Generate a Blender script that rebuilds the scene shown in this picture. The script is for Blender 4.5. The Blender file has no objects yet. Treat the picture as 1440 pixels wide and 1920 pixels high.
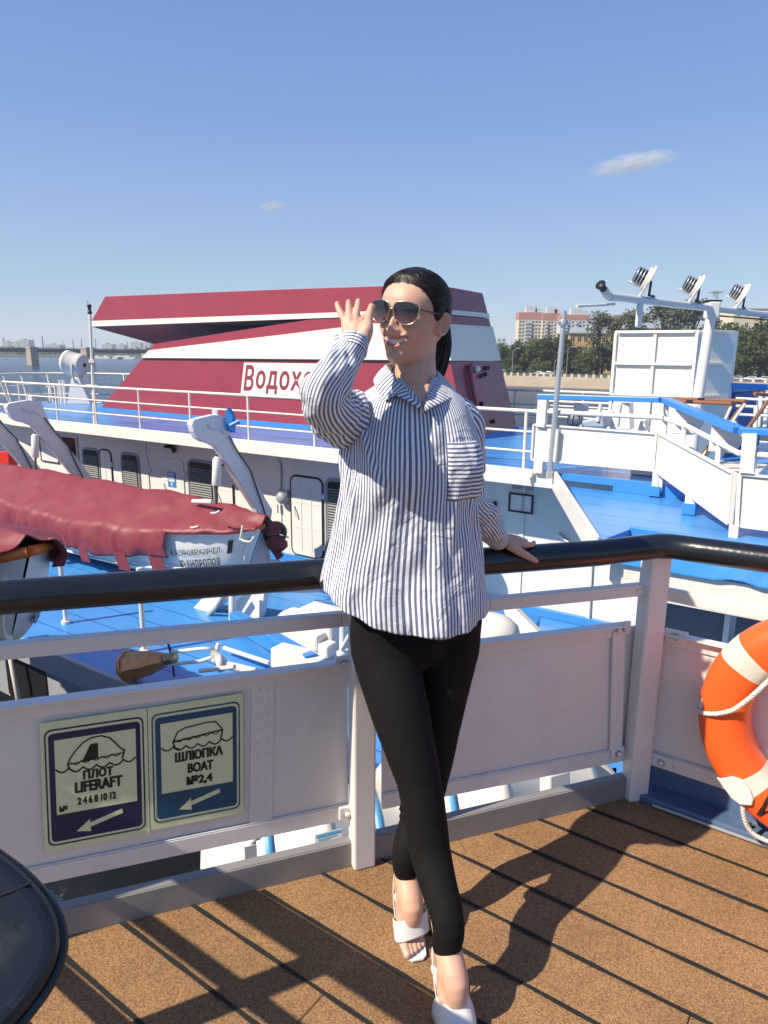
import bpy, bmesh, math, random
import numpy as np
from mathutils import Vector, Matrix
random.seed(7)
rng = np.random.default_rng(7)
SC = bpy.context.scene
COL = SC.collection
# ------------------------------------------------------------ camera
F, H = 1330.0, 1.55                       # focal length in photograph pixels, eye height above our deck
PT, RL = math.radians(12.75), math.radians(0.45)
cp, sp = math.cos(PT), math.sin(PT)
EYE = np.array([0.0, 0.0, H])
cam = bpy.data.cameras.new('camera'); camo = bpy.data.objects.new('camera', cam); COL.objects.link(camo)
cR, sR = math.cos(RL), math.sin(RL)
rt = Vector((cR, sR * sp, sR * cp)); up_ = Vector((-sR, cR * sp, cR * cp)); bk = rt.cross(up_)
camo.matrix_world = Matrix(((rt.x, up_.x, bk.x, 0), (rt.y, up_.y, bk.y, 0), (rt.z, up_.z, bk.z, H), (0, 0, 0, 1)))
cam.sensor_fit = 'VERTICAL'; cam.sensor_height = 24.0; cam.sensor_width = 18.0
cam.lens = 24.0 * F / 1920.0
cam.clip_start = 0.05; cam.clip_end = 30000.0
SC.camera = camo
# ------------------------------------------------------------ sky and sun
SUN_AZ, SUN_EL = math.radians(243.6), math.radians(44.0)
W = bpy.data.worlds.new('World'); SC.world = W; W.use_nodes = True
nt = W.node_tree
sky = nt.nodes.new('ShaderNodeTexSky'); sky.sky_type = 'NISHITA'; sky.sun_disc = False
sky.sun_elevation = SUN_EL; sky.sun_rotation = SUN_AZ
sky.altitude = 0.0; sky.air_density = 1.0; sky.dust_density = 0.15; sky.ozone_density = 2.5
bgn = nt.nodes['Background']; bgn.inputs['Strength'].default_value = 0.10
geo = nt.nodes.new('ShaderNodeTexCoord'); sxyz = nt.nodes.new('ShaderNodeSeparateXYZ'); nt.links.new(geo.outputs['Generated'], sxyz.inputs[0])
rmp = nt.nodes.new('ShaderNodeValToRGB'); nt.links.new(sxyz.outputs[2], rmp.inputs[0])       # clear late-summer sky: pale over the horizon, deeper overhead
rmp.color_ramp.elements[0].position = 0.0; rmp.color_ramp.elements[0].color = (3.2, 4.2, 5.2, 1)
rmp.color_ramp.elements[1].position = 0.55; rmp.color_ramp.elements[1].color = (0.92, 1.9, 4.6, 1)
for p_, c_ in ((0.10, (2.45, 3.75, 5.5, 1)), (0.28, (1.52, 2.75, 5.5, 1))): e_ = rmp.color_ramp.elements.new(p_); e_.color = c_
smix = nt.nodes.new('ShaderNodeMix'); smix.data_type = 'RGBA'; smix.inputs[0].default_value = 0.75
nt.links.new(sky.outputs['Color'], smix.inputs[6]); nt.links.new(rmp.outputs[0], smix.inputs[7]); nt.links.new(smix.outputs[2], bgn.inputs['Color'])
SUN = Vector((math.sin(SUN_AZ) * math.cos(SUN_EL), math.cos(SUN_AZ) * math.cos(SUN_EL), math.sin(SUN_EL)))
sl = bpy.data.lights.new('sun', 'SUN'); sl.energy = 5.0; sl.angle = math.radians(0.55); sl.color = (1.0, 0.90, 0.74)
slo = bpy.data.objects.new('sun', sl); COL.objects.link(slo); slo.rotation_euler = SUN.to_track_quat('Z', 'Y').to_euler()
SC.view_settings.view_transform = 'Standard'; SC.view_settings.look = 'None'
SC.view_settings.exposure = 0.46; SC.view_settings.gamma = 1.0
SC.cycles.max_bounces = 6; SC.cycles.diffuse_bounces = 3; SC.cycles.glossy_bounces = 3; SC.cycles.transparent_max_bounces = 8
SC.cycles.use_denoising = True; SC.cycles.volume_bounces = 3
# ------------------------------------------------------------ measuring: a ray through a point of the photograph meets a real plane
def ray(x, y):
    a, b = (x - 720) / F, (y - 960) / F
    a2, b2 = a * cR + b * sR, -a * sR + b * cR
    return np.array([a2, cp - b2 * sp, -(b2 * cp + sp)])
def onz(x, y, z): r = ray(x, y); return EYE + r * ((z - H) / r[2])
def ony(x, y, Y): r = ray(x, y); return EYE + r * (Y / r[1])
def onpl(x, y, p, n):
    r = ray(x, y); n = np.array(n, float); return EYE + r * (np.dot(np.array(p) - EYE, n) / np.dot(r, n))
TH = math.radians(56.0)
U = np.array([-math.sin(TH), math.cos(TH), 0.0]); V = np.array([math.cos(TH), math.sin(TH), 0.0]); Z = np.array([0, 0, 1.0])
def S(u, v, z): return U * u + V * v + Z * z              # ship frame: u along the hulls, v across, z up
def onv(x, y, v): return onpl(x, y, V * v, V)
def onu(x, y, u): return onpl(x, y, U * u, U)
def uvz(p): return float(p @ U), float(p @ V), float(p[2])
# ------------------------------------------------------------ materials
MATS = {}
def mat(name, col, rough=0.5, metal=0.0, var=0.0, vscale=3.0, bump=0.0, bscale=40.0, spec=0.5, coat=0.0, stain=None, sscale=1.2, samt=0.3, sss=0.0, sheen=0.0, alpha=1.0, emit=None, detail=4.0):
    m = bpy.data.materials.new(name); m.use_nodes = True
    t = m.node_tree; b = t.nodes['Principled BSDF']; L = t.links
    b.inputs['Base Color'].default_value = (*col, 1); b.inputs['Roughness'].default_value = rough
    b.inputs['Metallic'].default_value = metal; b.inputs['Specular IOR Level'].default_value = spec
    b.inputs['Coat Weight'].default_value = coat; b.inputs['Coat Roughness'].default_value = 0.08
    if sss: b.inputs['Subsurface Weight'].default_value = sss; b.inputs['Subsurface Radius'].default_value = (0.9, 0.35, 0.2); b.inputs['Subsurface Scale'].default_value = 0.006
    if sheen: b.inputs['Sheen Weight'].default_value = sheen
    if var or stain or bump: tc = t.nodes.new('ShaderNodeTexCoord')
    out = None
    if var:
        n = t.nodes.new('ShaderNodeTexNoise'); n.inputs['Scale'].default_value = vscale; n.inputs['Detail'].default_value = detail
        L.new(tc.outputs['Object'], n.inputs['Vector'])
        mx = t.nodes.new('ShaderNodeMix'); mx.data_type = 'RGBA'
        mx.inputs[6].default_value = (*[c * (1 - var) for c in col], 1); mx.inputs[7].default_value = (*[min(1, c * (1 + var)) for c in col], 1)
        L.new(n.outputs['Fac'], mx.inputs[0]); out = mx.outputs[2]
    if stain:
        n = t.nodes.new('ShaderNodeTexNoise'); n.inputs['Scale'].default_value = sscale; n.inputs['Detail'].default_value = 8.0; n.inputs['Roughness'].default_value = 0.7
        L.new(tc.outputs['Object'], n.inputs['Vector'])
        r = t.nodes.new('ShaderNodeMapRange'); r.inputs[1].default_value = 0.55; r.inputs[2].default_value = 0.75; r.inputs[4].default_value = samt
        L.new(n.outputs['Fac'], r.inputs[0])
        mx = t.nodes.new('ShaderNodeMix'); mx.data_type = 'RGBA'
        if out: L.new(out, mx.inputs[6])
        else: mx.inputs[6].default_value = (*col, 1)
        mx.inputs[7].default_value = (*stain, 1); L.new(r.outputs[0], mx.inputs[0]); out = mx.outputs[2]
    if out: L.new(out, b.inputs['Base Color'])
    if bump:
        n = t.nodes.new('ShaderNodeTexNoise'); n.inputs['Scale'].default_value = bscale; n.inputs['Detail'].default_value = 5.0
        L.new(tc.outputs['Object'], n.inputs['Vector'])
        bp = t.nodes.new('ShaderNodeBump'); bp.inputs['Strength'].default_value = bump; bp.inputs['Distance'].default_value = 0.01
        L.new(n.outputs['Fac'], bp.inputs['Height']); L.new(bp.outputs[0], b.inputs['Normal'])
    if emit: b.inputs['Emission Color'].default_value = (*emit, 1); b.inputs['Emission Strength'].default_value = 1
    MATS[name] = m
    return m
M_WHITE = mat('white_ship_paint', (0.77, 0.725, 0.655), 0.35, var=0.04, vscale=1.5, bump=0.06, bscale=6, stain=(0.55, 0.5, 0.43), sscale=2.0, samt=0.22)
M_RAILW = mat('white_gloss_rail_paint', (0.78, 0.73, 0.69), 0.32, var=0.05, vscale=4, bump=0.05, bscale=22, stain=(0.5, 0.44, 0.4), sscale=9, samt=0.3)
M_CREAM = mat('cream_ship_paint', (0.78, 0.71, 0.60), 0.4, var=0.03, vscale=1)
M_BLUE = mat('blue_deck_paint', (0.055, 0.25, 0.60), 0.25, var=0.16, vscale=0.7, bump=0.05, bscale=3, stain=(0.13, 0.35, 0.66), sscale=1.1, samt=0.5)
M_BLUET = mat('blue_trim_paint', (0.045, 0.24, 0.62), 0.3, var=0.08, vscale=3)
M_MAROON = mat('maroon_funnel_paint', (0.29, 0.042, 0.062), 0.30, var=0.14, vscale=0.9, bump=0.05, bscale=2.5, stain=(.33, .08, .10), sscale=.7, samt=.5)
M_BLACKR = mat('black_handrail_paint', (0.010, 0.012, 0.017), 0.24, spec=0.6, var=0.2, vscale=9, bump=0.08, bscale=60)
M_BLACK = mat('black_rubber', (0.012, 0.012, 0.014), 0.5)
M_DARKG = mat('dark_glass', (0.02, 0.025, 0.03), 0.06, spec=0.7)
M_GREY = mat('grey_paint', (0.33, 0.34, 0.37), 0.4, var=0.08, vscale=3)
M_STEEL = mat('galvanised_steel', (0.50, 0.52, 0.54), 0.38, metal=0.6, var=0.1, vscale=8)
M_ORANGE = mat('orange_lifebuoy_plastic', (0.86, 0.115, 0.016), 0.42, var=0.05, vscale=5, bump=0.05, bscale=90)
M_ORANGEB = mat('orange_boat_trim', (0.75, 0.17, 0.03), 0.5)
M_COVER = mat('maroon_vinyl_cover', (0.215, 0.030, 0.038), 0.52, var=0.16, vscale=2.0, bump=0.35, bscale=5)
M_WOOD = mat('varnished_wood_rail', (0.26, 0.11, 0.05), 0.35, var=0.3, vscale=9)
M_COPPER = mat('weathered_copper', (0.66, 0.27, 0.11), 0.34, metal=0.35, var=0.35, vscale=9, bump=0.1, bscale=25)
M_BRASS = mat('old_brass', (0.40, 0.33, 0.20), 0.4, metal=0.7, var=0.2, vscale=20)
M_ROPE = mat('white_rope', (0.72, 0.68, 0.6), 0.8, bump=0.5, bscale=300)
M_CABLE = mat('dark_wire_cable', (0.05, 0.05, 0.055), 0.6)
M_TAPE = mat('silver_reflective_tape', (0.66, 0.62, 0.52), 0.35, var=0.08, vscale=60, bump=0.2, bscale=260)
M_INK = mat('black_lettering_paint', (0.012, 0.012, 0.012), 0.5)
M_RED = mat('red_plastic', (0.55, 0.03, 0.02), 0.4)
M_SKYB = mat('pale_blue_hull_paint', (0.10, 0.36, 0.62), 0.4, var=0.05, vscale=2)

# ------------------------------------------------------------ mesh builder
class MB:
    def __init__(self): self.v = []; self.f = []; self.m = []; self.s = []
    def add(self, vs, fs, mi=0, sm=False):
        o = len(self.v); self.v += [tuple(map(float, p)) for p in vs]
        for f in fs: self.f.append(tuple(i + o for i in f)); self.m.append(mi); self.s.append(sm)
        return self
    def box(self, c, s, ax=None, mi=0):
        c = np.array(c, float); ax = np.eye(3) if ax is None else np.array(ax, float)
        vs = [c + ax[0] * s[0] / 2 * i + ax[1] * s[1] / 2 * j + ax[2] * s[2] / 2 * k for i in (-1, 1) for j in (-1, 1) for k in (-1, 1)]
        return self.add(vs, [(0, 1, 3, 2), (4, 6, 7, 5), (0, 4, 5, 1), (2, 3, 7, 6), (0, 2, 6, 4), (1, 5, 7, 3)], mi)
    def sbox(self, u, v, z, mi=0):          # box by ranges in the ship frame
        return self.box(S((u[0] + u[1]) / 2, (v[0] + v[1]) / 2, (z[0] + z[1]) / 2), (u[1] - u[0], v[1] - v[0], z[1] - z[0]), (U, V, Z), mi)
    def bar(self, p, q, w, h, up=Z, mi=0):
        p = np.array(p, float); q = np.array(q, float); d = q - p; L = np.linalg.norm(d); d /= L
        s = np.cross(d, up); s /= np.linalg.norm(s); u2 = np.cross(s, d)
        return self.box((p + q) / 2, (L, w, h), (d, s, u2), mi)
    def tube(self, path, r, n=10, mi=0, closed=False, caps=True, sm=True, flat=1.0, up=None):
        P = [np.array(p, float) for p in path]; k = len(P); R = r if hasattr(r, '__len__') else [r] * k
        rings = []; prev = None
        for i in range(k):
            a = P[i - 1] if (i > 0 or closed) else P[i]; b = P[(i + 1) % k] if (i < k - 1 or closed) else P[i]
            t = b - a; t /= (np.linalg.norm(t) + 1e-12)
            if prev is None:
                x = np.array(up, float) if up is not None else (np.array([0, 0, 1.0]) if abs(t[2]) < 0.9 else np.array([1.0, 0, 0]))
            else: x = prev
            x = x - t * (x @ t); x /= (np.linalg.norm(x) + 1e-12); prev = x; y = np.cross(t, x)
            rings.append([P[i] + R[i] * (math.cos(2 * math.pi * j / n) * x * flat + math.sin(2 * math.pi * j / n) * y) for j in range(n)])
        vs = [p for rg in rings for p in rg]; fs = []
        for i in range(k if closed else k - 1):
            i2 = (i + 1) % k
            for j in range(n): fs.append((i * n + j, i * n + (j + 1) % n, i2 * n + (j + 1) % n, i2 * n + j))
        self.add(vs, fs, mi, sm)
        if caps and not closed:
            self.add(rings[0], [tuple(range(n - 1, -1, -1))], mi); self.add(rings[-1], [tuple(range(n))], mi)
        return self
    def lathe(self, prof, o, axis, n=20, mi=0, sm=True, x=None):
        o = np.array(o, float); a = np.array(axis, float); a /= np.linalg.norm(a)
        x = (np.array([0, 0, 1.0]) if abs(a[2]) < 0.9 else np.array([1.0, 0, 0])) if x is None else np.array(x, float)
        x = x - a * (x @ a); x /= np.linalg.norm(x); y = np.cross(a, x); k = len(prof)
        vs = [o + a * h + r * (math.cos(2 * math.pi * j / n) * x + math.sin(2 * math.pi * j / n) * y) for r, h in prof for j in range(n)]
        fs = [(i * n + j, i * n + (j + 1) % n, (i + 1) * n + (j + 1) % n, (i + 1) * n + j) for i in range(k - 1) for j in range(n)]
        return self.add(vs, fs, mi, sm)
    def prism(self, pts, vec, mi=0, sm=False):
        P = [np.array(p, float) for p in pts]; vec = np.array(vec, float); k = len(P)
        vs = P + [p + vec for p in P]
        self.add(vs, [tuple(range(k))[::-1], tuple(range(k, 2 * k))], mi)
        o = len(self.v) - 2 * k
        for i in range(k): self.f.append((o + i, o + (i + 1) % k, o + k + (i + 1) % k, o + k + i)); self.m.append(mi); self.s.append(sm)
        return self
    def ball(self, c, r, n=12, mi=0, sc=(1, 1, 1), ax=None):
        c = np.array(c, float); ax = np.eye(3) if ax is None else np.array(ax)
        vs = []; fs = []; k = n // 2 + 1
        for i in range(k):
            t = math.pi * i / (k - 1)
            for j in range(n):
                p = 2 * math.pi * j / n
                vs.append(c + r * (ax[0] * sc[0] * math.sin(t) * math.cos(p) + ax[1] * sc[1] * math.sin(t) * math.sin(p) + ax[2] * sc[2] * math.cos(t)))
        for i in range(k - 1):
            for j in range(n): fs.append((i * n + j, (i + 1) * n + j, (i + 1) * n + (j + 1) % n, i * n + (j + 1) % n))
        return self.add(vs, fs, mi, True)
    def build(self, name, mats, parent=None, loc=None, bevel=0.0, kind=None, label=None, segs=2, fixn=True, subsurf=0):
        if not isinstance(mats, (list, tuple)): mats = [mats]
        base = np.zeros(3)
        if parent is not None: base = WORLDLOC[parent.name]
        elif loc is not None: base = np.array(loc, float)
        elif self.v:
            a = np.array(self.v); base = np.array([(a[:, 0].min() + a[:, 0].max()) / 2, (a[:, 1].min() + a[:, 1].max()) / 2, a[:, 2].min()])
        me = bpy.data.meshes.new(name)
        me.from_pydata([tuple(np.array(p) - base) for p in self.v], [], self.f)
        for m in mats: me.materials.append(m)
        me.polygons.foreach_set('material_index', self.m); me.polygons.foreach_set('use_smooth', self.s)
        if fixn:
            bm = bmesh.new(); bm.from_mesh(me); bmesh.ops.recalc_face_normals(bm, faces=bm.faces); bm.to_mesh(me); bm.free()
        me.update()
        o = bpy.data.objects.new(name, me); COL.objects.link(o)
        if parent is not None: o.parent = parent
        else: o.location = base
        WORLDLOC[o.name] = base
        if bevel:
            b = o.modifiers.new('bevel', 'BEVEL'); b.width = bevel; b.segments = segs; b.limit_method = 'ANGLE'; b.angle_limit = math.radians(40)
        if subsurf:
            b = o.modifiers.new('subsurf', 'SUBSURF'); b.levels = subsurf; b.render_levels = subsurf
        if kind: o['kind'] = kind
        if label: o['label'] = label
        return o
WORLDLOC = {}
def thing(name, label, cat, loc=(0, 0, 0), group=None):
    o = bpy.data.objects.new(name, None); COL.objects.link(o); o.location = tuple(map(float, loc)); o.empty_display_size = 0.2
    WORLDLOC[o.name] = np.array(loc, float)
    return tag(o, label, cat, group)
def tag(o, label, cat, group=None):
    o['label'] = label; o['category'] = cat
    if group: o['group'] = group
    return o
def dup(root, loc, label=None, group=None, rotz=None, scale=None):
    r = root.copy(); COL.objects.link(r); r.location = tuple(map(float, loc)); WORLDLOC[r.name] = np.array(loc, float)
    if label: r['label'] = label
    if group: r['group'] = group
    if rotz is not None: r.rotation_euler = (0, 0, rotz)
    if scale is not None: r.scale = scale if hasattr(scale, '__len__') else (scale,) * 3
    for ch in list(root.children):
        c = ch.copy(); COL.objects.link(c); c.parent = r
        for g in list(ch.children):
            d = g.copy(); COL.objects.link(d); d.parent = c
    return r
def glyphs(body, bold=0.0, shear=0.0, space=1.0):     # text as flat 2-D faces, fitted to the unit square
    c = bpy.data.curves.new('t', 'FONT'); c.body = body; c.offset = bold; c.shear = shear; c.space_character = space; c.resolution_u = 3; c.align_x = 'CENTER'
    o = bpy.data.objects.new('t', c); COL.objects.link(o)
    dg = bpy.context.evaluated_depsgraph_get(); dg.update(); me = bpy.data.meshes.new_from_object(o.evaluated_get(dg))
    v = np.array([p.co[:] for p in me.vertices]); f = [tuple(p.vertices) for p in me.polygons]
    bpy.data.objects.remove(o); bpy.data.curves.remove(c); bpy.data.meshes.remove(me)
    v = v[:, :2]; lo = v.min(0); hi = v.max(0)
    return (v - lo) / (hi - lo), f
class Quad:                                            # a flat rectangle given by its four corners: TL, TR, BR, BL
    def __init__(s, tl, tr, br, bl, off=None): s.c = [np.array(p, float) for p in (tl, tr, br, bl)]; s.n = np.cross(s.c[1] - s.c[0], s.c[3] - s.c[0]); s.n /= -np.linalg.norm(s.n)
    def at(s, x, y, d=0.0):                            # x right, y up, both 0..1
        a = s.c[3] * (1 - x) + s.c[2] * x; b = s.c[0] * (1 - x) + s.c[1] * x
        return a * (1 - y) + b * y + s.n * d
    def text(s, mb, body, x0, y0, x1, y1, d, bold=0.0, shear=0.0, mi=0, space=1.0, slope=0.0):
        if bold > .06:
            w = (x1 - x0) * .012 if len(body) < 5 else (x1 - x0) * .008
            for k, sh in enumerate((-1, -.5, 0, .5, 1)): s.text(mb, body, x0 + sh * w, y0, x1 + sh * w, y1, d + k * 1e-4, .032, shear, mi, space, slope)
            return
        v, f = glyphs(body, bold, shear, space)
        mb.add([s.at(x0 + (x1 - x0) * p[0], y0 + (y1 - y0) * p[1] + slope * p[0], d) for p in v], f, mi)
    def poly(s, mb, pts, d, mi=0): mb.add([s.at(x, y, d) for x, y in pts], [tuple(range(len(pts)))], mi)
    def stroke(s, mb, pts, w, d, mi=0, asp=1.0):
        for (x0, y0), (x1, y1) in zip(pts[:-1], pts[1:]):
            dx, dy = (x1 - x0), (y1 - y0) * asp; L = math.hypot(dx, dy) or 1; nx, ny = -dy / L * w / 2, dx / L * w / 2 / asp
            ex, ey = dx / L * w * 0.3, dy / L * w * 0.3 / asp
            s.poly(mb, [(x0 + nx - ex, y0 + ny - ey), (x1 + nx + ex, y1 + ny + ey), (x1 - nx + ex, y1 - ny + ey), (x0 - nx - ex, y0 - ny - ey)], d, mi)
    def rrect(s, x0, y0, x1, y1, r, asp):
        out = []
        for cx, cy, a0 in ((x1 - r, y1 - r / asp, 0), (x0 + r, y1 - r / asp, 90), (x0 + r, y0 + r / asp, 180), (x1 - r, y0 + r / asp, 270)):
            for k in range(6):
                a = math.radians(a0 + 18 * k); out.append((cx + r * math.cos(a), cy + r * math.sin(a) / asp))
        return out
    def ring(s, mb, o, i, d, mi=0):
        n = len(o); mb.add([s.at(x, y, d) for x, y in o] + [s.at(x, y, d) for x, y in i], [(k, (k + 1) % n, n + (k + 1) % n, n + k) for k in range(n)], mi)
# ============================================================ river, banks and the far city
ZW, ZR = -9.6, -6.4                                # water level, embankment road level
M_LEAF = [mat('dark_tree_foliage', (0.052, 0.072, 0.026), 0.75, var=0.55, vscale=0.35, spec=0.2), mat('green_tree_foliage', (0.085, 0.115, 0.034), 0.75, var=0.5, vscale=0.4, spec=0.2), mat('grey_green_foliage', (0.105, 0.118, 0.065), 0.75, var=0.5, vscale=0.4, spec=0.2)]
M_BARK = mat('tree_bark', (0.09, 0.07, 0.05), 0.9)
M_CONC = mat('embankment_concrete', (0.34, 0.27, 0.19), 0.9, var=0.22, vscale=0.08, stain=(0.50, 0.43, 0.34), sscale=0.12, samt=0.8)
M_ASPH = mat('road_asphalt', (0.06, 0.06, 0.06), 0.9)
M_LAND = mat('park_ground', (0.06, 0.075, 0.03), 0.95, var=0.3, vscale=0.05)
M_STONE = mat('bridge_granite', (0.36, 0.31, 0.25), 0.85, var=0.12, vscale=0.3)
M_BRDG = mat('bridge_steel', (0.16, 0.18, 0.20), 0.7)
M_APT = mat('cream_apartment_panel', (0.66, 0.57, 0.42), 0.85, var=0.05, vscale=0.2)
M_APTG = mat('pale_grey_balcony', (0.55, 0.56, 0.57), 0.8)
M_APTR = mat('red_top_storey_panel', (0.46, 0.20, 0.155), 0.85)
M_YEL = mat('yellow_plaster', (0.66, 0.42, 0.18), 0.9, var=0.06, vscale=0.3)
M_BRICK = mat('brown_brick', (0.30, 0.17, 0.10), 0.9)
M_TIN = mat('grey_tin_roof', (0.30, 0.33, 0.36), 0.6)
M_PANE = mat('window_pane_dark', (0.06, 0.075, 0.09), 0.15)
M_CARW = mat('white_car_paint', (0.72, 0.72, 0.72), 0.25, coat=0.4)
def water():
    m = bpy.data.materials.new('river_water'); m.use_nodes = True; t = m.node_tree; b = t.nodes['Principled BSDF']
    b.inputs['Base Color'].default_value = (0.014, 0.038, 0.078, 1); b.inputs['Specular IOR Level'].default_value = 0.3; b.inputs['Roughness'].default_value = 0.16; b.inputs['IOR'].default_value = 1.33
    tc = t.nodes.new('ShaderNodeTexCoord'); prev = None
    for sc, st, rx in ((0.22, 1.0, 0.35), (1.1, 0.8, 0.5), (4.0, 0.4, 0.8)):
        mp = t.nodes.new('ShaderNodeMapping'); mp.inputs['Scale'].default_value = (sc * rx, sc, sc); mp.inputs['Rotation'].default_value = (0, 0, 0.5)
        n = t.nodes.new('ShaderNodeTexNoise'); n.inputs['Detail'].default_value = 3.0; n.inputs['Scale'].default_value = 1.0
        t.links.new(tc.outputs['Object'], mp.inputs[0]); t.links.new(mp.outputs[0], n.inputs['Vector'])
        bp = t.nodes.new('ShaderNodeBump'); bp.inputs['Strength'].default_value = st; bp.inputs['Distance'].default_value = 0.55 / sc ** 0.8
        t.links.new(n.outputs['Fac'], bp.inputs['Height'])
        if prev: t.links.new(prev.outputs[0], bp.inputs['Normal'])
        prev = bp
    t.links.new(prev.outputs[0], b.inputs['Normal'])
    return m
MB().add([(-3400, -300, ZW), (3400, -300, ZW), (3400, 5000, ZW), (-3400, 5000, ZW)], [(0, 1, 2, 3)]).build('river_water', water(), loc=(0, 0, ZW), kind='structure')
# right bank: sloping concrete embankment, road, park
b = MB(); prof = [(228, ZW - 1), (228.6, ZW + .35), (236, ZR - .15), (236.2, ZR), (238, ZR)]
for (v0, z0), (v1, z1) in zip(prof[:-1], prof[1:]): b.add([S(-330, v0, z0), S(-330, v1, z1), S(138, v1, z1), S(138, v0, z0)], [(0, 1, 2, 3)])
b.add([S(138, 228, ZW - 1), S(138, 228.6, ZW + .35), S(138, 236, ZR - .15), S(138, 238, ZR), S(138, 900, ZR), S(138, 900, ZW - 1)], [(0, 1, 2, 3, 4, 5)])
b.build('embankment_slope', M_CONC, kind='structure')
MB().add([S(-330, 238, ZR), S(138, 238, ZR), S(138, 256, ZR), S(-330, 256, ZR)], [(0, 1, 2, 3)]).build('embankment_road', M_ASPH, kind='structure')
MB().add([S(-330, 256, ZR + .01), S(138, 256, ZR + .01), S(138, 900, ZR + .01), S(-330, 900, ZR + .01)], [(0, 1, 2, 3)]).build('park_ground', M_LAND, kind='structure')
# far bank beyond the bridge
MB().add([(-2200, 1250, ZW + .5), (-1050, 1150, ZW + .5), (-480, 1000, ZW + .5), (-200, 980, ZW + .6), (400, 1400, ZW + .6), (400, 4200, ZW + .6), (-2600, 4200, ZW + .6)], [tuple(range(7))]).build('far_bank_ground', M_LAND, kind='structure')

def tree_mesh(h, w, base, n, seed, leaf=.75, tall=1.0):
    r = np.random.default_rng(seed); fo = MB(); tr = MB()
    tr.tube([(0, 0, -.3), (.1, 0, h * .3), (0.05, .1, h * .6), (0, .1, h * .85)], [w * .05, w * .042, w * .03, w * .012], 7)
    cl = []
    for k in range(26):
        zz = base + (h - base) * r.uniform(0.06, 0.97); f = (zz - base) / (h - base)
        rad = w * .5 * (math.sin(math.pi * min(1, (f * .86 + .14))) ** .6) * r.uniform(.35, 1.0); a = r.uniform(0, 6.28)
        cl.append((rad * math.cos(a), rad * math.sin(a), zz, w * r.uniform(.13, .24)))
        tr.tube([(0, 0, zz * .62), (rad * .5 * math.cos(a), rad * .5 * math.sin(a), zz * .82), (rad * math.cos(a), rad * math.sin(a), zz)], [w * .016, w * .01, w * .004], 4, caps=False)
    for i in range(n):
        c = cl[r.integers(len(cl))]; d = r.normal(size=3); d /= np.linalg.norm(d); p = np.array(c[:3]) + d * c[3] * r.uniform(.55, 1.08) * np.array([1, 1, .85 * tall])
        a = r.normal(size=3); a /= np.linalg.norm(a); q = np.cross(a, d + r.normal(size=3) * .4); q /= np.linalg.norm(q); s = leaf * r.uniform(.5, 1.1)
        fo.add([p - a * s * .5 - q * s * .22, p + a * s * .1 - q * s * .42, p + a * s * .55, p + q * s * .42 - a * s * .05], [(0, 1, 2, 3)])
    return fo, tr
PROTO = []
for k, (h, w, bs, n, lf, tl) in enumerate(((15, 12.5, 1.2, 2300, .95, 1.0), (20, 9.5, 3.5, 1900, .8, 1.15), (6, 7.5, .3, 1100, .6, .9), (17, 12, 1.5, 2300, .95, 1.0))):
    PROTO.append((h, w, tree_mesh(h, w, bs, n, 40 + k, lf, tl)))
FIRST = {}
def tree(kind, px, ytop, Y, m, label, group, wscale=1.0, key=None):
    h, w, (fo, tr) = PROTO[kind]; g = ony(px, 700, Y); top = ony(px, ytop, Y)[2]; base = np.array([g[0], Y, ZR]); s = (top - ZR) / h
    if (kind, m) not in FIRST:
        t = thing(key or 'broadleaf_tree', label, 'tree', base, group); c = fo.build('crown', M_LEAF[m]); k = tr.build('trunk', M_BARK)
        for o in (c, k): o.parent = t; o.location = np.array(WORLDLOC[o.name]); 
        FIRST[(kind, m)] = t
    else: t = dup(FIRST[(kind, m)], base, label, group)
    t.scale = (s * wscale, s * wscale, s); t.rotation_euler = (0, 0, random.uniform(0, 6.28))
    return t
GT = 'trees along the embankment park'
for i, (px, y, Y) in enumerate([(938, 648, 300), (951, 640, 290), (966, 645, 278), (981, 634, 285), (997, 640, 276), (1009, 628, 288), (1023, 633, 278), (1037, 622, 290), (1052, 627, 284), (1064, 640, 276)]):
    tree(0 if i % 2 else 3, px, y, Y, 1 if i in (1, 4, 7) else 0, 'dense dark green tree in the clump left of the yellow building', GT)
for px, y, Y in [(955, 690, 262), (970, 684, 264), (1000, 682, 262), (1022, 676, 262)]: tree(2, px, y, Y, 1, 'low rounded bush by the embankment road left of the yellow building', 'bushes by the embankment road', key='bush')
tree(1, 1118, 588, 268, 2, 'tall loose grey green tree in front of the yellow building', None, 1.25)
tree(1, 1147, 600, 280, 2, 'tall thin tree just left of the white vent housing', None)
tree(0, 1092, 655, 266, 1, 'small bright green tree hiding the foot of the yellow building', None)
tree(0, 1128, 640, 270, 0, 'dark round tree beside the yellow building, below the tall loose tree', None)
for px, y in [(1178, 586), (1236, 572), (1262, 578), (1292, 566)]: tree(1, px, y, 330, 2, 'tall tree showing above the white vent housing', 'tall trees behind the vent housing', 1.35)
tree(1, 1325, 598, 300, 2, 'thin tree right of the vent housing and behind the white mast', None)
for i, (px, y, Y) in enumerate([(1347, 620, 268), (1362, 612, 262), (1379, 600, 270), (1392, 618, 256), (1408, 606, 262), (1424, 600, 266), (1438, 612, 258), (1452, 604, 262), (1335, 640, 272)]):
    tree(3 if i % 2 else 0, px, y, Y, 0 if i % 3 else 1, 'big dark tree in the row right of the white vent housing', 'trees right of the vent housing')
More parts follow.
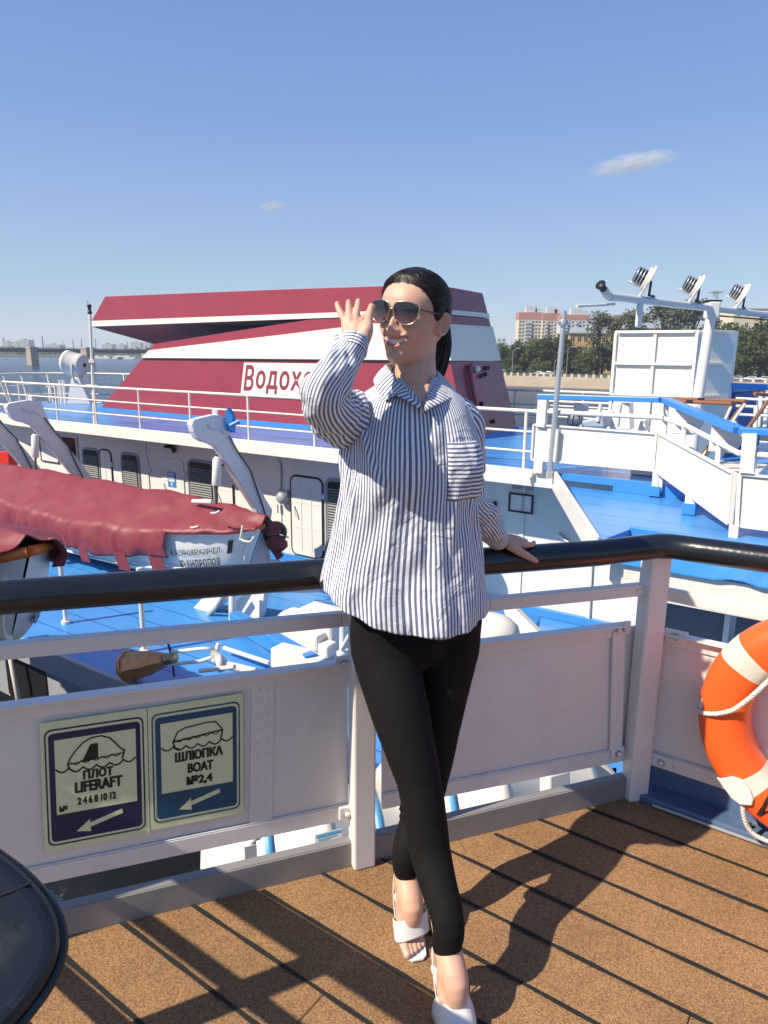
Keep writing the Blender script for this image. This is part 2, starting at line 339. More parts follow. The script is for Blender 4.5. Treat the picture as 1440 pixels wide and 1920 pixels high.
# buildings on the bank
def block(name, label, x0, x1, ytop, Y, depth, mw, rows, cols, zb=ZR, ww=1.6, wh=1.7, top=None, rot=0.0, roof=None, over=0.0, skip=None, balc=None, roofh=0.0):
    a = ony(x0, 660, Y); c = ony(x1, 660, Y); zt = ony((x0 + x1) / 2, ytop, Y)[2]; t = thing(name, label, 'building', ((a[0] + c[0]) / 2, Y, zb))
    wd = c[0] - a[0]; h = zt - zb; o = np.array([a[0], Y, zb])
    topn = 0 if top is None else h * top
    MB().box(o + [wd / 2, depth / 2, (h - topn) / 2], (wd, depth, h - topn)).build('wall', mw, t)
    if topn: MB().box(o + [wd / 2, depth / 2 + .02, h - topn / 2], (wd + .1, depth + .1, topn)).build('top_storey', M_APTR, t)
    if roof: MB().box(o + [wd / 2, depth / 2, h + .25 + over * 0], (wd + over * 2, depth + over * 2, .5)).build('roof', roof, t)
    if roofh: MB().prism([o + [-.3, -.3, h + .5], o + [wd + .3, -.3, h + .5], o + [wd - 2, depth / 2, h + .5 + roofh], o + [2, depth / 2, h + .5 + roofh]], (0, .4, 0)).build('roof_slope', roof, t)
    cw = wd / cols; rh = (h - topn) / rows; wp = None
    for i in range(cols):
        for j in range(rows):
            if skip and skip(i, j): continue
            off = (cw * (i + .5), 0, rh * (j + .5))
            isb = balc and balc(i, j)
            if not wp:
                wp = MB().box(o + [0, -.02, 0], (ww, .12, wh)).build('window', M_PANE, t); wp.location = off
                MB().box(o + [0, -.05, 0], (.12, .1, wh)).build('frame', M_APTG, wp)
            else:
                q = wp.copy(); COL.objects.link(q); q.parent = t; q.location = off
                for g in wp.children: d = g.copy(); COL.objects.link(d); d.parent = q
            if isb:
                k = MB().box(o + [off[0], -.75, off[2] - rh * .25], (cw * .8, 1.5, rh * .45)).build('balcony', M_APTG, t)
    return t, o, wd, h
def penthouse(t, o, wd, h, fr, w, hh): MB().box(o + [wd * fr, 4, h + hh / 2], (w, 6, hh)).build('lift_housing', M_APTG, t)
for (n_, lb, x0, x1, yt, Y, c) in (('apartment_tower', 'cream tower block with red top storey, left end of the high rise group', 970, 1012, 585.5, 610, 7), ('apartment_tower', 'cream and grey tower block with balconies, middle of the high rise group', 1014, 1046, 587, 640, 6), ('apartment_tower', 'grey balconied tower block with red top storey, right end of the high rise group', 1048, 1101, 590, 600, 8)):
    r_ = block(n_, lb, x0, x1, yt, Y, 14, M_APT if x0 < 1040 else M_APTG, 12, c, top=.15 if x0 < 1040 else .12, balc=(lambda i, j: i in (2, 3)) if x0 < 1000 else (lambda i, j: i % 3 == 1), ww=1.7, wh=1.5)
    r_[0]['group'] = 'high rise blocks beyond the park'
    penthouse(*r_, .55, 9, 5); penthouse(*r_, .85, 5, 3.2)
yb = block('plaster_house', 'yellow plaster house with grey tin roof among the trees', 1066, 1152, 626, 292, 14, M_YEL, 4, 7, roof=M_TIN, over=.5, roofh=2.2, ww=1.3, wh=2.0)
block('apartment_block', 'long low building with grey tin roof behind the white vent housing', 1152, 1330, 617, 350, 12, M_APT, 4, 8, roof=M_TIN, over=.4, roofh=2.5)
block('brick_house', 'brown brick building rising behind the tall trees left of the vent housing', 1146, 1213, 592, 430, 16, M_BRICK, 6, 5, roof=M_TIN, ww=1.8)
block('apartment_block', 'cream building behind the dark trees at right, under the lamp crossbar', 1368, 1470, 580, 400, 16, M_APT, 6, 6, roof=M_TIN, over=.3)
block('apartment_block', 'pale distant block at left end of the tree clump', 931, 948, 634, 700, 14, M_APTG, 6, 2)
# embankment posts, lamps, cars
pp = MB().box((0, 0, .5), (.62, .62, 1.0)).box((0, 0, 1.05), (.75, .75, .12))
px_list = [947 + 11.6 * k * (1 + .008 * k) for k in range(17)] + [1347, 1369, 1391, 1414, 1437]
p0 = None
for x in px_list:
    q = onv(x, 703, 236.6); q[2] = ZR
    if p0 is None:
        p0 = pp.build('embankment_post', M_CREAM, loc=(0, 0, 0)); tag(p0, 'small white parapet post along the top of the concrete embankment', 'post', 'white parapet posts on the embankment'); p0.location = q
    else: d = p0.copy(); COL.objects.link(d); d.location = q
for x0, x1 in ((946, 1150), (1338, 1445)):
    a, c = onv(x0, 703, 236.6), onv(x1, 703, 236.6); a[2] = c[2] = ZR + .75; m = MB(); m.bar(a, c, .08, .08); m.bar(a - Z * .4, c - Z * .4, .08, .08)
    tag(m.build('parapet_rail', M_GREY), 'thin grey rail between parapet posts %s the vent housing' % ('left of' if x0 < 1000 else 'right of'), 'railing')
def lamp(px, y0, Y, label):
    g = ony(px, 700, Y); t = ony(px, y0, Y); t_ = thing('street_lamp', label, 'street lamp', (g[0], Y, ZR), 'street lamps on the embankment'); h = t[2] - ZR
    o = np.array([g[0], Y, ZR]); MB().tube([o, o + [0, 0, h * .5], o + [0, 0, h]], [.12, .1, .07], 6).build('pole', M_STEEL, t_)
    MB().tube([o + [0, 0, h], o + [.8, 0, h + .6], o + [1.6, 0, h + .9]], .06, 6).build('arm', M_STEEL, t_); MB().box(o + [1.9, 0, h + .95], (1.1, .4, .22)).build('lamp_head', M_APTG, t_)
lamp(960, 658, 258, 'tall grey street lamp in front of the dark tree clump, left end'); lamp(1039, 677, 258, 'short street lamp left of the grey flagpole'); lamp(1062, 655, 262, 'street lamp just right of the grey flagpole')
def car(loc, rz, label, body, first=[None]):
    t = thing('parked_car', label, 'car', loc, 'cars on the embankment road'); L = np.array(loc)
    pts = [(-2.1, .35), (-2.15, .75), (-1.6, .95), (-1.0, 1.42), (.55, 1.45), (1.25, 1.0), (2.05, .85), (2.15, .4)]
    MB().prism([L + [x, -.85, z] for x, z in pts], (0, 1.7, 0)).build('body', body, t, bevel=.08)
    g = MB()
    for y in (-.865, .865): g.prism([L + [x, y, z] for x, z in ((-1.25, .98), (-.85, 1.35), (.45, 1.37), (1.0, 1.0))], (0, .01, 0))
    g.build('side_windows', M_PANE, t)
    for x in (-1.35, 1.35):
        for y in (-.8, .8): MB().lathe([(0, 0), (.32, 0), (.32, .2), (0, .2)], L + [x, y - .1, .32], (0, 1, 0), 12).build('wheel', M_BLACK, t)
    t.rotation_euler = (0, 0, rz)
ca = math.atan2(U[1], U[0])
for x, y, lb, mm in ((1409, 713, 'white car parked behind the embankment posts, left of the pair at right edge', M_CARW), (1434, 713, 'white car at the right edge of the embankment road, nearest the frame edge', M_CARW), (1382, 714, 'dark car on the embankment road left of the two white cars', M_GREY), (1010, 706, 'white car on the road below the dark tree clump, left of the pair', M_CARW), (1029, 707, 'grey car on the road just left of the flagpole', M_STEEL)):
    q = onv(x, y - 3, 247); car((q[0], q[1], ZR), ca, lb, mm)
# radio tower beyond the vent housing
t = thing('lattice_tower', 'thin lattice radio tower with flat top behind the lamp crossbar', 'tower', (*ony(1337, 600, 900)[:2], ZR)); o = np.array([*ony(1337, 600, 900)[:2], ZR]); hh = ony(1337, 549, 900)[2] - ZR
m = MB()
for sx, sy in ((-1, -1), (1, -1), (1, 1), (-1, 1)): m.bar(o + [sx * 6, sy * 6, 0], o + [sx * 1.8, sy * 1.8, hh], .6, .6)
for k in range(16):
    f0, f1 = k / 16, (k + 1) / 16; a, c = 6 - 4.2 * f0, 6 - 4.2 * f1; s = 1 if k % 2 else -1
    m.bar(o + [-a * s, -a, hh * f0], o + [c * s, -c, hh * f1], .5, .5); m.bar(o + [-c, -c, hh * f1], o + [c, -c, hh * f1], .4, .4)
m.build('lattice', M_STEEL, t); MB().box(o + [0, 0, hh + .8], (13, 13, 1.6)).build('platform', M_STEEL, t)
# bridge
t = thing('road_bridge', 'long low grey bridge on granite piers across the river at left', 'bridge', (*ony(120, 660, 500)[:2], ZW))
a, c = ony(-90, 652, 480), ony(420, 659.5, 640); m = MB(); m.bar(a + [0, 6, -.2], c + [0, 6, -.2], 14, 1.4); m.bar(a + [0, 6, -1.5], c + [0, 6, -1.5], 10, 1.6); m.build('deck', M_BRDG, t)
m = MB(); m.bar(a + [0, -.8, 1.1], c + [0, -.8, 1.1], .15, .25)
for k in range(60): p = a + (c - a) * k / 60; m.box(p + [0, -.8, .8], (.3, .2, .9))
m.build('parapet', M_BRDG, t)
for x, w in ((60, 22), (-60, 22), (164, 25), (275, 20)):
    Y = 486 + (x + 90) / 510 * 160 if x > 200 else 500; q = ony(x, 660, Y); wd = w / F * Y * .72; zt = ony(x, 650 + x * .008, Y)[2]
    pr = MB(); ax = (np.array([.82, -.57, 0]), np.array([.57, .82, 0]), Z); pr.box([q[0], Y, (zt + ZW - 1) / 2], (wd, wd * .9, zt - ZW + 1), ax); pr.box([q[0], Y, zt - .6], (wd * 1.1, wd, 1.2), ax); pr.build('pier', M_STONE, t, fixn=True)
m = MB()
for k in range(46):
    p = a + (c - a) * (.03 + k / 48); 
    if k % 3 == 0: m.tube([p, p + [0, 0, 6.5]], .11, 5); m.bar(p + [0, 0, 6.5], p + [1.6, 0, 6.8], .1, .1)
m.build('lamp_posts', M_GREY, t)
# far skyline: one mass of trees, chimneys, pale buildings, moored boats
m = MB(); r = np.random.default_rng(5)
for i in range(5200):
    x = r.uniform(-1500, 420); y = 1290 + r.uniform(0, 260) + (0 if x < -300 else (x + 300) * .35); hgt = (7 + 6 * math.sin(x * .013) + 5 * math.sin(x * .041 + 1)) * r.uniform(.2, 1); s = r.uniform(2.5, 5.5)
    a = r.normal(size=3); a /= np.linalg.norm(a); q = np.cross(a, r.normal(size=3)); q /= np.linalg.norm(q); p = np.array([x, y, ZW + 1 + max(0, hgt)])
    m.add([p - a * s, p - q * s * .7, p + a * s, p + q * s * .7], [(0, 1, 2, 3)])
m.build('far_tree_line', M_LEAF[0], kind='stuff', loc=(-600, 1350, ZW))
M_FAR = mat('far_pale_building', (0.42, 0.42, 0.42), 0.9); M_CHIM = mat('chimney_brick', (0.22, 0.17, 0.15), 0.9)
for i, (x, yt, w) in enumerate(((8, 633, 3.2), (81, 629, 3), (138, 636, 2.4), (154, 634, 2), (180, 634, 2.4), (240, 640, 2))):
    q = ony(x, 655, 1900); zt = ony(x, yt, 1900)[2]; wd = w / F * 1900 / 2
    tag(MB().lathe([(wd, ZW), (wd * .8, zt * .9), (wd * .72, zt), (0, zt)], [q[0], 1900, 0], (0, 0, 1), 10).build('factory_chimney', M_CHIM), 'tall thin factory chimney on the hazy skyline beyond the bridge', 'chimney', 'factory chimneys beyond the bridge')
for i, (x0, x1, yt) in enumerate(((12, 24, 641), (26, 41, 643), (92, 118, 646), (42, 60, 637), (196, 214, 645), (224, 236, 646), (250, 268, 642), (272, 286, 643))):
    a, c = ony(x0, 655, 1750), ony(x1, 655, 1750); zt = ony(x0, yt, 1750)[2]; bb = MB().box([(a[0] + c[0]) / 2, 1750, (zt + ZW) / 2], (c[0] - a[0], 30, zt - ZW)); bb.box([(a[0] * .7 + c[0] * .3), 1750, zt + 1.5], ((c[0] - a[0]) * .3, 12, 3))
    tag(bb.build('distant_block', M_FAR), 'pale square building on the hazy skyline beyond the bridge', 'building', 'far buildings beyond the bridge')
for i, (x, y, L_) in enumerate(((181, 668, 16), (200, 669, 9), (222, 668, 14), (238, 668, 22))):
    q = ony(x, y, 870); o = np.array([q[0], 870, ZW]); t = thing('moored_boat', 'small white motor boat moored far off beyond the bridge', 'boat', o, 'boats beyond the bridge')
    MB().prism([o + [-L_ / 2, -2, 0], o + [L_ / 2 * .8, -2, 0], o + [L_ / 2, -2, 2.4], o + [-L_ / 2, -2, 2]], (0, 4, 0)).build('hull', M_CARW, t); MB().box(o + [-L_ * .1, 0, 3], (L_ * .5, 3, 2)).build('cabin', M_CARW, t)
# two small wisps of cirrus
def wisp(x, y, w, h, label, ang, dens, seed):
    Y = 3000.0; c = ony(x, y, Y); m = bpy.data.materials.new('cirrus_vapour'); m.use_nodes = True; t = m.node_tree; t.nodes.clear()
    out = t.nodes.new('ShaderNodeOutputMaterial'); pv = t.nodes.new('ShaderNodeVolumePrincipled'); pv.inputs['Color'].default_value = (1, 1, 1, 1); pv.inputs['Anisotropy'].default_value = -0.65
    tc = t.nodes.new('ShaderNodeTexCoord'); mp = t.nodes.new('ShaderNodeMapping'); mp.inputs['Scale'].default_value = (2.2, 1, 5); mp.inputs['Location'].default_value = (seed, 0, 0); mp.inputs['Rotation'].default_value = (0, .25, 0)
    n = t.nodes.new('ShaderNodeTexNoise'); n.inputs['Scale'].default_value = 1.3; n.inputs['Detail'].default_value = 6; n.inputs['Roughness'].default_value = .6
    g = t.nodes.new('ShaderNodeTexGradient'); g.gradient_type = 'SPHERICAL'
    a = t.nodes.new('ShaderNodeMath'); a.operation = 'SUBTRACT'; a.inputs[1].default_value = .40
    mu = t.nodes.new('ShaderNodeMath'); mu.operation = 'MULTIPLY'; m2 = t.nodes.new('ShaderNodeMath'); m2.operation = 'MULTIPLY'; m2.inputs[1].default_value = dens; m2.use_clamp = False
    mxx = t.nodes.new('ShaderNodeMath'); mxx.operation = 'MAXIMUM'; mxx.inputs[1].default_value = 0
    L = t.links; L.new(tc.outputs['Object'], mp.inputs[0]); L.new(mp.outputs[0], n.inputs['Vector']); L.new(tc.outputs['Object'], g.inputs[0]); L.new(n.outputs['Fac'], a.inputs[0]); L.new(a.outputs[0], mxx.inputs[0])
    L.new(mxx.outputs[0], mu.inputs[0]); L.new(g.outputs['Fac'], mu.inputs[1]); L.new(mu.outputs[0], m2.inputs[0]); L.new(m2.outputs[0], pv.inputs['Density']); L.new(pv.outputs[0], out.inputs['Volume'])
    b = MB().ball((0, 0, 0), 1.0, 20); o = b.build('cirrus_wisp', m, loc=(0, 0, 0)); o.location = c; o.scale = (w / F * Y / 2, 60, h / F * Y / 2); o.rotation_euler = (0, ang, 0)
    tag(o, label, 'cloud'); return o
wisp(1188, 306, 172, 38, 'thin white wisp of cloud at right in the blue sky', -.18, .30, 1.3); wisp(513, 387, 56, 18, 'tiny faint wisp of cloud above the funnel', -.12, .25, 4.2)
# thin river haze that pales the far bank
hm = bpy.data.materials.new('river_air'); hm.use_nodes = True; ht = hm.node_tree; ht.nodes.clear(); ho_ = ht.nodes.new('ShaderNodeOutputMaterial'); hv_ = ht.nodes.new('ShaderNodeVolumePrincipled')
hv_.inputs['Color'].default_value = (.86, .92, 1, 1); hv_.inputs['Density'].default_value = .00021; hv_.inputs['Anisotropy'].default_value = .0; ht.links.new(hv_.outputs[0], ho_.inputs['Volume'])
MB().box((0, 2350, 44.5), (7000, 5500, 111)).build('haze', hm, loc=(0, 0, 0), kind='stuff')
# ============================================================ the other ship, moored alongside
ZS, ZB, VF, VW = -0.525, -3.65, 12.0, 13.1        # sun deck, boat deck, deck edge plane, cabin wall plane
def planks(name, base, lam):
    m = mat(name, base, 0.28, var=0.14, vscale=0.8, stain=(0.14, 0.37, 0.68), sscale=1.3, samt=0.5, bump=0.04, bscale=4)
    t = m.node_tree; b = t.nodes['Principled BSDF']; src = b.inputs['Base Color'].links[0].from_socket
    tc = t.nodes.new('ShaderNodeTexCoord'); mp = t.nodes.new('ShaderNodeMapping'); mp.inputs['Rotation'].default_value = (0, 0, -math.atan2(V[1], V[0]))
    w = t.nodes.new('ShaderNodeSeparateXYZ'); t.links.new(tc.outputs['Object'], mp.inputs[0]); t.links.new(mp.outputs[0], w.inputs[0])
    mm = t.nodes.new('ShaderNodeMath'); mm.operation = 'PINGPONG'; mm.inputs[1].default_value = lam / 2; t.links.new(w.outputs[0], mm.inputs[0])
    lt = t.nodes.new('ShaderNodeMath'); lt.operation = 'LESS_THAN'; lt.inputs[1].default_value = 0.012; t.links.new(mm.outputs[0], lt.inputs[0])
    mx = t.nodes.new('ShaderNodeMix'); mx.data_type = 'RGBA'; t.links.new(src, mx.inputs[6]); mx.inputs[7].default_value = (0.012, 0.07, 0.26, 1); t.links.new(lt.outputs[0], mx.inputs[0]); t.links.new(mx.outputs[2], b.inputs['Base Color'])
    return m
M_BLUEP = planks('blue_plated_deck', (0.055, 0.26, 0.62), 0.62)
ship = thing('river_cruise_ship', 'white river cruise ship with bright blue decks moored alongside behind the woman', 'ship', S(8, 12, ZW))
sunp = [(4.4, VF + .02), (20, VF + .02), (22.2, 12.05), (24.4, 12.5), (26.3, 13.6), (27.4, 15.5), (26.4, 17.0), (22, 18.4), (16, 19.2), (8, 19.45), (-14, 19.45), (-14, VF + .02)]
MB().prism([S(u, v, ZS - .12) for u, v in sunp], Z * .12).build('sun_deck', M_BLUE, ship)
b = MB(); n = 6
for (u0, v0), (u1, v1) in zip(sunp[0:10], sunp[1:11]): b.bar(S(u0, v0 - .02, ZS - .135), S(u1, v1 - .02, ZS - .135), .06, .31)
b.build('deck_edge', M_WHITE, ship, bevel=.012)
# midship wing of the sun deck reaching toward us, with the blue awning at its edge
wl = onz(1125, 1011.7, -.72); wu, wv, _ = uvz(wl)
wing = [(4.38, VF - .02), (wu, wv), (wu - .15, 9.55), (-12, 9.55), (-12, VF - .02)]
MB().prism([S(u, v, -.86) for u, v in wing], Z * .12).build('wing_deck', M_BLUEP, ship)
MB().sbox((-12, 3.4), (VF - .018, VF + .018), (-.735, -.53)).build('wing_step', M_BLUET, ship)
b = MB(); b.bar(S(4.43, VF - .03, -.66), S(wu + .03, wv, -.86), .05, .36); b.build('wing_end_plate', M_WHITE, ship, bevel=.012)
MB().sbox((-12, wu - .12), (9.47, 9.55), (-.90, -.70)).build('wing_edge_beam', M_BLUET, ship, bevel=.02)
a1, a2 = onv(1140, 1047, 8.95), onv(1440, 1106, 8.95); za = (a1[2] + a2[2]) / 2; ua = uvz(a1)[0]
b = MB(); N = 60
for i in range(N):                                  # ridged awning sheet
    u0, u1 = ua - i * .16, ua - (i + 1) * .16
    r0, r1 = (.035 if i % 10 in (9, 0) else 0), (.035 if (i + 1) % 10 in (9, 0) else 0)
    b.add([S(u0, 9.5, -.92 + r0), S(u1, 9.5, -.92 + r1), S(u1, 8.93, za + r1), S(u0, 8.93, za + r0), S(u0, 9.5, -.935 + r0), S(u1, 9.5, -.935 + r1), S(u1, 8.93, za - .015 + r1), S(u0, 8.93, za - .015 + r0)], [(0, 1, 2, 3), (7, 6, 5, 4), (3, 2, 6, 7)])
b.build('awning', M_BLUET, ship)
M_DIRTY = mat('streaked_white_paint', (0.70, 0.67, 0.60), 0.5, var=0.08, vscale=6, stain=(0.34, 0.29, 0.23), sscale=5, samt=0.45)
zg = onv(1290, 1128, 9.0)[2]
MB().sbox((-9, ua - .02), (9.0, 9.08), (zg, za - .02)).sbox((-9, ua + .02), (8.94, 9.1), (zg - .05, zg - .002)).build('gutter_board', M_DIRTY, ship, bevel=.006)
M_WING = mat('grey_window_glass', (.16, .175, .19), .1)
MB().sbox((-9, ua - .25), (9.5, 9.6), (-5.4, -3.05)).build('window_wall', M_WHITE, ship, bevel=.01)
for k in range(6):
    u1 = ua - .35 - k * 1.15; f = MB().sbox((u1 - 1.05, u1), (9.56, 9.6), (-3.05, zg - .05)).build('window', M_WING, ship)
    MB().sbox((u1 - 1.09, u1 - 1.02), (9.5, 9.56), (-3.05, zg - .05)).build('frame', M_WHITE, f)
    c = S(u1 - .45, 9.4, -2.5); MB().prism([c + U * x + Z * z for x, z in ((-.22, -.3), (.2, -.32), (.24, .2), (.1, .32), (-.2, .3))], V * .1).build('curtain', M_BLACK, f, bevel=.03)
# cabin wall and boat deck
MB().sbox((-10, 24.5), (VW, VW + .12), (ZB + .004, ZS - .13)).build('cabin_wall', M_WHITE, ship)
MB().prism([S(u, v, ZB - .15) for u, v in ((-12, 6.4), (30, 6.4), (30, 13.5), (-12, 13.5))], Z * .15).build('boat_deck', M_BLUEP, ship)
MB().sbox((-12, 30), (6.33, 6.42), (ZB - .42, ZB + .015)).build('gunwale', M_GREY, ship, bevel=.01)
MB().sbox((-14, 30), (6.75, 6.85), (-5.35, ZB - .2)).build('hull', M_GREY, ship); MB().sbox((-14, 30), (6.74, 6.86), (ZW - 1, -5.352)).build('hull_lower', mat('black_lower_hull', (.012, .014, .02), .4, var=.2, vscale=1.5), ship)  # hull is near black below the grey strip
for k, u0 in enumerate((10.3, 13.0, 7.6, 15.7)):
    q = MB().prism([S(u0 + x, 6.72, -4.95 + z) for x, z in ((-.7, -.5), (.55, -.5), (.7, -.3), (.7, .4), (.5, .62), (-.6, .62), (-.75, .45), (-.75, -.35))], V * .05).build('hull_opening', M_BLACK, ship, bevel=.02)
    MB().tube([S(u0 + .05, 6.55, -4.2), S(u0, 6.5, -4.3), S(u0 - .12, 6.5, -5.2), S(u0 - .1, 6.6, -5.3)], .055, 8).build('pipe', M_WHITE, q)
MB().sbox((-12, 30), (12.98, 13.09), (ZB + .01, ZB + .16)).build('wall_foot', M_BLUET, ship)
for u_ in (5.46, 12.0, 17.2): MB().sbox((u_ - .04, u_ + .04), (VW - .03, VW - .001), (ZB + .2, ZS - .16)).build('wall_rib', M_WHITE, ship, bevel=.005)
def ur(x0, y0, x1, y1, v=VW):                        # photo rectangle to ranges on the wall
    a, c = onv(x0, (y0 + y1) / 2, v), onv(x1, (y0 + y1) / 2, v); m0, m1 = onv((x0 + x1) / 2, y0, v), onv((x0 + x1) / 2, y1, v)
    return uvz(c)[0], uvz(a)[0], m1[2], m0[2]
def rpts(u0, u1, z0, z1, v, r=.16, k=5):
    out = []
    for cu, cz, a0 in ((u1 - r, z1 - r, 0), (u0 + r, z1 - r, 90), (u0 + r, z0 + r, 180), (u1 - r, z0 + r, 270)):
        for i in range(k): a = math.radians(a0 + 90 * i / (k - 1)); out.append(S(cu + r * math.cos(a), v, cz + r * math.sin(a)))
    return out
def gasket(mb, u0, u1, z0, z1, v, r, w):
    o, i = rpts(u0, u1, z0, z1, v, r), rpts(u0 + w, u1 - w, z0 + w, z1 - w, v, max(.02, r - w)); n = len(o); d = -V * .03
    mb.add(o + i + [p - d * -1 for p in o] + [p + d for p in i], [(k, (k + 1) % n, n + (k + 1) % n, n + k) for k in range(n)])
    mb.tube(o, w * .55, 6, closed=True)
M_LOUV = mat('dark_louvre', (0.06, 0.06, 0.065), 0.4); M_DOORW = mat('white_door_paint', (0.75, 0.715, 0.66), 0.3, var=0.03, bump=0.05, bscale=8)
def louvred(name, x0, y0, x1, y1, zb=ZB + .2, slats=26):
    u0, u1, z0, z1 = ur(x0, y0, x1, y1); z0 = zb if zb is not None else z0
    d = MB().prism(rpts(u0, u1, z0, z1, VW - .012, .14), -V * .012).build(name, M_BLACK, ship)
    g = MB(); gasket(g, u0 - .03, u1 + .03, z0 - .03, z1 + .03, VW - .03, .17, .05); g.build('frame', M_GREY, d)
    g = MB(); h = (z1 - z0 - .3) / slats
    for k in range(slats): c = S((u0 + u1) / 2, VW - .05, z0 + .12 + h * (k + .5)); g.box(c, (u1 - u0 - .1, .045, .012), (U, V * .8 + Z * .6, Z * .8 - V * .6))
    g.build('slats', M_LOUVL, d)
M_LOUVL = mat('grey_louvre_slat', (0.26, 0.26, 0.25), 0.5)
louvred('louvred_door', 160, 843, 188, 912); louvred('louvred_door', 232, 852, 261, 916); louvred('louvred_door', 357, 866, 401, 935); louvred('louvred_door', 615, 902, 655, 1040)
def leaf(x0, y0, x1, y1, grooves=2, zb=ZB + .2, gk=True, handle=True):
    u0, u1, z0, z1 = ur(x0, y0, x1, y1); z0 = zb if zb is not None else z0
    d = MB().prism(rpts(u0, u1, z0, z1, VW - .004, .15), -V * .035).build('door', M_DOORW, ship, bevel=.008)
    if gk: g = MB(); gasket(g, u0 - .03, u1 + .03, z0 - .03, z1 + .03, VW - .02, .18, .035); g.build('door_gasket', M_BLACK, d)
    if handle:
        g = MB(); uh = u1 - .1; zh = z0 + (z1 - z0) * .62; g.tube([S(uh, VW - .05, zh), S(uh, VW - .1, zh), S(uh - .06, VW - .11, zh - .1), S(uh - .1, VW - .1, zh - .25)], .022, 6); g.build('handle', M_WHITE, d)
    g = MB()
    for k in range(grooves): uu = u0 + (u1 - u0) * (k + 1) / (grooves + 1); g.sbox((uu - .012, uu + .012), (VW - .05, VW - .041), (z0 + .12, z1 - .15))
    for f in (.36, .68): zz = z0 + (z1 - z0) * f; g.sbox((u0 + .06, u1 - .06), (VW - .047, VW - .041), (zz - .01, zz + .01))
    g.build('door_ribs', M_DOORW, d)
    g = MB()
    for f in (.15, .8): zz = z0 + (z1 - z0) * f; g.sbox((u0 - .1, u0 - .03), (VW - .06, VW - .005), (zz - .06, zz + .06))
    g.build('hinge', M_WHITE, d)
leaf(549, 896, 605, 1050); leaf(191, 845, 210, 912, 1, handle=False); leaf(305, 859, 346, 930, 0, gk=False); leaf(405, 874, 437, 940, 0); leaf(266, 853, 280, 916, 0, gk=False, handle=False)
def flat(name, x0, y0, x1, y1, m, th=.03, v=VW, frame=None, fm=None, bev=.004):
    u0, u1, z0, z1 = ur(x0, y0, x1, y1, v); o = MB().sbox((u0, u1), (v - th, v - .003), (z0, z1)).build(name, m, ship, bevel=bev)
    if frame:
        g = MB(); w = frame
        for a in ((u0, u0 + w, z0, z1), (u1 - w, u1, z0, z1), (u0 + w, u1 - w, z0, z0 + w), (u0 + w, u1 - w, z1 - w, z1)): g.sbox(a[:2], (v - th - .02, v - th + .004), a[2:])
        g.build('frame', fm or M_BLACK, o)
    return o, (u0, u1, z0, z1)
flat('window', 113, 817, 147, 866, M_DARKG, frame=.05, fm=M_WHITE); flat('window', 77, 814, 110, 866, M_DOORW, frame=.03)
flat('notice_board', 955, 925, 1001, 961, M_DOORW, frame=.035); flat('vent_grille', 961, 910, 1000, 918, M_GREY)
o, (u0, u1, z0, z1) = flat('deck_number_sign', 315, 885, 330, 913, M_BLUET, .012, VW - .04)
q = Quad(S(u1, VW - .056, z1), S(u0, VW - .056, z1), S(u0, VW - .056, z0), S(u1, VW - .056, z0)); g = MB(); q.poly(g, [(.14, .36), (.86, .36), (.86, .94), (.14, .94)], .002); g.build('sign_field', M_DOORW, o)
g = MB(); q.text(g, 'АП', .22, .48, .78, .82, .005, .02); g.build('lettering', M_BLUET, o); g = MB(); q.text(g, '1', .42, .08, .6, .30, .004, .03); g.build('numeral', M_DOORW, o)
def wlamp(x0, y0, x1, y1):
    u0, u1, z0, z1 = ur(x0, y0, x1, y1); c = S((u0 + u1) / 2, VW - .1, (z0 + z1) / 2)
    f = MB().box(c, (u1 - u0, .12, z1 - z0), (U, V * .85 + Z * .5, Z * .85 - V * .5)).build('floodlight', M_BLACK, ship, bevel=.01); MB().box(c - V * .055 * .85 - Z * .034 + np.zeros(3), (u1 - u0 - .06, .03, z1 - z0 - .06), (U, V * .85 + Z * .5, Z * .85 - V * .5)).build('lens', M_DOORW, f)
wlamp(317, 834, 331, 847)
c = onv(530, 933, VW - .1); o = MB().lathe([(0, -.14), (.12, -.14), (.16, -.05), (.16, .06), (.1, .14), (0, .14)], c, -V, 12).build('bulkhead_lamp', M_GREY, ship); MB().box(c + V * .05 + Z * .12, (.3, .14, .14), (U, V, Z)).build('junction_box', M_STEEL, o, bevel=.01)
MB().tube([onv(521, 857, VW - .02), onv(527, 870, VW - .02), onv(529, 895, VW - .02), onv(527, 915, VW - .02)], .018, 6).build('cable', M_GREY, ship)
for dx in (520, 526): MB().tube([onv(dx, 946, VW - .04), onv(dx + 1, 962, VW - .04)], .02, 6).build('hanging_cord', M_GREY, ship)
MB().ball(onv(926, 946, VW - .06), .07).build('wall_camera', M_BLACK, ship); MB().tube([onv(940, 968, VW - .05), onv(937, 972, VW - .1), onv(936, 980, VW - .1), onv(932, 984, VW - .08)], .025, 6).build('wall_hook', M_GREY, ship)
MB().tube([S(4.7, VW - .04, -1.9), S(4.0, VW - .04, -2.35), S(3.97, VW - .04, -3.6)], .03, 8).build('wall_pipe', M_WHITE, ship)
# hawser pipe on the edge corner
MB().tube([onv(992, 901, 11.9), onv(993, 886, 11.9), onv(996, 884, 11.9), onv(996, 894, 11.9)], .035, 8).build('scupper_pipe', M_WHITE, ship)
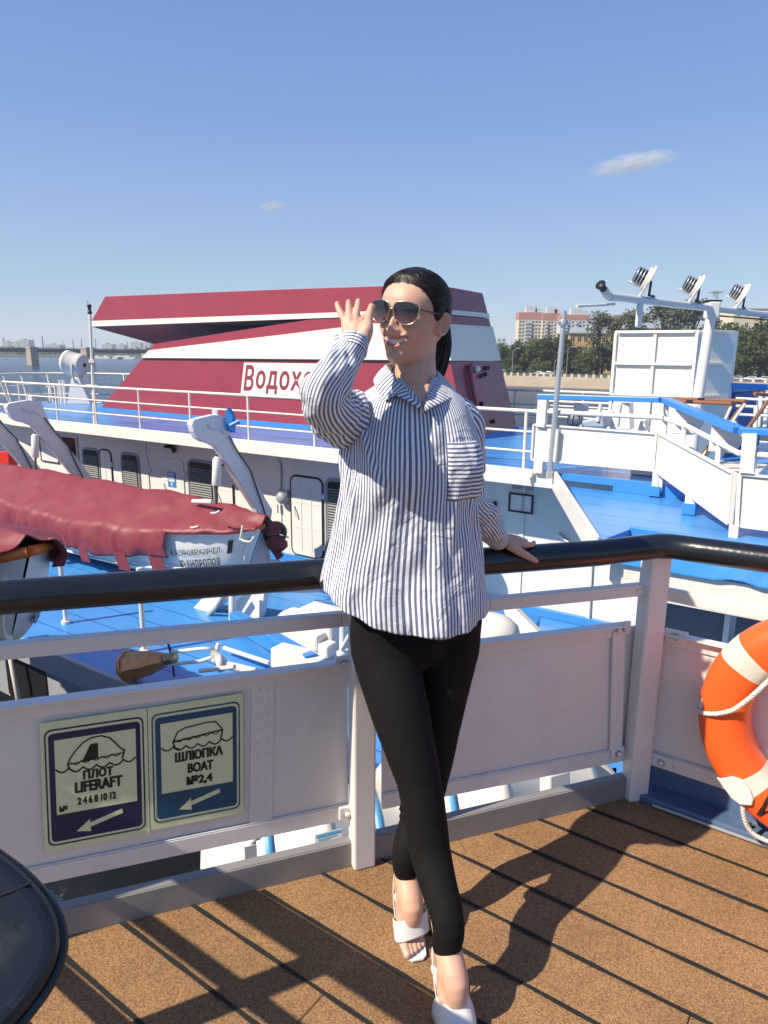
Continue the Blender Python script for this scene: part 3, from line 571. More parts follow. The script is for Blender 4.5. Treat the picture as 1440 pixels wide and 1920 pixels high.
# ---- deck-edge railing with three bars
M_RAILC = M_CREAM
pxs = [-60, 39, 107, 180, 262, 357, 466, 590, 728, 850, 985]
us = [uvz(onv(x, 760 + .06 * x, VF + .06))[0] for x in pxs]
rl = thing('deck_railing', 'cream three bar railing along the near edge of the upper blue deck', 'railing', S(us[-1], VF, ZS))
b = {}
for zz, r, nm in ((.53, .034, 'top_bar'), (.16, .022, 'middle_bar'), (-.20, .022, 'lower_bar')):
    MB().tube([S(us[0], VF + .06, zz), S(20, VF + .06, zz), S(us[-1] - .18, VF + .06, zz)], r, 8).build(nm, M_RAILC, rl)
for u in us: MB().tube([S(u, VF + .06, ZS), S(u, VF + .06, .51)], .032, 8).build('post', M_RAILC, rl)
fr = thing('deck_railing', 'thin white railing with outward leaning posts round the far curved end of the upper deck', 'railing', S(25, 17, ZS))
endp = [(22.2, 12.1), (24.4, 12.5), (26.3, 13.6), (27.4, 15.5), (26.4, 17.0), (22, 18.4), (16, 19.2)]
for zz, r, nm, off in ((.60, .04, 'top_bar', .32), (.15, .025, 'middle_bar', .18), (-.2, .025, 'lower_bar', .08)):
    cc = np.array([20, 15.5]); MB().tube([S(*(np.array(p) + (np.array(p) - cc) / np.linalg.norm(np.array(p) - cc) * off), zz) for p in endp], r, 8).build(nm, M_RAILC, fr)
for k in range(13):
    f = k / 12 * (len(endp) - 1.001); i = int(f); p = np.array(endp[i]) * (1 - f + i) + np.array(endp[i + 1]) * (f - i); d = (p - cc) / np.linalg.norm(p - cc)
    MB().tube([S(*p, ZS), S(*(p + d * .32), .6)], .035, 6).build('post', M_RAILC, fr)
f2 = thing('deck_railing', 'white railing on the far edge of the upper deck, right of the funnel', 'railing', S(4, 19.3, ZS))
for zz, r, nm in ((.50, .035, 'top_bar'), (.1, .022, 'middle_bar'), (-.2, .022, 'lower_bar')): MB().tube([S(11, 19.35, zz), S(-9, 19.35, zz)], r, 8).build(nm, M_RAILC, f2)
for k in range(10): MB().tube([S(10.5 - 2 * k, 19.35, ZS), S(10.5 - 2 * k, 19.35, .5)], .03, 8).build('post', M_RAILC, f2)
# ---- funnel
A, B, Cc = onz(187, 767, ZS), onz(875, 828, ZS), onz(970, 805, ZS)
nF = np.cross(B - A, Z); nF /= np.linalg.norm(nF); nF = nF if nF[1] < 0 else -nF
lean = nF - Z * -.05; lean /= np.linalg.norm(lean)           # front plate leans in slightly
FR = lambda x, y, d=0.0: onpl(x, y, A + lean * d, lean)
Bt = FR(815, 533); nE = np.cross(Bt - B, Cc - B); nE /= np.linalg.norm(nE); nE = nE if nE[0] > 0 else -nE
EN = lambda x, y, d=0.0: onpl(x, y, B + nE * d, nE)
back = -nF * 3.35
fun = thing('ship_funnel', 'large maroon and cream funnel with overhanging top fin and lettered sign on the upper deck', 'funnel', (A + B) / 2 * np.array([1, 1, 0]) + Z * ZS)
def edge(y):                                                    # point on the front/end corner at image height y
    t = (y - 533) / (828 - 533); return FR(815 + t * 60, y)
cl, cm = (267, 671.5), edge(677)
Cb = Cc; tipE = EN(904.7, 549.7)
def solid(fr, en, name, m, par=fun, inset=.0):
    """closed solid: front outline points (left to right along top, then back along bottom) pushed back to the far side"""
    return None
corner = lambda y: edge(y)
endR = lambda y: EN(905 + (y - 550) * (970 - 905) / (805 - 550), y)
def band(topL, botL, yT, yB, yTe, yBe, name, m, topmid=None, off=.0):
    """one horizontal course of the funnel: front left points, corner heights, end right heights"""
    fl_t, fl_b = FR(*topL), FR(*botL); ct, cb = corner(yT), corner(yB); et, eb = endR(yTe), endR(yBe)
    if topmid is not None: mids = [FR(*p) for p in topmid]
    else: mids = []
    o = lean * off; e = nE * off
    F_ = [fl_t + o] + [p + o for p in mids] + [ct + o + e, cb + o + e, fl_b + o]
    bt, bb = fl_t + (et - ct), fl_b + (eb - cb)
    n = len(F_); vs = F_ + [et + e, eb + e, bb, bt] + [p + (et - ct) for p in mids]
    iE, iEb, iBb, iBt = n, n + 1, n + 2, n + 3
    fs = [tuple(range(n)), (n - 3, iE, iEb, n - 2), (iE, iBt, iBb, iEb), (0, n - 1, iBb, iBt)]
    top = [0] + list(range(1, 1 + len(mids))) + [n - 3, iE] + list(range(n + 4 + len(mids) - 1, n + 3, -1)) + [iBt]
    fs += [tuple(top), (n - 1, n - 2, iEb, iBb)]
    return MB().add(vs, fs).build(name, m, fun, bevel=.01)
band((267, 671.5), (187, 767), 677.4, 828, 677.4, 805, 'lower_body', M_MAROON)
band((280.5, 657), (267, 671.2), 608, 677.2, 613.5, 677.2, 'cream_band', M_CREAM, topmid=[(520, 629), (700, 607)], off=.045)
band((288, 645), (280.8, 656.8), 589.5, 608.2, 597.2, 613.7, 'upper_body', M_MAROON, topmid=[(520, 608.5), (592, 597.5)])
band((171.5, 602), (171.5, 612.7), 580, 589.3, 588, 597, 'cream_stripe', M_CREAM, off=.03)
band((196.8, 556), (171.5, 601.8), 533, 579.8, 549.7, 587.8, 'top_fin', M_MAROON, topmid=[(520, 543)])
MB().bar(A + lean * .03 + Z * .03, B + lean * .03 + Z * .03, .04, .08).bar(B + nE * .03 + Z * .03, Cc + nE * .03 + Z * .03, .04, .08).build('base_trim', M_BLUET, fun)
MB().bar(FR(268, 672.5, .02), corner(678.4) + lean * .02, .03, .035).build('band_joint', M_BLACK, fun)
bkp = onpl(289, 645, A - lean * 3.1, lean); f1_, f2_ = FR(171.7, 612.6), FR(594, 597.2); f3_ = f1_ * .55 + f2_ * .45
MB().add([f1_, f2_, bkp, f1_ + Z * .03, f2_ + Z * .03, bkp + Z * .03, f2_ - nF * 3.1, f2_ - nF * 3.1 + Z * .03], [(0, 1, 6, 2), (3, 5, 7, 4), (0, 3, 4, 1), (0, 2, 5, 3), (2, 6, 7, 5)]).build('fin_soffit', M_MAROON, fun)
# dark opening trim and pipes on the shaded end face
MB().tube([EN(884, 684, .07), EN(880, 692, .07), EN(889, 740, .07), EN(900, 785, .07), EN(908, 800, .07)], .055, 8).build('drain_pipe', M_MAROON, fun)
MB().ball(EN(895, 692, .05), .09).build('end_lamp', M_DOORW, fun); MB().box(EN(913, 690, .05), (.12, .1, .1)).build('end_bracket', M_BLACK, fun)
for x, y in ((902, 705), (910, 702), (903, 757), (925, 790)): MB().ball(EN(x, y, .03), .06).build('end_fitting', M_BLACK, fun)
q = Quad(FR(457.6, 679.7, .035), FR(648, 682.5, .035), FR(643, 754, .035), FR(450.6, 741.6, .035))
sg = MB(); sg.prism([q.at(0, 0), q.at(1, 0), q.at(1, 1), q.at(0, 1)], -lean * .03); sgo = sg.build('name_board', M_CREAM, fun)
M_LETT = mat('maroon_lettering', (0.25, 0.03, 0.05), 0.5)
g = MB(); q.text(g, 'В', .028, .16, .125, .93, .006, .02); g.build('initial_letter', M_LETT, sgo); g = MB(); q.text(g, 'одоходъ', .15, .10, .97, .78, .006, .022, space=1.14); g.build('lettering', M_LETT, sgo)
# ---- lamp mast at the funnel's left end, searchlight
mb_ = S(*uvz(onv(179.5, 812, VF + .12))[:2], ZS); mt = ony(168.5, 588, mb_[1]); t = thing('signal_mast', 'thin white mast with black signal lamp left of the funnel', 'mast', mb_)
MB().tube([mb_, mt], [.05, .035], 10).build('pole', M_WHITE, t); MB().lathe([(0, -.02), (.06, 0), (.06, .05), (.045, .06), (.045, .17), (.065, .18), (.065, .23), (0, .25)], mt, (0, 0, 1), 12).build('signal_lamp', M_BLACK, t)
MB().tube([mt + [0, 0, .2], mt + [-.05, 0, .34]], .008, 4).build('spike', M_BLACK, t); MB().box(mb_ * .42 + mt * .58, (.14, .14, .1)).build('clamp', M_WHITE, t)
sb = onz(150, 757, ZS); hz = ony(143, 682, sb[1]); t = thing('searchlight', 'big white drum searchlight on a pedestal beside the funnel', 'searchlight', sb)
MB().prism([sb + np.array([x, -.2, z]) for x, z in ((-.42, 0), (.5, 0), (.12, 1.0), (-.16, 1.0))], (0, .4, 0)).build('pedestal', M_WHITE, t, bevel=.02)
MB().tube([sb + [0, 0, .95], sb + [0, 0, 1.2]], .12, 12).build('swivel', M_WHITE, t)
ax = np.array([.93, -.3, -.12]); ax /= np.linalg.norm(ax)
MB().lathe([(0, -.42), (.42, -.42), (.46, -.40), (.46, -.30), (.42, -.28), (.40, .28), (.34, .36), (0, .38)], hz, ax, 24).build('drum', M_WHITE, t); MB().lathe([(0, 0), (.07, 0), (.07, .05), (0, .05)], hz + ax * .37, ax, 12).build('rear_knob', M_BLACK, t)
MB().tube([hz + [.02, -.46, 0], hz + [.02, -.5, -.35], hz + [.0, -.25, -.68], sb * 1 + [0, 0, 1.15]], .045, 8).tube([hz + [.02, .46, 0], hz + [.02, .5, -.35], hz + [0, .25, -.68], sb + [0, 0, 1.15]], .045, 8).build('yoke', M_WHITE, t)
for dx in (-.75, -.62): MB().tube([sb + [dx, .1, 0], sb + [dx, .1, .9]], .05, 8).build('stand_pipe', M_WHITE, t)
for x in (95, 112): 
    p = onz(x, 752, ZS); tt = thing('deck_fitting', 'small white bracket standing by the far curved railing', 'fitting', p, 'white brackets by the far railing'); MB().tube([p, p + [0, 0, .55]], .06, 8).build('stem', M_WHITE, tt); MB().box(p + [.05, 0, .6], (.35, .12, .12)).build('head', M_WHITE, tt, bevel=.02)
# ---- davits
M_DAV = mat('davit_white_paint', (0.72, 0.71, 0.72), 0.4, var=0.05, vscale=2, bump=0.05, bscale=5)
prof = [(255, 150), (270, 115), (340, 95), (430, 75), (500, 85), (540, 115), (550, 170), (590, 300), (690, 480), (800, 665), (840, 740), (895, 830), (885, 900), (880, 1000), (875, 1150), (900, 1700), (640, 1700), (700, 1300), (780, 1100), (800, 1000), (790, 900), (760, 820), (690, 710), (560, 500), (450, 330), (400, 305), (345, 290), (300, 262), (272, 210)]
P = [onu(300 + .2361 * x, 760 + .2361 * y, 11.3) for x, y in prof]
for i in (15, 16): uu, vv, _ = uvz(P[i]); P[i] = S(11.3, vv, ZB)
dav = thing('boat_davit', 'grey white davit arm over the bow of the lettered maroon covered lifeboat', 'davit', S(11.3, 12, ZB), 'lifeboat davits')
MB().prism(P, U * .17).build('arm', M_DAV, dav, bevel=.02)
hp = onu(397, 806, 11.2)
MB().tube([onu(406, 836, 11.45), onu(408, 862, 11.45)], .016, 6).tube([onu(406, 908, 11.45), onu(406, 948, 11.45)], .03, 6).build('fall_wire', M_CABLE, dav)
MB().tube([onu(408.5, 858, 11.45), onu(407.5, 861, 11.45), onu(405.5, 909, 11.45), onu(405, 912, 11.45)], [.07, .1, .1, .07], 14).build('float_sleeve', M_DOORW, dav)
MB().tube([onu(430, 818, 11.26), onu(448, 850, 11.26), onu(470, 882, 11.26), onu(505, 985, 11.26)], .018, 5).build('hoist_wire', M_CABLE, dav)
MB().tube([onu(390, 795, 11.27), onu(395, 803, 11.27), onu(405, 806, 11.27), onu(415, 806, 11.27), onu(422, 813, 11.27)], .015, 5).build('weld_seam', M_DAV, dav)
MB().box(onu(404, 775, 11.4), (.12, .12, .16)).build('cap_lug', M_DAV, dav, bevel=.01)
d2 = dup(dav, S(18.3, 12, ZB), 'grey white davit arm at left rising behind the peak of the maroon boat cover', 'lifeboat davits'); d3 = dup(dav, S(20.9, 12, ZB), 'grey white davit arm cut off by the left edge of the frame', 'lifeboat davits')
bl = onu(427, 785, 11.2); tag(MB().prism([bl + np.array([x, 0, z]) for x, z in ((-.05, -.25), (.08, -.3), (.1, .05), (0, .22), (-.06, .1))], V * .1).tube([bl + [.05, 0, -.15], bl + [.25, 0, -.05]], .05, 6).build('blue_fitting', M_BLUET), 'small blue winch fitting beside the davit head', 'fitting')
# hose reel beside the davit foot
c = onv(516, 1000, 11.9); t = thing('cable_reel', 'black round cable reel by the davit foot', 'cable reel', c - Z * .9); MB().lathe([(0, -.12), (.27, -.12), (.27, -.06), (.14, -.05), (.14, .05), (.27, .06), (.27, .12), (0, .12)], c, -V * .8 + U * -.6, 20).build('drum', M_BLACK, t); MB().tube([c - U * .1, c - U * .5 - V * .1], .02, 6).build('axle', M_STEEL, t); MB().tube([c - Z * .2, c - Z * .9 + V * .1], .05, 8).build('stand', M_WHITE, t)
cv_ = onv(519, 1020, 11.7); tag(MB().ball(cv_, .24, 10, 0, (1.1, .8, .8)).tube([cv_ + U * .2, cv_ - U * .1 - Z * .3], .1, 6).build('canvas_bag', M_COVER), 'small maroon canvas cover below the black reel', 'bag')
# ---- lifeboats
M_HULLW = mat('lifeboat_white_gelcoat', (0.70, 0.70, 0.68), 0.4, var=0.05, vscale=2, stain=(0.45, 0.45, 0.44), sscale=1.5, samt=.3)
CREASE = bpy.data.textures.new('tarp_creases', 'MUSGRAVE'); CREASE.noise_scale = .42; CREASE.octaves = 3
def sm(x, a, b): t = np.clip((x - a) / (b - a), 0, 1); return t * t * (3 - 2 * t)
class Boat:
    def __init__(s, bow, L, bm, zg, dp, sheer=.33): s.bow, s.L, s.bm, s.zg, s.dp, s.sheer = bow, L, bm, zg, dp, sheer
    def half(s, t): return s.bm * (max(1e-3, 1 - abs(2 * t - 1) ** 2.6)) ** .62
    def gun(s, t): return s.zg + s.sheer * (abs(2 * t - 1) ** 2.2)
    def hull(s, t, a):                             # t bow..stern, a -1..1 from far gunwale round the keel to the near gunwale
        hb = s.half(t); zg = s.gun(t); e = abs(2 * t - 1); dep = s.dp * (1 - .35 * e ** 4); ang = a * math.pi / 2
        y = -hb * math.copysign(abs(math.sin(ang)) ** .75, ang); z = zg - (dep + (zg - s.zg) * .6) * abs(math.cos(ang)) ** .8
        k = .35 * (zg - z) / dep * (2 * t - 1); u = s.bow[0] + s.L * t - k * e ** 3
        return S(u, s.bow[1] + y, z)
def make_boat(bt, name, label, group, cov0, cov1, hang=.5, seed=1, bowcap=True, ridge=.72):
    t = thing(name, label, 'lifeboat', S(bt.bow[0] + bt.L / 2, bt.bow[1], bt.zg - bt.dp), group); NS, NA = 40, 28
    m = MB(); vs = [bt.hull(i / NS, -1 + 2 * j / NA) for i in range(NS + 1) for j in range(NA + 1)]
    m.add(vs, [(i * (NA + 1) + j, (i + 1) * (NA + 1) + j, (i + 1) * (NA + 1) + j + 1, i * (NA + 1) + j + 1) for i in range(NS) for j in range(NA)], 0, True); m.build('hull', M_HULLW, t)
    for a in (-1, 1): MB().tube([bt.hull(i / NS, a) + Z * .02 for i in range(NS + 1)], .055, 8).build('gunwale', M_ORANGEB, t)
    MB().tube([bt.hull(.01 + .0 * k, (1 - k / 8) * .9) for k in range(9)], .035, 6).build('stem', M_CREAM, t)
    # grab rail along the bilge
    g = MB(); pts = [bt.hull(.14 + .05 * k, .55) - V * .1 for k in range(14)]; g.tube(pts, .03, 6)
    for p in pts[::3]: g.tube([p, p + V * .12 + Z * .02], .022, 5)
    g.build('grab_rail', M_WHITE, t)
    r = np.random.default_rng(seed); ph = r.uniform(0, 6.28, 12)
    def cover(tt, c):                                # c -1..1 across, from far hem over the ridge to the near hem
        hb = bt.half(max(.012, min(.988, tt))) + .11; zg = bt.gun(tt) + .06; e = abs(2 * tt - 1); rz = zg + ridge * (1 - .72 * e ** 3) * (1 - .0 * tt); side = math.copysign(1, c); a = abs(c)
        if a < .62: f = a / .62; y = hb * f; z = rz + (zg - rz) * f ** 1.25; sag = .05 * math.sin(math.pi * f) * (.6 + .4 * math.sin(tt * 38 + ph[0])); z -= sag
        else: f = (a - .62) / .38; y = hb + .05 * math.sin(f * 3.1) ; z = zg - hang * f * (.95 + .07 * math.sin(tt * 17 + ph[1]) + .045 * math.sin(tt * 43 + 2 * math.sin(tt * 19) + ph[2]) + .015 * math.sin(tt * 131 + ph[8]))
        w = max(0, (a - .35) / .65)
        y += w * (.030 * math.sin(tt * 95 + ph[3] + a * 6 + 2.2 * math.sin(tt * 23)) + .022 * math.sin(tt * 170 + 3 * math.sin(tt * 37 + a * 2) + ph[4]) + .03 * math.sin(tt * 41 + ph[5])) * (1 if a > .6 else .4)
        z += .012 * math.sin(tt * 60 + a * 9 + ph[6]) * (1 - w) + .02 * math.sin(tt * 29 - a * 6 + ph[7])
        u = bt.bow[0] + bt.L * tt + (.03 * math.sin(a * 14 + tt * 50) * w)
        return S(u, bt.bow[1] - y * side, z)
    def sheet(t0, t1, c0, c1, n1, n2, nm):
        m = MB(); vs = [cover(t0 + (t1 - t0) * i / n1, c0 + (c1 - c0) * j / n2) for i in range(n1 + 1) for j in range(n2 + 1)]
        m.add(vs, [(i * (n2 + 1) + j, (i + 1) * (n2 + 1) + j, (i + 1) * (n2 + 1) + j + 1, i * (n2 + 1) + j + 1) for i in range(n1) for j in range(n2)], 0, True)
        o = m.build(nm, M_COVER, t); dm_ = o.modifiers.new('creases', 'DISPLACE'); dm_.texture = CREASE; dm_.strength = .018; dm_.mid_level = .5; dm_.texture_coords = 'LOCAL'; so = o.modifiers.new('thick', 'SOLIDIFY'); so.thickness = .012; return o
    sheet(cov0, cov1, -1, 1, 150, 56, 'boat_cover')
    if bowcap: sheet(-.012, cov0 + .01, -.80, .66, 46, 40, 'bow_cover')
    for f, w in ((.30, .035), (.40, .03), (.55, .03), (.72, .03)):
        g = MB(); tt = cov0 + (cov1 - cov0) * (f - .28) ; p = [cover(tt, .93), cover(tt + w, .93)]; q = [x - Z * .42 + V * .06 - U * .1 for x in p]
        g.add([p[0], p[1], q[1], q[0]], [(0, 1, 2, 3)])
        o = g.build('tie_flap', M_COVER, t); so = o.modifiers.new('thick', 'SOLIDIFY'); so.thickness = .012
    return t, cover
bt1 = Boat((10.15, 10.5), 11.2, 1.16, -2.42, 1.15, .36)
lb1, cov1f = make_boat(bt1, 'lifeboat', 'white lettered lifeboat under a big wrinkled maroon cover, orange gunwale at its bow', 'covered lifeboats', .165, 1.0, .66, 3)
def hull_text(bt, body, t0, t1, a0, a1, bold, par, name, off=.022, space=1.0, flip=False):
    v, f = glyphs(body, bold, 0, space); m = MB(); out = []
    for x, y in v:
        tt = t0 + (t1 - t0) * (x if not flip else 1 - x); a = a0 + (a1 - a0) * y; p = bt.hull(tt, a); d = bt.hull(tt, a + .01) - bt.hull(tt, a - .01); e = bt.hull(tt + .004, a) - bt.hull(tt - .004, a); n = np.cross(d, e); n /= np.linalg.norm(n); n = n if n @ (V if False else (bt.bow[1] - (p @ V)) * -V) > 0 else -n
        out.append(p + n * off)
    m.add(out, f); return m.build(name, M_INK, par, fixn=False)
hull_text(bt1, '6,3-230-0,85М-20ЧЕЛ', .165, .058, .76, .85, .006, lb1, 'capacity_lettering'); hull_text(bt1, '1', .044, .035, .74, .92, .05, lb1, 'boat_number')
hull_text(bt1, 'Ю.АНДРОПОВ', .15, .058, .53, .70, .015, lb1, 'name_lettering', space=1.05); hull_text(bt1, 'ООО ВОДОХОДЪ', .135, .064, .41, .49, .01, lb1, 'owner_lettering', space=1.1)
g = MB()
for k, (x, y, x2, y2) in enumerate(((455, 985, 450, 1012), (450, 1010, 468, 1016), (468, 1016, 476, 1006), (352, 988, 372, 987), (396, 962, 412, 958))): g.tube([onv(x, y, 9.75), onv((x + x2) / 2, (y + y2) / 2 + 2, 9.7), onv(x2, y2, 9.75)], .022, 5)
g.build('lashing', M_ROPE, lb1)
g = MB(); g.tube([onv(362, 940, 10.2), onv(398, 941, 10.1)], .05, 6); g.build('lifting_bar', M_ROPE, lb1)
bt2 = Boat((22.2, 10.5), 8.5, 1.16, -2.2, 1.15, .36); make_boat(bt2, 'lifeboat', 'second maroon covered lifeboat further along, only its end showing at the left frame edge', 'covered lifeboats', .16, 1.0, .5, 9)
x0 = onv(8, 862, 11.5); tag(MB().prism([x0 + U * a + Z * c for a, c in ((-.25, -.28), (.5, -.35), (.5, .2), (-.25, .3))], V * .3).build('life_jacket_bag', M_RED, bevel=.04), 'bright red bag at the left edge above the far lifeboat', 'bag')
bt3 = Boat((6.35, 3.45), 7.5, 1.05, -.75, 1.05, .42)
lb3, _ = make_boat(bt3, 'lifeboat', 'lifeboat hanging close below our railing at lower left, only its bow in view', 'covered lifeboats', .0, 1.0, .32, 5, bowcap=False, ridge=.42)
hull_text(bt3, 'ТИТАН', .02, .12, -.80, -.62, .03, lb3, 'name_lettering'); hull_text(bt3, 'А', .16, .13, .78, .92, .03, lb3, 'name_lettering'); hull_text(bt3, 'ВД', .20, .115, .50, .68, .03, lb3, 'mark_lettering'); hull_text(bt3, 'КРУИЗ', .02, .12, -.55, -.42, .02, lb3, 'owner_lettering')
# ---- stanchions, copper searchlight, winch on the boat deck
for i, (x, y0, y1) in enumerate(((127, 1100, 1198), (270, 1085, 1208))):
    p = onv(x, y1, 7.3); p[2] = ZB; q = p + Z * 1.55; tag(MB().tube([p, q], .045, 10).tube([p, p + Z * .06], .09, 10).build('deck_stanchion', M_WHITE), 'white stanchion post on the blue boat deck, %s of the two' % ('left' if i == 0 else 'right'), 'post')
t = thing('copper_searchlight', 'weathered copper cone searchlight on a white bracket below the railing', 'searchlight', onv(400, 1240, 6.9))
a0, a1 = onv(238, 1250, 6.45), onv(312, 1236, 6.6); ax = a1 - a0; L_ = np.linalg.norm(ax); ax /= L_
MB().lathe([(.19, .0), (.245, .0), (.25, .02), (.25, .1), (.24, .12), (.2, L_ * .55), (.11, L_ * .98), (.0, L_)], a0, ax, 8, sm=False).build('cone', M_COPPER, t); MB().lathe([(0, .03), (.17, .03)], a0, ax, 16).build('lens', M_BRASS, t)
MB().lathe([(.255, -.01), (.262, .0), (.262, .045), (.255, .055)], a0 + ax * .05, ax, 20).build('rim_band', M_COPPER, t); MB().lathe([(.08, 0), (.09, .02), (.09, .09), (.075, .1), (.085, .12), (.085, .2), (0, .2)], a0 + ax * L_ * .97, ax, 16).build('neck', M_BRASS, t)
hb_ = a0 + ax * (L_ + .12)
MB().tube([hb_ + Z * .1, onv(380, 1216, 6.8), onv(398, 1216, 6.9), onv(398, 1232, 6.9), onv(375, 1240, 6.8), hb_ - Z * .1], .03, 8).build('yoke', M_WHITE, t)
MB().tube([hb_ + Z * .02, hb_ + Z * .25 + U * .08], .02, 6).tube([hb_ - Z * .05, hb_ - Z * .3 - U * .02], .018, 6).build('handle', M_BLACK, t)
g = MB(); g.tube([onv(398, 1222, 6.9), onv(425, 1246, 7.0), onv(480, 1260, 7.0)], .06, 10); g.lathe([(0, -.05), (.14, -.05), (.14, .05), (0, .05)], onv(412, 1243, 6.95), (1, .3, .2), 16); g.tube([onv(400, 1240, 6.9), onv(410, 1206, 7.0)], .035, 8); g.tube([onv(375, 1258, 6.8), onv(440, 1250, 6.8)], .035, 8); g.build('bracket_arm', M_WHITE, t)
# bracket assembly standing on the boat deck under the first davit
t = thing('davit_winch_frame', 'white hinged davit foot and post just below the black handrail', 'davit foot', S(9.6, 9.0, ZB))
MB().prism([onv(x, y, 9.3) for x, y in ((352, 1150), (400, 1098), (440, 1090), (420, 1125), (372, 1168), (356, 1166))], V * .25).build('hinge_arm', M_WHITE, t, bevel=.03)
MB().prism([onv(x, y, 9.6) for x, y in ((378, 1170), (500, 1085), (490, 1150), (470, 1200), (400, 1215))], V * .15).build('foot_plate', M_DAV, t, bevel=.02)
MB().tube([onv(436, 1090, 9.1), onv(436, 1240, 9.1)], .075, 12).build('post', M_WHITE, t)
MB().tube([onv(384, 1160, 9.2), onv(405, 1140, 9.2), onv(430, 1100, 9.2)], .05, 8).build('cylinder', M_GREY, t)
t = thing('anchor_winch', 'white winch with rounded housing and gear boxes on the blue deck', 'winch', S(7.6, 9.2, ZB))
c = onv(560, 1185, 9.2); MB().lathe([(0, -.35), (.32, -.35), (.40, -.25), (.42, .2), (.33, .36), (0, .36)], c, U, 24).build('drum_housing', M_WHITE, t)
c2 = onv(605, 1175, 9.0); MB().box(c2, (.75, .5, .7), (U, V, Z)).build('gear_box', M_WHITE, t, bevel=.08, segs=3); c3 = onv(592, 1200, 8.65); MB().box(c3, (.3, .3, .3), (U, V, Z)).box(c3 - U * .25 - Z * .1, (.22, .28, .24), (U, V, Z)).build('motor', M_WHITE, t, bevel=.04)
MB().tube([c3 - Z * .1, c3 - Z * .35 - U * .1, c3 - Z * .5 - U * .2], .03, 6).build('hose', M_BLACK, t); MB().box(onv(600, 1150, 9.4), (.6, .35, .25), (U, V, Z)).build('cover_lid', M_WHITE, t, bevel=.05)
MB().box(S(7.6, 9.2, ZB + .12), (1.6, 1.0, .24), (U, V, Z)).build('base_frame', M_WHITE, t, bevel=.02)
t = thing('blue_hatch_coaming', 'blue steel coaming beam with white tray beside the winch', 'hatch'); t.location = tuple(S(8, 8.3, ZB)); WORLDLOC[t.name] = S(8, 8.3, ZB)
b = MB(); b.bar(onv(440, 1160, 9.0), onv(585, 1245, 7.9), .22, .3); b.build('beam', M_BLUET, t, bevel=.02)
MB().prism([onv(x, y, 7.8) for x, y in ((507, 1215), (560, 1228), (590, 1245), (585, 1262), (507, 1252))], V * .3).build('tray', M_WHITE, t, bevel=.02); MB().tube([onv(420, 1215, 8.0), onv(505, 1243, 7.9)], .04, 8).build('push_rod', M_WHITE, t)
tag(MB().tube([onv(643, 1150, 8.6), onv(640, 1290, 8.6)], .05, 10).tube([onv(640, 1217, 8.55), onv(655, 1190, 8.5)], .03, 8).tube([onv(641, 1222, 8.6), onv(641, 1228, 8.6)], .09, 10).build('deck_stanchion', M_WHITE), 'white stanchion just left of the woman\'s hip, beside the winch', 'post')
tag(MB().sbox((6.9, 8.4), (12.2, 12.9), (ZB + .004, ZB + 1.0)).build('deck_locker', M_GREY, bevel=.03), 'grey deck locker against the cabin wall seen under the handrail', 'locker')
# things right of the woman, low, between the bars
b = MB(); b.prism([onv(x, y, 9.4) for x, y in ((940, 1133), (952, 1128), (1010, 1186), (960, 1192))], V * .12); tag(b.build('stay_plate', M_WHITE, bevel=.01), 'white triangular stay plate right of the woman between the rails', 'bracket')
tag(MB().bar(onv(905, 1150, 10), onv(1010, 1172, 10.2), .3, .22).build('blue_beam', M_BLUET, bevel=.02), 'blue beam on the lower deck seen right of the woman between the rails', 'beam')
c = onv(918, 1187, 8.6); tag(MB().ball(c, .36, 16, 0, (1.2, 1, .8)).build('canvas_roll', M_CREAM), 'cream rounded canvas roll right of the woman above the panel', 'canvas')
wp_ = onv(926, 1098, VW); Sn = np.array(SUN); lp = wp_ + Sn * 2.6; fp = np.array([lp[0], lp[1], ZB]); t = thing('boat_deck_searchlight', 'white searchlight on a post on the boat deck, hidden behind the striped shirt', 'searchlight', fp)
MB().lathe([(0, -.2), (.24, -.2), (.25, .12), (.18, .24), (0, .26)], lp, -U * .8 + V * .3 + Z * .2, 20).build('drum', M_WHITE, t); MB().tube([fp, lp - Z * .34], .05, 8).box(lp - Z * .4, (.3, .14, .1), (U, V, Z)).build('post', M_WHITE, t)
# ---- white panelled bulwark with blue capping
bul = thing('panelled_bulwark', 'white panelled balustrade with bright blue cap rail stepping round the wing deck', 'balustrade', S(3, 11, ZS))
e1, e2 = onpl(1235, 812, V * 11.96, V), None
PT1 = lambda x, y: onv(x, y, 11.94)
c1u = uvz(PT1(1234, 845))[0]; E2 = onz(1381, 887, .07); E2u, E2v, _ = uvz(E2); d2v = S(E2u, E2v, 0) - S(c1u, 11.94, 0)
pl2n = np.cross(d2v, Z); PT2 = lambda x, y: onpl(x, y, S(c1u, 11.94, 0), pl2n)
E3 = lambda x, y: onpl(x, y, S(E2u, E2v, 0), V)
def panel(q, nm, n):
    q = [np.array(p) for p in q]; o = MB().prism(q, n * .03).build(nm, M_WHITE, bul); g = MB(); c = sum(q) / 4
    for k in range(4): a, d = q[k], q[(k + 1) % 4]; a2, d2_ = a + (c - a) * .025, d + (c - d) * .025; g.bar(a2 - n * .012, d2_ - n * .012, .03, .045, up=n)
    g.build('border', M_WHITE, o)
    return o
panel([PT1(1001, 795), PT1(1041, 798), PT1(1037, 866), PT1(996.5, 862)], 'panel', V); panel([PT1(1045, 798), PT1(1234, 812), PT1(1228, 883), PT1(1041, 866)], 'panel', V)
n2 = pl2n / np.linalg.norm(pl2n); n2 = n2 if n2 @ np.array([1, 1, 0]) > 0 else -n2
panel([PT2(1237, 812), PT2(1379, 887), PT2(1370, 985), PT2(1231, 884)], 'panel', n2); 
p3 = [E3(1383, 887), E3(1383, 887) - U * 3, E3(1377, 986) - U * 3, E3(1377, 986)]; panel(p3, 'panel', V)
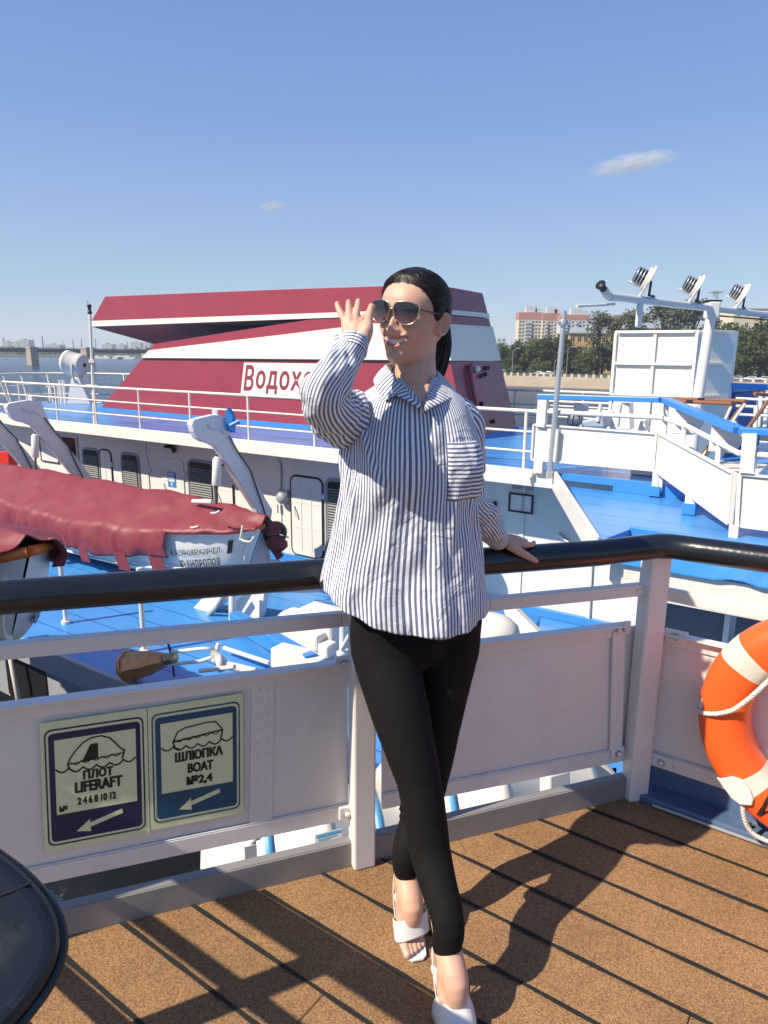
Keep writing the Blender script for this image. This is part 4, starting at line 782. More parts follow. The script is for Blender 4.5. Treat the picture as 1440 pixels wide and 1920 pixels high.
capz = .81; h0, h1 = PT1(1010, 743), PT1(1247, 750); h2 = PT2(1386, 807); h3 = E3(1386, 807); 
b = MB(); b.bar(h0, h1, .16, .085); b.build('cap_rail', M_BLUET, bul, bevel=.01); MB().bar(h1, h2, .17, .085).build('cap_rail', M_BLUET, bul, bevel=.01); MB().bar(h2, h2 - U * 3, .17, .085).build('cap_rail', M_BLUET, bul, bevel=.01)
m0, m1, m2 = PT1(1000, 771), PT1(1240, 783), PT2(1385, 850); b = MB(); b.tube([m0, m1, PT2(1290, 800), m2, m2 - U * 3], .04, 8); b.build('mid_rail', M_WHITE, bul)
for x, fn, y0, y1, w in ((1015, PT1, 746, 800, .16), (1010, PT1, 862, 886, .16), (1228, PT1, 880, 924, .1), (1245, PT1, 752, 815, .07), (1237, PT1, 883, 922, .07), (1280, PT2, 790, 835, .06), (1345, PT2, 822, 868, .06), (1293, PT2, 927, 958, .13), (1375, PT2, 985, 1008, .11), (1401, E3, 812, 886, .16)):
    MB().bar(fn(x, y1), fn(x + (y1 - y0) * .08, y0), w, w * .8, up=V).build('post', M_WHITE, bul)
for x, fn, y in ((1228, PT1, 920), (1293, PT2, 953)): q = fn(x, y); MB().box(q + Z * .0, (.18, .16, .16), (U, V, Z)).build('post_foot', M_BLUET, bul)
for i, (x, y) in enumerate(((1275, 783), (1345, 814))):
    q = PT2(x, y + 6) - n2 * -.12; o = MB().prism([q + U * a * .38 + Z * c * .42 for a, c in ((.55, -.5), (-.25, -.5), (-.6, -.05), (-.2, .5), (.5, .5))], V * .22).build('hooded_vent', M_WHITE); o.modifiers.new('bevel', 'BEVEL').width = .012
    tag(o, 'white hooded vent box under the blue cap rail, %s' % ('nearer the vent housing' if i == 0 else 'nearer the frame edge'), 'vent', 'hooded vents under the cap rail')
for i, x in enumerate((1308, 1305)):
    pass
# grey flagpole in front
fb = onv(1031, 886, 11.85); ft = ony(1058.5, 583, fb[1]); t = thing('flagpole', 'slender grey flagpole with small collar in front of the white bulwark', 'pole', fb)
MB().tube([fb - Z * .1, fb * .5 + ft * .5, ft], [.052, .048, .04], 12).build('pole', M_STEEL, t); cc_ = fb + (ft - fb) * .93; MB().box(cc_, (.22, .1, .04)).lathe([(.05, -.05), (.075, -.05), (.075, .05), (.05, .05)], cc_, (0, 0, 1), 12).build('collar', M_STEEL, t, bevel=.005)
MB().tube([onv(1040, 866, 11.85), onv(1046, 805, 11.85)], .03, 8).build('halyard_pipe', M_WHITE, t)
# vent housing
vh = thing('vent_housing', 'tall white sheet metal vent housing with ribbed panels on the upper deck', 'vent housing', S(3.6, 15.6, ZS))
u0, u1, zt = 2.86, 4.47, 2.0
foot = [(u0, 15), (u1, 15), (u1, 16.3), (u0 - .5, 16.3), (u0 - .52, 15.75)]
MB().prism([S(u, v, ZS) for u, v in foot], Z * (zt - ZS)).build('body', M_WHITE, vh, bevel=.01)
g = MB()
for u in (u0 + .03, u0 + .8, u1 - .03): g.sbox((u - .03, u + .03), (14.95, 14.998), (ZS + .03, zt - .05))
for z in (.72, 1.35, 1.97): g.sbox((u0 + .07, u1 - .07), (14.93, 14.998), (z - .025, z + .025))
g.build('rib', M_WHITE, vh, bevel=.004)
d = S(u0 - .52, 15.75, 0) - S(u0, 15, 0)
for z in (.74, 1.37, 1.98): MB().bar(S(u0, 15, z) + d * .08 - V * .02 - U * .02, S(u0, 15, z) + d * .72 - V * .02 - U * .02, .05, .05).build('side_rib', M_WHITE, vh, bevel=.004)
# lamp mast with crossbar and floodlights
mb0 = onv(1308, 748, 14.6); mb0 = S(*uvz(mb0)[:2], ZS); mt0 = onv(1334, 588, 14.6); lm = thing('lamp_mast', 'white mast with long sloping crossbar carrying round floodlights beside the vent housing', 'mast', mb0)
kk = onv(1309, 745, 14.6); MB().tube([mb0, kk, mt0], [.1, .1, .09], 14).build('mast', M_WHITE, lm); MB().tube([onv(1320, 632, 14.7), onv(1327, 645, 14.6), onv(1328, 668, 14.6)], .04, 8).build('strut', M_WHITE, lm)
da = np.array([.719, .695, 0]); bz = 2.37
cL = mt0 * [1, 1, 0] + Z * bz - da * 3.72; cR_ = mt0 * [1, 1, 0] + Z * bz + da * 3.4
MB().tube([cL, cR_], .062, 14).build('crossbar', M_WHITE, lm); MB().box(mt0 * [1, 1, 0] + Z * (bz - .03), (.22, .22, .3)).build('joint', M_WHITE, lm, bevel=.03); MB().box(mt0 * [1, 1, 0] + Z * (bz + .13), (.26, .2, .03)).build('joint_cap', M_BLACK, lm)
MB().tube([cR_ - Z * .1, cL + da * 3.9 - Z * .12], .015, 6).build('cable', M_BLACK, lm)
hd = cL + np.array([-.04, 0, .04]); MB().tube([cL, cL - da * .08 + Z * .02, cL - da * .16 + Z * .06], .06, 12).build('elbow', M_WHITE, lm)
hx = -da * .85 + Z * .5; hx /= np.linalg.norm(hx); MB().lathe([(.04, 0), (.06, .02), (.06, .07), (.05, .08)], cL - da * .13 + Z * .05, hx, 14).build('end_collar', M_WHITE, lm); MB().lathe([(.0, .08), (.05, .08), (.055, .18), (.075, .19), (.075, .2), (0, .2)], cL - da * .13 + Z * .05, hx, 14).build('end_lamp', M_BLACK, lm)
MB().tube([cL + da * .15 - Z * .1, cL - da * .2 - Z * .13, cL - da * .9 - Z * .18 + [0, -.02, 0]], .02, 6).build('side_rod', M_WHITE, lm); MB().bar(cL + da * .95 - Z * .05, cL + da * .95 - Z * .42, .06, .16, up=da).build('drop_plate', M_WHITE, lm, bevel=.03)
for i, (x, y) in enumerate(((1192, 545), (1303, 556), (1427, 570))):
    s_ = [.95, 2.75, 4.85][i]; base = cL + da * s_ + Z * .05; tilt = np.array([.40, -.16, .9]); tilt /= np.linalg.norm(tilt); nrm = np.array([-.86, .20, .42]); nrm -= tilt * (nrm @ tilt); nrm /= np.linalg.norm(nrm)
    side = np.cross(tilt, nrm); f = thing('floodlight', ['round backed floodlight, leftmost on the sloping crossbar', 'round backed floodlight, middle one on the crossbar', 'round backed floodlight cut by the right frame edge'][i], 'floodlight', base, 'floodlights on the crossbar')
    R_ = .225; cen = base + tilt * .27
    pts = [base - side * .08, base + side * .08] + [cen + side * R_ * math.cos(a) + tilt * R_ * math.sin(a) for a in np.linspace(-.25, math.pi + .25, 18)]
    MB().prism(pts, nrm * .035).build('shield', M_WHITE, f, bevel=.008); MB().lathe([(.15, 0), (.18, 0), (.18, .05), (.15, .05)], cen + nrm * .035, nrm, 20).build('mount_ring', M_WHITE, f)
    MB().lathe([(.11, 0), (.115, .17), (.10, .19), (0, .19)], cen + nrm * .06, nrm, 20).build('lamp_body', M_DARKG, f)
    g = MB()
    for k in range(4): g.lathe([(.122, 0), (.13, .005), (.13, .016), (.122, .02)], cen + nrm * (.07 + .05 * k), nrm, 20)
    for a in np.linspace(0, 6.28, 7)[:-1]: p = cen + (side * math.cos(a) + tilt * math.sin(a)) * .126; g.tube([p + nrm * .05, p + nrm * .24], .005, 5)
    g.build('cage', M_STEEL, f); MB().tube([cen - tilt * .14 + nrm * .04, cen - tilt * .14 + nrm * .28], .022, 6).build('pin', M_WHITE, f)
    MB().tube([cen - nrm * .02, cen - nrm * .1 - tilt * .2, base + da * .45 + Z * .03], .02, 6).build('cable', M_CABLE, f)
# stair head: varnished rails, blue locker, stanchions
t = thing('stair_rails', 'varnished brown wooden stair handrails beyond the blue cap rail', 'handrail', S(2.2, 13.2, ZS))
for i, (x0, y0, x1, y1, v0, v1) in enumerate(((1062, 741, 1398, 752, 14.4, 13.0), (1170, 748, 1372, 757, 13.6, 12.4))):
    a, c = onv(x0, y0, v0), onv(x1, y1, v1); MB().tube([a, c], .032, 10).build('handrail', M_WOOD, t); MB().tube([c, c - Z * .35 + (a - c) * .06, c - Z * 1.15 + (a - c) * .22], .026, 8).build('newel_rail', M_WOOD, t); MB().tube([c - Z * .04, c - Z * .37 + (a - c) * .05 - V * .05, c - Z * 1.17 + (a - c) * .21 - V * .05], .025, 8).build('support', M_WHITE, t)
MB().tube([onv(1440, 752, 13), onv(1412, 790, 12.6), onv(1395, 812, 12.2)], .03, 8).build('handrail', M_WOOD, t); MB().tube([onv(1415, 738, 14), onv(1445, 741, 14.3)], .035, 8).build('handrail', M_WOOD, t)
lk0, lk1 = onv(1362, 845, 12.6), None; t = thing('blue_slatted_locker', 'blue vertically slatted locker at right with a bright blue top', 'locker', S(*uvz(onz(1390, 850, ZS + .02))[:2], ZS))
qa, qb = onz(1362, 850, ZS), onz(1420, 838, ZS); d = qb - qa; L_ = np.linalg.norm(d); d /= L_; nn = np.array([-d[1], d[0], 0]); hL = ony(1368, 735, qa[1])[2] - ZS
MB().prism([qa, qb, qb + nn * .5, qa + nn * .5], Z * hL).build('body', M_BLUEL := mat('blue_slat_paint', (0.09, 0.19, 0.42), 0.5, var=.05), t)
g = MB()
for k in range(16): p = qa + d * L_ * (k + .5) / 16 - nn * .02; g.bar(p + Z * .05, p + Z * (hL - .02), .06, .04, up=nn)
g.build('slats', M_BLUEL, t); MB().prism([qa - d * .15 - nn * .05, qb + d * .2 - nn * .05, qb + d * .2 + nn * .55, qa - d * .45 + nn * .55], Z * .1).build('lid', M_BLUET, t); [c for c in t.children if c.name.startswith('lid')][0].location = (0, 0, hL + .003)
t = thing('stair_guard', 'white pipe guard rails and stanchions around the stair head at right', 'railing', S(1.5, 13, ZS))
for x, y0, y1, v in ((1415, 760, 905, 13.2), (1425, 735, 800, 14.5), (1437, 735, 800, 14.8), (1420, 740, 800, 15.5), (1124, 756, 790, 13.5), (1160, 758, 800, 12.6), (1090, 770, 795, 12.4)): MB().tube([onv(x - 3, y1, v), onv(x + 3, y0, v)], .04, 8).build('post', M_WHITE, t)
for y, v in ((748, 14.5), (762, 14.5), (778, 14.5)): MB().tube([onv(1380, y - 1, v), onv(1445, y + 2, v)], .025, 8).build('bar', M_WHITE, t)
MB().tube([onv(1030, 768, 14), onv(1150, 772, 14)], .03, 8).tube([onv(1030, 752, 18), onv(1150, 757, 17)], .03, 8).build('bar', M_WHITE, t)
MB().bar(onv(1340, 722, 16), onv(1440, 726, 17), .3, .12).build('blue_cap', M_BLUET, t)
tag(MB().prism([onv(x, y, 13.5) for x, y in ((1085, 790), (1130, 780), (1134, 803), (1095, 802))], V * .6).build('grey_ventilator', mat('blue_grey_paint', (.3, .38, .45), .5), bevel=.04), 'blue grey rounded ventilator behind the white bulwark, under the cap rail', 'ventilator')
c = onv(1078, 784, 12.2); t = thing('deck_lamp', 'caged grey deck lamp hanging behind the white bulwark', 'lamp', c); MB().lathe([(.03, .12), (.1, .1), (.11, 0), (.09, -.1), (.02, -.13)], c, (0, 0, 1), 12).build('globe', M_STEEL, t); g = MB()
for a in np.linspace(0, 6.28, 7)[:-1]: g.tube([c + np.array([.12 * math.cos(a), .12 * math.sin(a), .1]), c + np.array([.12 * math.cos(a), .12 * math.sin(a), -.1]), c - Z * .15], .008, 4)
g.build('cage', M_CABLE, t); MB().box(c + Z * .2 - U * .1, (.25, .1, .14)).build('lamp_housing', M_STEEL, t, bevel=.02)
tag(MB().prism([onv(x, y, 14) for x, y in ((1145, 805), (1182, 806), (1180, 755), (1148, 756))], V * .3).prism([onv(x, y, 13.6) for x, y in ((1195, 808), (1212, 808), (1208, 788), (1200, 790))], V * .3).build('white_deck_box', M_WHITE, bevel=.02), 'plain white deck box below the vent housing, behind the bulwark', 'box')
tag(MB().prism([S(u, v, -.52) for u, v in ((1.3, 12.6), (3.3, 12.6), (3.3, 13.8), (1.3, 13.8))], Z * .22).build('hatch_cover', M_CREAM, bevel=.02), 'low cream hatch seen through the gap under the white bulwark', 'hatch')
# ============================================================ our deck, its railing and what hangs on it
def smooth_curve(p, per=6):
    p = np.array(p, float); m = len(p); o = []
    for i in range(m):
        a, b, c, d = p[(i - 1) % m], p[i], p[(i + 1) % m], p[(i + 2) % m]
        for k in range(per): f = k / per; o.append(.5 * (2 * b + (c - a) * f + (2 * a - 5 * b + 4 * c - d) * f * f + (-a + 3 * b - 3 * c + d) * f ** 3))
    return o
TO = math.radians(54.7); UO = np.array([-math.sin(TO), math.cos(TO), 0.0]); VO = np.array([math.cos(TO), math.sin(TO), 0.0])
P1, P2 = onz(685, 1630, 0), onz(1197, 1502, 0)
D1 = P2 - P1; D1 /= np.linalg.norm(D1); N1 = np.array([D1[1], -D1[0], 0])      # along the front rail; toward us
D2, N2 = -UO, -VO
R1 = lambda x, y, d=0.0: onpl(x, y, P1 + N1 * d, N1); R2 = lambda x, y, d=0.0: onpl(x, y, P2 + N2 * d, N2)
CL = P1 - D1 * 1.43                                 # left corner, outside the frame
def deckmat():
    m = bpy.data.materials.new('cork_granule_deck'); m.use_nodes = True; t = m.node_tree; b = t.nodes['Principled BSDF']; L = t.links
    b.inputs['Roughness'].default_value = 0.85; b.inputs['Specular IOR Level'].default_value = 0.25
    tc = t.nodes.new('ShaderNodeTexCoord')
    n1 = t.nodes.new('ShaderNodeTexVoronoi'); n1.inputs['Scale'].default_value = 330
    n2 = t.nodes.new('ShaderNodeTexNoise'); n2.inputs['Scale'].default_value = 3.0; n2.inputs['Detail'].default_value = 6
    n3 = t.nodes.new('ShaderNodeTexNoise'); n3.inputs['Scale'].default_value = 150; n3.inputs['Detail'].default_value = 3
    for n in (n1, n2, n3): L.new(tc.outputs['Object'], n.inputs['Vector'])
    sp3 = t.nodes.new('ShaderNodeSeparateColor'); L.new(n1.outputs['Color'], sp3.inputs[0])
    r = t.nodes.new('ShaderNodeValToRGB'); r.color_ramp.elements[0].position = .0; r.color_ramp.elements[0].color = (.17, .094, .044, 1); r.color_ramp.elements[1].position = 1; r.color_ramp.elements[1].color = (.39, .235, .118, 1)
    e = r.color_ramp.elements.new(.45); e.color = (.27, .150, .072, 1); L.new(sp3.outputs[0], r.inputs[0])
    mx = t.nodes.new('ShaderNodeMix'); mx.data_type = 'RGBA'; mx.blend_type = 'MULTIPLY'; mx.inputs[0].default_value = 1; L.new(r.outputs[0], mx.inputs[6])
    r2 = t.nodes.new('ShaderNodeMapRange'); r2.inputs[1].default_value = .3; r2.inputs[2].default_value = .7; r2.inputs[3].default_value = .82; r2.inputs[4].default_value = 1.12; L.new(n2.outputs['Fac'], r2.inputs[0])
    cmb = t.nodes.new('ShaderNodeCombineColor'); [L.new(r2.outputs[0], cmb.inputs[i]) for i in range(3)]; L.new(cmb.outputs[0], mx.inputs[7]); L.new(mx.outputs[2], b.inputs['Base Color'])
    bp = t.nodes.new('ShaderNodeBump'); bp.inputs['Strength'].default_value = .7; bp.inputs['Distance'].default_value = .003; L.new(n3.outputs['Fac'], bp.inputs['Height']); L.new(bp.outputs[0], b.inputs['Normal'])
    return m
dk = [CL + N1 * -.04, P1 - N1 * .04, P2 - N1 * .04 - N2 * .02, P2 + D2 * 3.2 - N2 * .04, P2 + D2 * 3.2 + np.array([-2, -2.5, 0]), CL + np.array([.4, -3.2, 0])]
MB().prism([p - Z * .06 for p in dk], Z * .06).build('deck', deckmat(), kind='structure', loc=(0, 0, 0))
g = MB(); r = np.random.default_rng(2)                # black caulked seams, slightly ragged
for k in range(-9, 8):
    v = 1.10 + .1571 * k; c0 = VO * v; n = 90; us_ = np.linspace(2.2, -3.4, n); vs = []; fs = []
    for i, u in enumerate(us_):
        w = .0062 + r.uniform(-.0016, .0016); p = c0 + UO * u + Z * .0035
        vs += [p + VO * w, p - VO * (w + r.uniform(-.001, .001))]
    for i in range(n - 1):
        c = (vs[2 * i] + vs[2 * i + 3]) / 2
        if (c - P1) @ N1 > -.03 and (c - P2) @ N2 > -.03 and (c - CL) @ np.array([VO[0], VO[1], 0]) > -3: fs.append((2 * i, 2 * i + 1, 2 * i + 3, 2 * i + 2))
    g.add(vs, fs)
g.build('deck_seams', mat('black_seam_caulk', (.012, .011, .010), .8, bump=.6, bscale=300), kind='structure', loc=(0, 0, 0))
g = MB()
for (u, v) in ((.2, 1.414), (.95, .943), (.0, 1.728)):
    p = VO * (v + .003) + UO * u; g.bar(p + Z * .003, p + VO * .15 + Z * .003, .0016, .001)
g.build('deck_butt_joints', MATS['black_seam_caulk'], kind='structure', loc=(0, 0, 0))
# hull of our own ship below the deck edge
M_SHADE = mat('lower_side_shade', (.012, .013, .016), .5)  # near-black colour stands in for the shade below our deck edge
ours = thing('our_ship_side', 'side of the ship underfoot, below the railing, lower parts coloured dark for shade', 'ship', P1 - Z * 3)
MB().prism([CL - N1 * .05 - Z * .3, P2 - N1 * .05 - Z * .3, P2 - N1 * .05 - Z * .08, CL - N1 * .05 - Z * .08], -N1 * .02).build('deck_side', M_GREY, ours)
lower = [CL + np.array([-.6, .0, 0]), P2 + np.array([.3, .6, 0]), P2 + D2 * 4 - N2 * .6, P2 + D2 * 4, P2, CL]
MB().prism([S(u, v, -3.3) for u, v in ((9, .9), (2.9, 2.2), (2.9, 3.0), (-4, 3.0), (-4, .5), (9, -1.5))], Z * .1).build('lower_deck', M_SHADE, ours)
MB().prism([S(u, v, -8.6) for u, v in ((30, -.5), (9, .9), (2.9, 2.2), (-4, 2.6), (-4, 0), (30, -3))], Z * 5.2).build('hull_side', M_SHADE, ours)
# ---- railing
rail = thing('deck_railing', 'our white panelled railing with a fat black handrail that the woman leans on', 'railing', P1)
hand = [np.array([CL[0], CL[1], R1(-160, 1133)[2]]) - N1 * .03, R1(-160, 1133), R1(0, 1120), R1(300, 1098), R1(600, 1076), R1(900, 1053), R1(1120, 1037)]
cr = R1(1243, 1028); e2 = R2(1300, 1030); e3 = R2(1440, 1049); d2 = e3 - e2; d2 /= np.linalg.norm(d2); corner_ = e2 - d2 * ((e2 - cr) @ d2)
hp = hand + [corner_ + (hand[-1] - corner_) / np.linalg.norm(hand[-1] - corner_) * .03, corner_ + d2 * .03, e2, e3, e3 + d2 * 1.8]
MB().tube(hp, .041, 20).build('handrail', M_BLACKR, rail)
def post(p, top, name='post', w=.066):
    o = MB().box((p + top) / 2, (w, w, np.linalg.norm(top - p)), (D1, N1, Z)); return o.build(name, M_RAILW, rail, bevel=.006)
t1 = np.array([P1[0], P1[1], .925]); a1_ = R1(664, 1238)
ax_p1 = P1 - N1 * .0; po = MB(); po.prism([P1 + N1 * .0 - D1 * .036, P1 + D1 * .034 + N1 * .0, P1 + D1 * .034 - N1 * .06, P1 - D1 * .036 - N1 * .06], Z * .925); po.build('post', M_RAILW, rail, bevel=.007)
MB().prism([P2 + N1 * .0 - D1 * .040, P2 + D1 * .034 + N1 * .01, P2 + D1 * .034 - N1 * .07, P2 - D1 * .036 - N1 * .06], Z * .905).build('post', M_RAILW, rail, bevel=.007)
MB().box(np.array([P2[0], P2[1], .905]) - N1 * .03 + D1 * .02, (.19, .06, .012), (D2, N2, Z)).build('saddle', M_RAILW, rail, bevel=.004)
DP = -.062                                           # panel plane behind the posts
for x0, x1, y0, y1 in ((-680, 640, 1284, 1160), (640, 915, 1160, 1132), (915, 1205, 1132, 1104)):
    MB().bar(R1(x0, y0, DP + .02), R1(x1, y1, DP + .02), .03, .042).build('mid_rail', M_RAILW, rail, bevel=.004)
MB().bar(R2(1205, 1104, DP + .02), R2(1440, 1160, DP + .02) + D2 * .8, .03, .042).build('mid_rail', M_RAILW, rail, bevel=.004)
MB().tube([R1(1188, 1106, DP + .02), R1(1215, 1104, DP + .02)], .02, 8).build('rail_bend', M_RAILW, rail)
def panelr(R, xl, tl, bl, xr, tr, br, ext=0.0, exr=0.0, D=D1, N=N1):
    q = [R(xl, tl, DP), R(xr, tr, DP), R(xr, br, DP), R(xl, bl, DP)]; zt, zb_ = (q[0][2] + q[1][2]) / 2, (q[2][2] + q[3][2]) / 2
    q = [q[0] - D * ext, q[1] + D * exr, q[2] + D * exr, q[3] - D * ext]
    o = MB().prism(q, -N * .006).build('panel', M_RAILW, rail)
    MB().bar(q[0] - Z * .0 + N * .014, q[1] + N * .014, .040, .008).bar(q[0] - Z * .025 + N * .004, q[1] - Z * .025 + N * .004, .008, .045).build('top_flange', M_RAILW, o, bevel=.003)
    MB().bar(q[3] + Z * .024 + N * .005, q[2] + Z * .024 + N * .005, .01, .05).bar(q[3] + Z * .052 + N * .006, q[2] + Z * .052 + N * .006, .006, .004).build('bottom_flange', M_RAILW, o, bevel=.003)
    return o, q
po1, q1 = panelr(R1, 0, 1312, 1664, 652, 1237, 1533, ext=.60)
po2, q2 = panelr(R1, 716, 1222, 1514, 1166, 1168, 1424)
po3, q3 = panelr(R2, 1222, 1178, 1432, 1420, 1222, 1500, exr=1.2, D=D2, N=N2)
QP = lambda q, x, y, d=0.0: q[3] * (1 - x) * (1 - y) + q[2] * x * (1 - y) + q[0] * (1 - x) * y + q[1] * x * y + N1 * d
st = [R1(471, 1283, DP + .002), R1(514, 1277, DP + .002), R1(510, 1536, DP + .002), R1(467, 1545, DP + .002)]
o = MB().prism(st, N1 * .004).build('joint_strap', M_RAILW, po1, bevel=.002)
g = MB()
for k in range(11):
    f = (k + .5) / 11
    for x in (.3, .72): p = (st[0] * (1 - f) + st[3] * f) * (1 - x) + (st[1] * (1 - f) + st[2] * f) * x + N1 * .004; g.ball(p, .0045, 8)
g.build('rivet', M_RAILW, po1)
def lug(R, x, y, N, D, w=.05, h=.045, bolt=True):
    c = R(x, y, DP + .016); o = MB().box(c, (w, .012, h), (D, N, Z)).build('bracket', M_RAILW, rail, bevel=.004)
    if bolt: MB().lathe([(0, 0), (.009, 0), (.009, .008), (.006, .012), (0, .012)], c + N * .006, N, 10).build('bolt', M_RAILW, o); MB().lathe([(.012, 0), (.013, .0025), (.010, .003)], c + N * .006, N, 12).build('washer_gap', M_GREY, o)
lug(R1, 643, 1243, N1, D1); lug(R1, 650, 1523, N1, D1); lug(R1, 1170, 1177, N1, D1); lug(R1, 1157, 1411, N1, D1); lug(R2, 1268, 1193, N2, D2, .075); lug(R2, 1241, 1428, N2, D2, .075); lug(R1, 1203, 1178, N1, D1, .03)
MB().bar(R1(1160, 1182, DP + .01), R1(1154, 1405, DP + .01), .05, .012, up=N1).build('end_stile', M_RAILW, rail, bevel=.003); MB().prism([R1(1168, 1176, DP - .012), R1(1232, 1168, DP - .012), R1(1214, 1408, DP - .012), R1(1156, 1414, DP - .012)], -N1 * .004).build('corner_panel', M_RAILW, rail)
# toe rim along the deck edge
rimz = .083
MB().bar(CL - N1 * .03 + Z * rimz * .5, P2 - N1 * .03 - D1 * .01 + Z * rimz * .5, .008, rimz).bar(CL - N1 * .045 + Z * rimz, P2 - N1 * .045 + Z * rimz, .03, .006).build('toe_rim', M_GREYR := mat('grey_rim_paint', (.24, .225, .22), .5, var=.15, vscale=5, bump=.2, bscale=12), rail, bevel=.002)
b2 = P2 - N2 * .09
MB().bar(b2 + Z * .07, b2 + D2 * 3 + Z * .07, .01, .15).bar(b2 + N2 * .05 + Z * .015, b2 + N2 * .05 + D2 * 3 + Z * .015, .09, .03).build('blue_coaming', mat('worn_blue_coaming', (.085, .14, .25), .35, var=.2, vscale=5, stain=(.5, .5, .5), sscale=4, samt=.5), rail, bevel=.006)
MB().bar(P2 + N2 * .012 + Z * .012 + D2 * .05, P2 + N2 * .012 + D2 * 3 + Z * .006, .010, .010).build('white_edge_strip', M_STEEL, rail, bevel=.003)
# side railing out of frame to the left: its bars throw the shadows on the deck
sd = thing('deck_railing', 'side railing just outside the left frame edge whose bars shade the deck', 'railing', CL); vr = .329
Pt = lambda t, z: VO * vr + UO * t + Z * z
for z, r in ((.955, .041), (.721, .02), (.463, .02)): MB().tube([Pt(1.94, z), Pt(.98, z)], r, 14).build('bar', M_BLACKR if z > .9 else M_RAILW, sd)
for t in (1.467, .985, 1.93): MB().box(Pt(t, .47), (.06, .06, .94), (UO, VO, Z)).build('post', M_RAILW, sd)
# black rounded padded seat back corner near the camera at lower left
cn = np.array([.30, -.62, .72]); cn /= np.linalg.norm(cn); cc0 = ony(60, 1750, .60); PC = lambda x, y, d=0.0: onpl(x, y, cc0 + cn * d, cn)
bt_ = thing('black_padded_chair', 'black padded chair back with a scuffed rounded corner, cut off at the lower left', 'chair', cc0 * [1, 1, 0])
M_VINYL = mat('black_vinyl', (.014, .016, .022), .32, var=.3, vscale=8, stain=(.30, .29, .27), sscale=16, samt=.10, bump=.12, bscale=30)
ol = smooth_curve([(-420, 1560), (-200, 1540), (-60, 1568), (0, 1605), (52, 1645), (93, 1692), (112, 1730), (118, 1768), (112, 1804), (93, 1846), (64, 1888), (20, 1940), (-60, 2030), (-250, 2130), (-480, 2080), (-560, 1800)])
MB().prism([PC(x, y, -.045) for x, y in ol], cn * .05).build('back_pad', M_VINYL, bt_, bevel=.016, segs=4)
MB().tube([PC(x, y, -.012) for x, y in ol], .0055, 8, closed=True).build('piping', M_VINYL, bt_)
MB().tube([PC(-200, 1770, .0045), PC(-60, 1700, .0045), PC(20, 1672, .0045), PC(58, 1656, .002)], .0022, 6).build('seam', M_BLACK, bt_)
q_ = PC(-200, 1800, -.05); MB().tube([q_, q_ * [1, 1, 0] + Z * .0], .018, 10).build('leg', M_BLACK, bt_); q_ = PC(-330, 1700, -.05); MB().tube([q_, q_ * [1, 1, 0]], .018, 10).build('leg', M_BLACK, bt_)
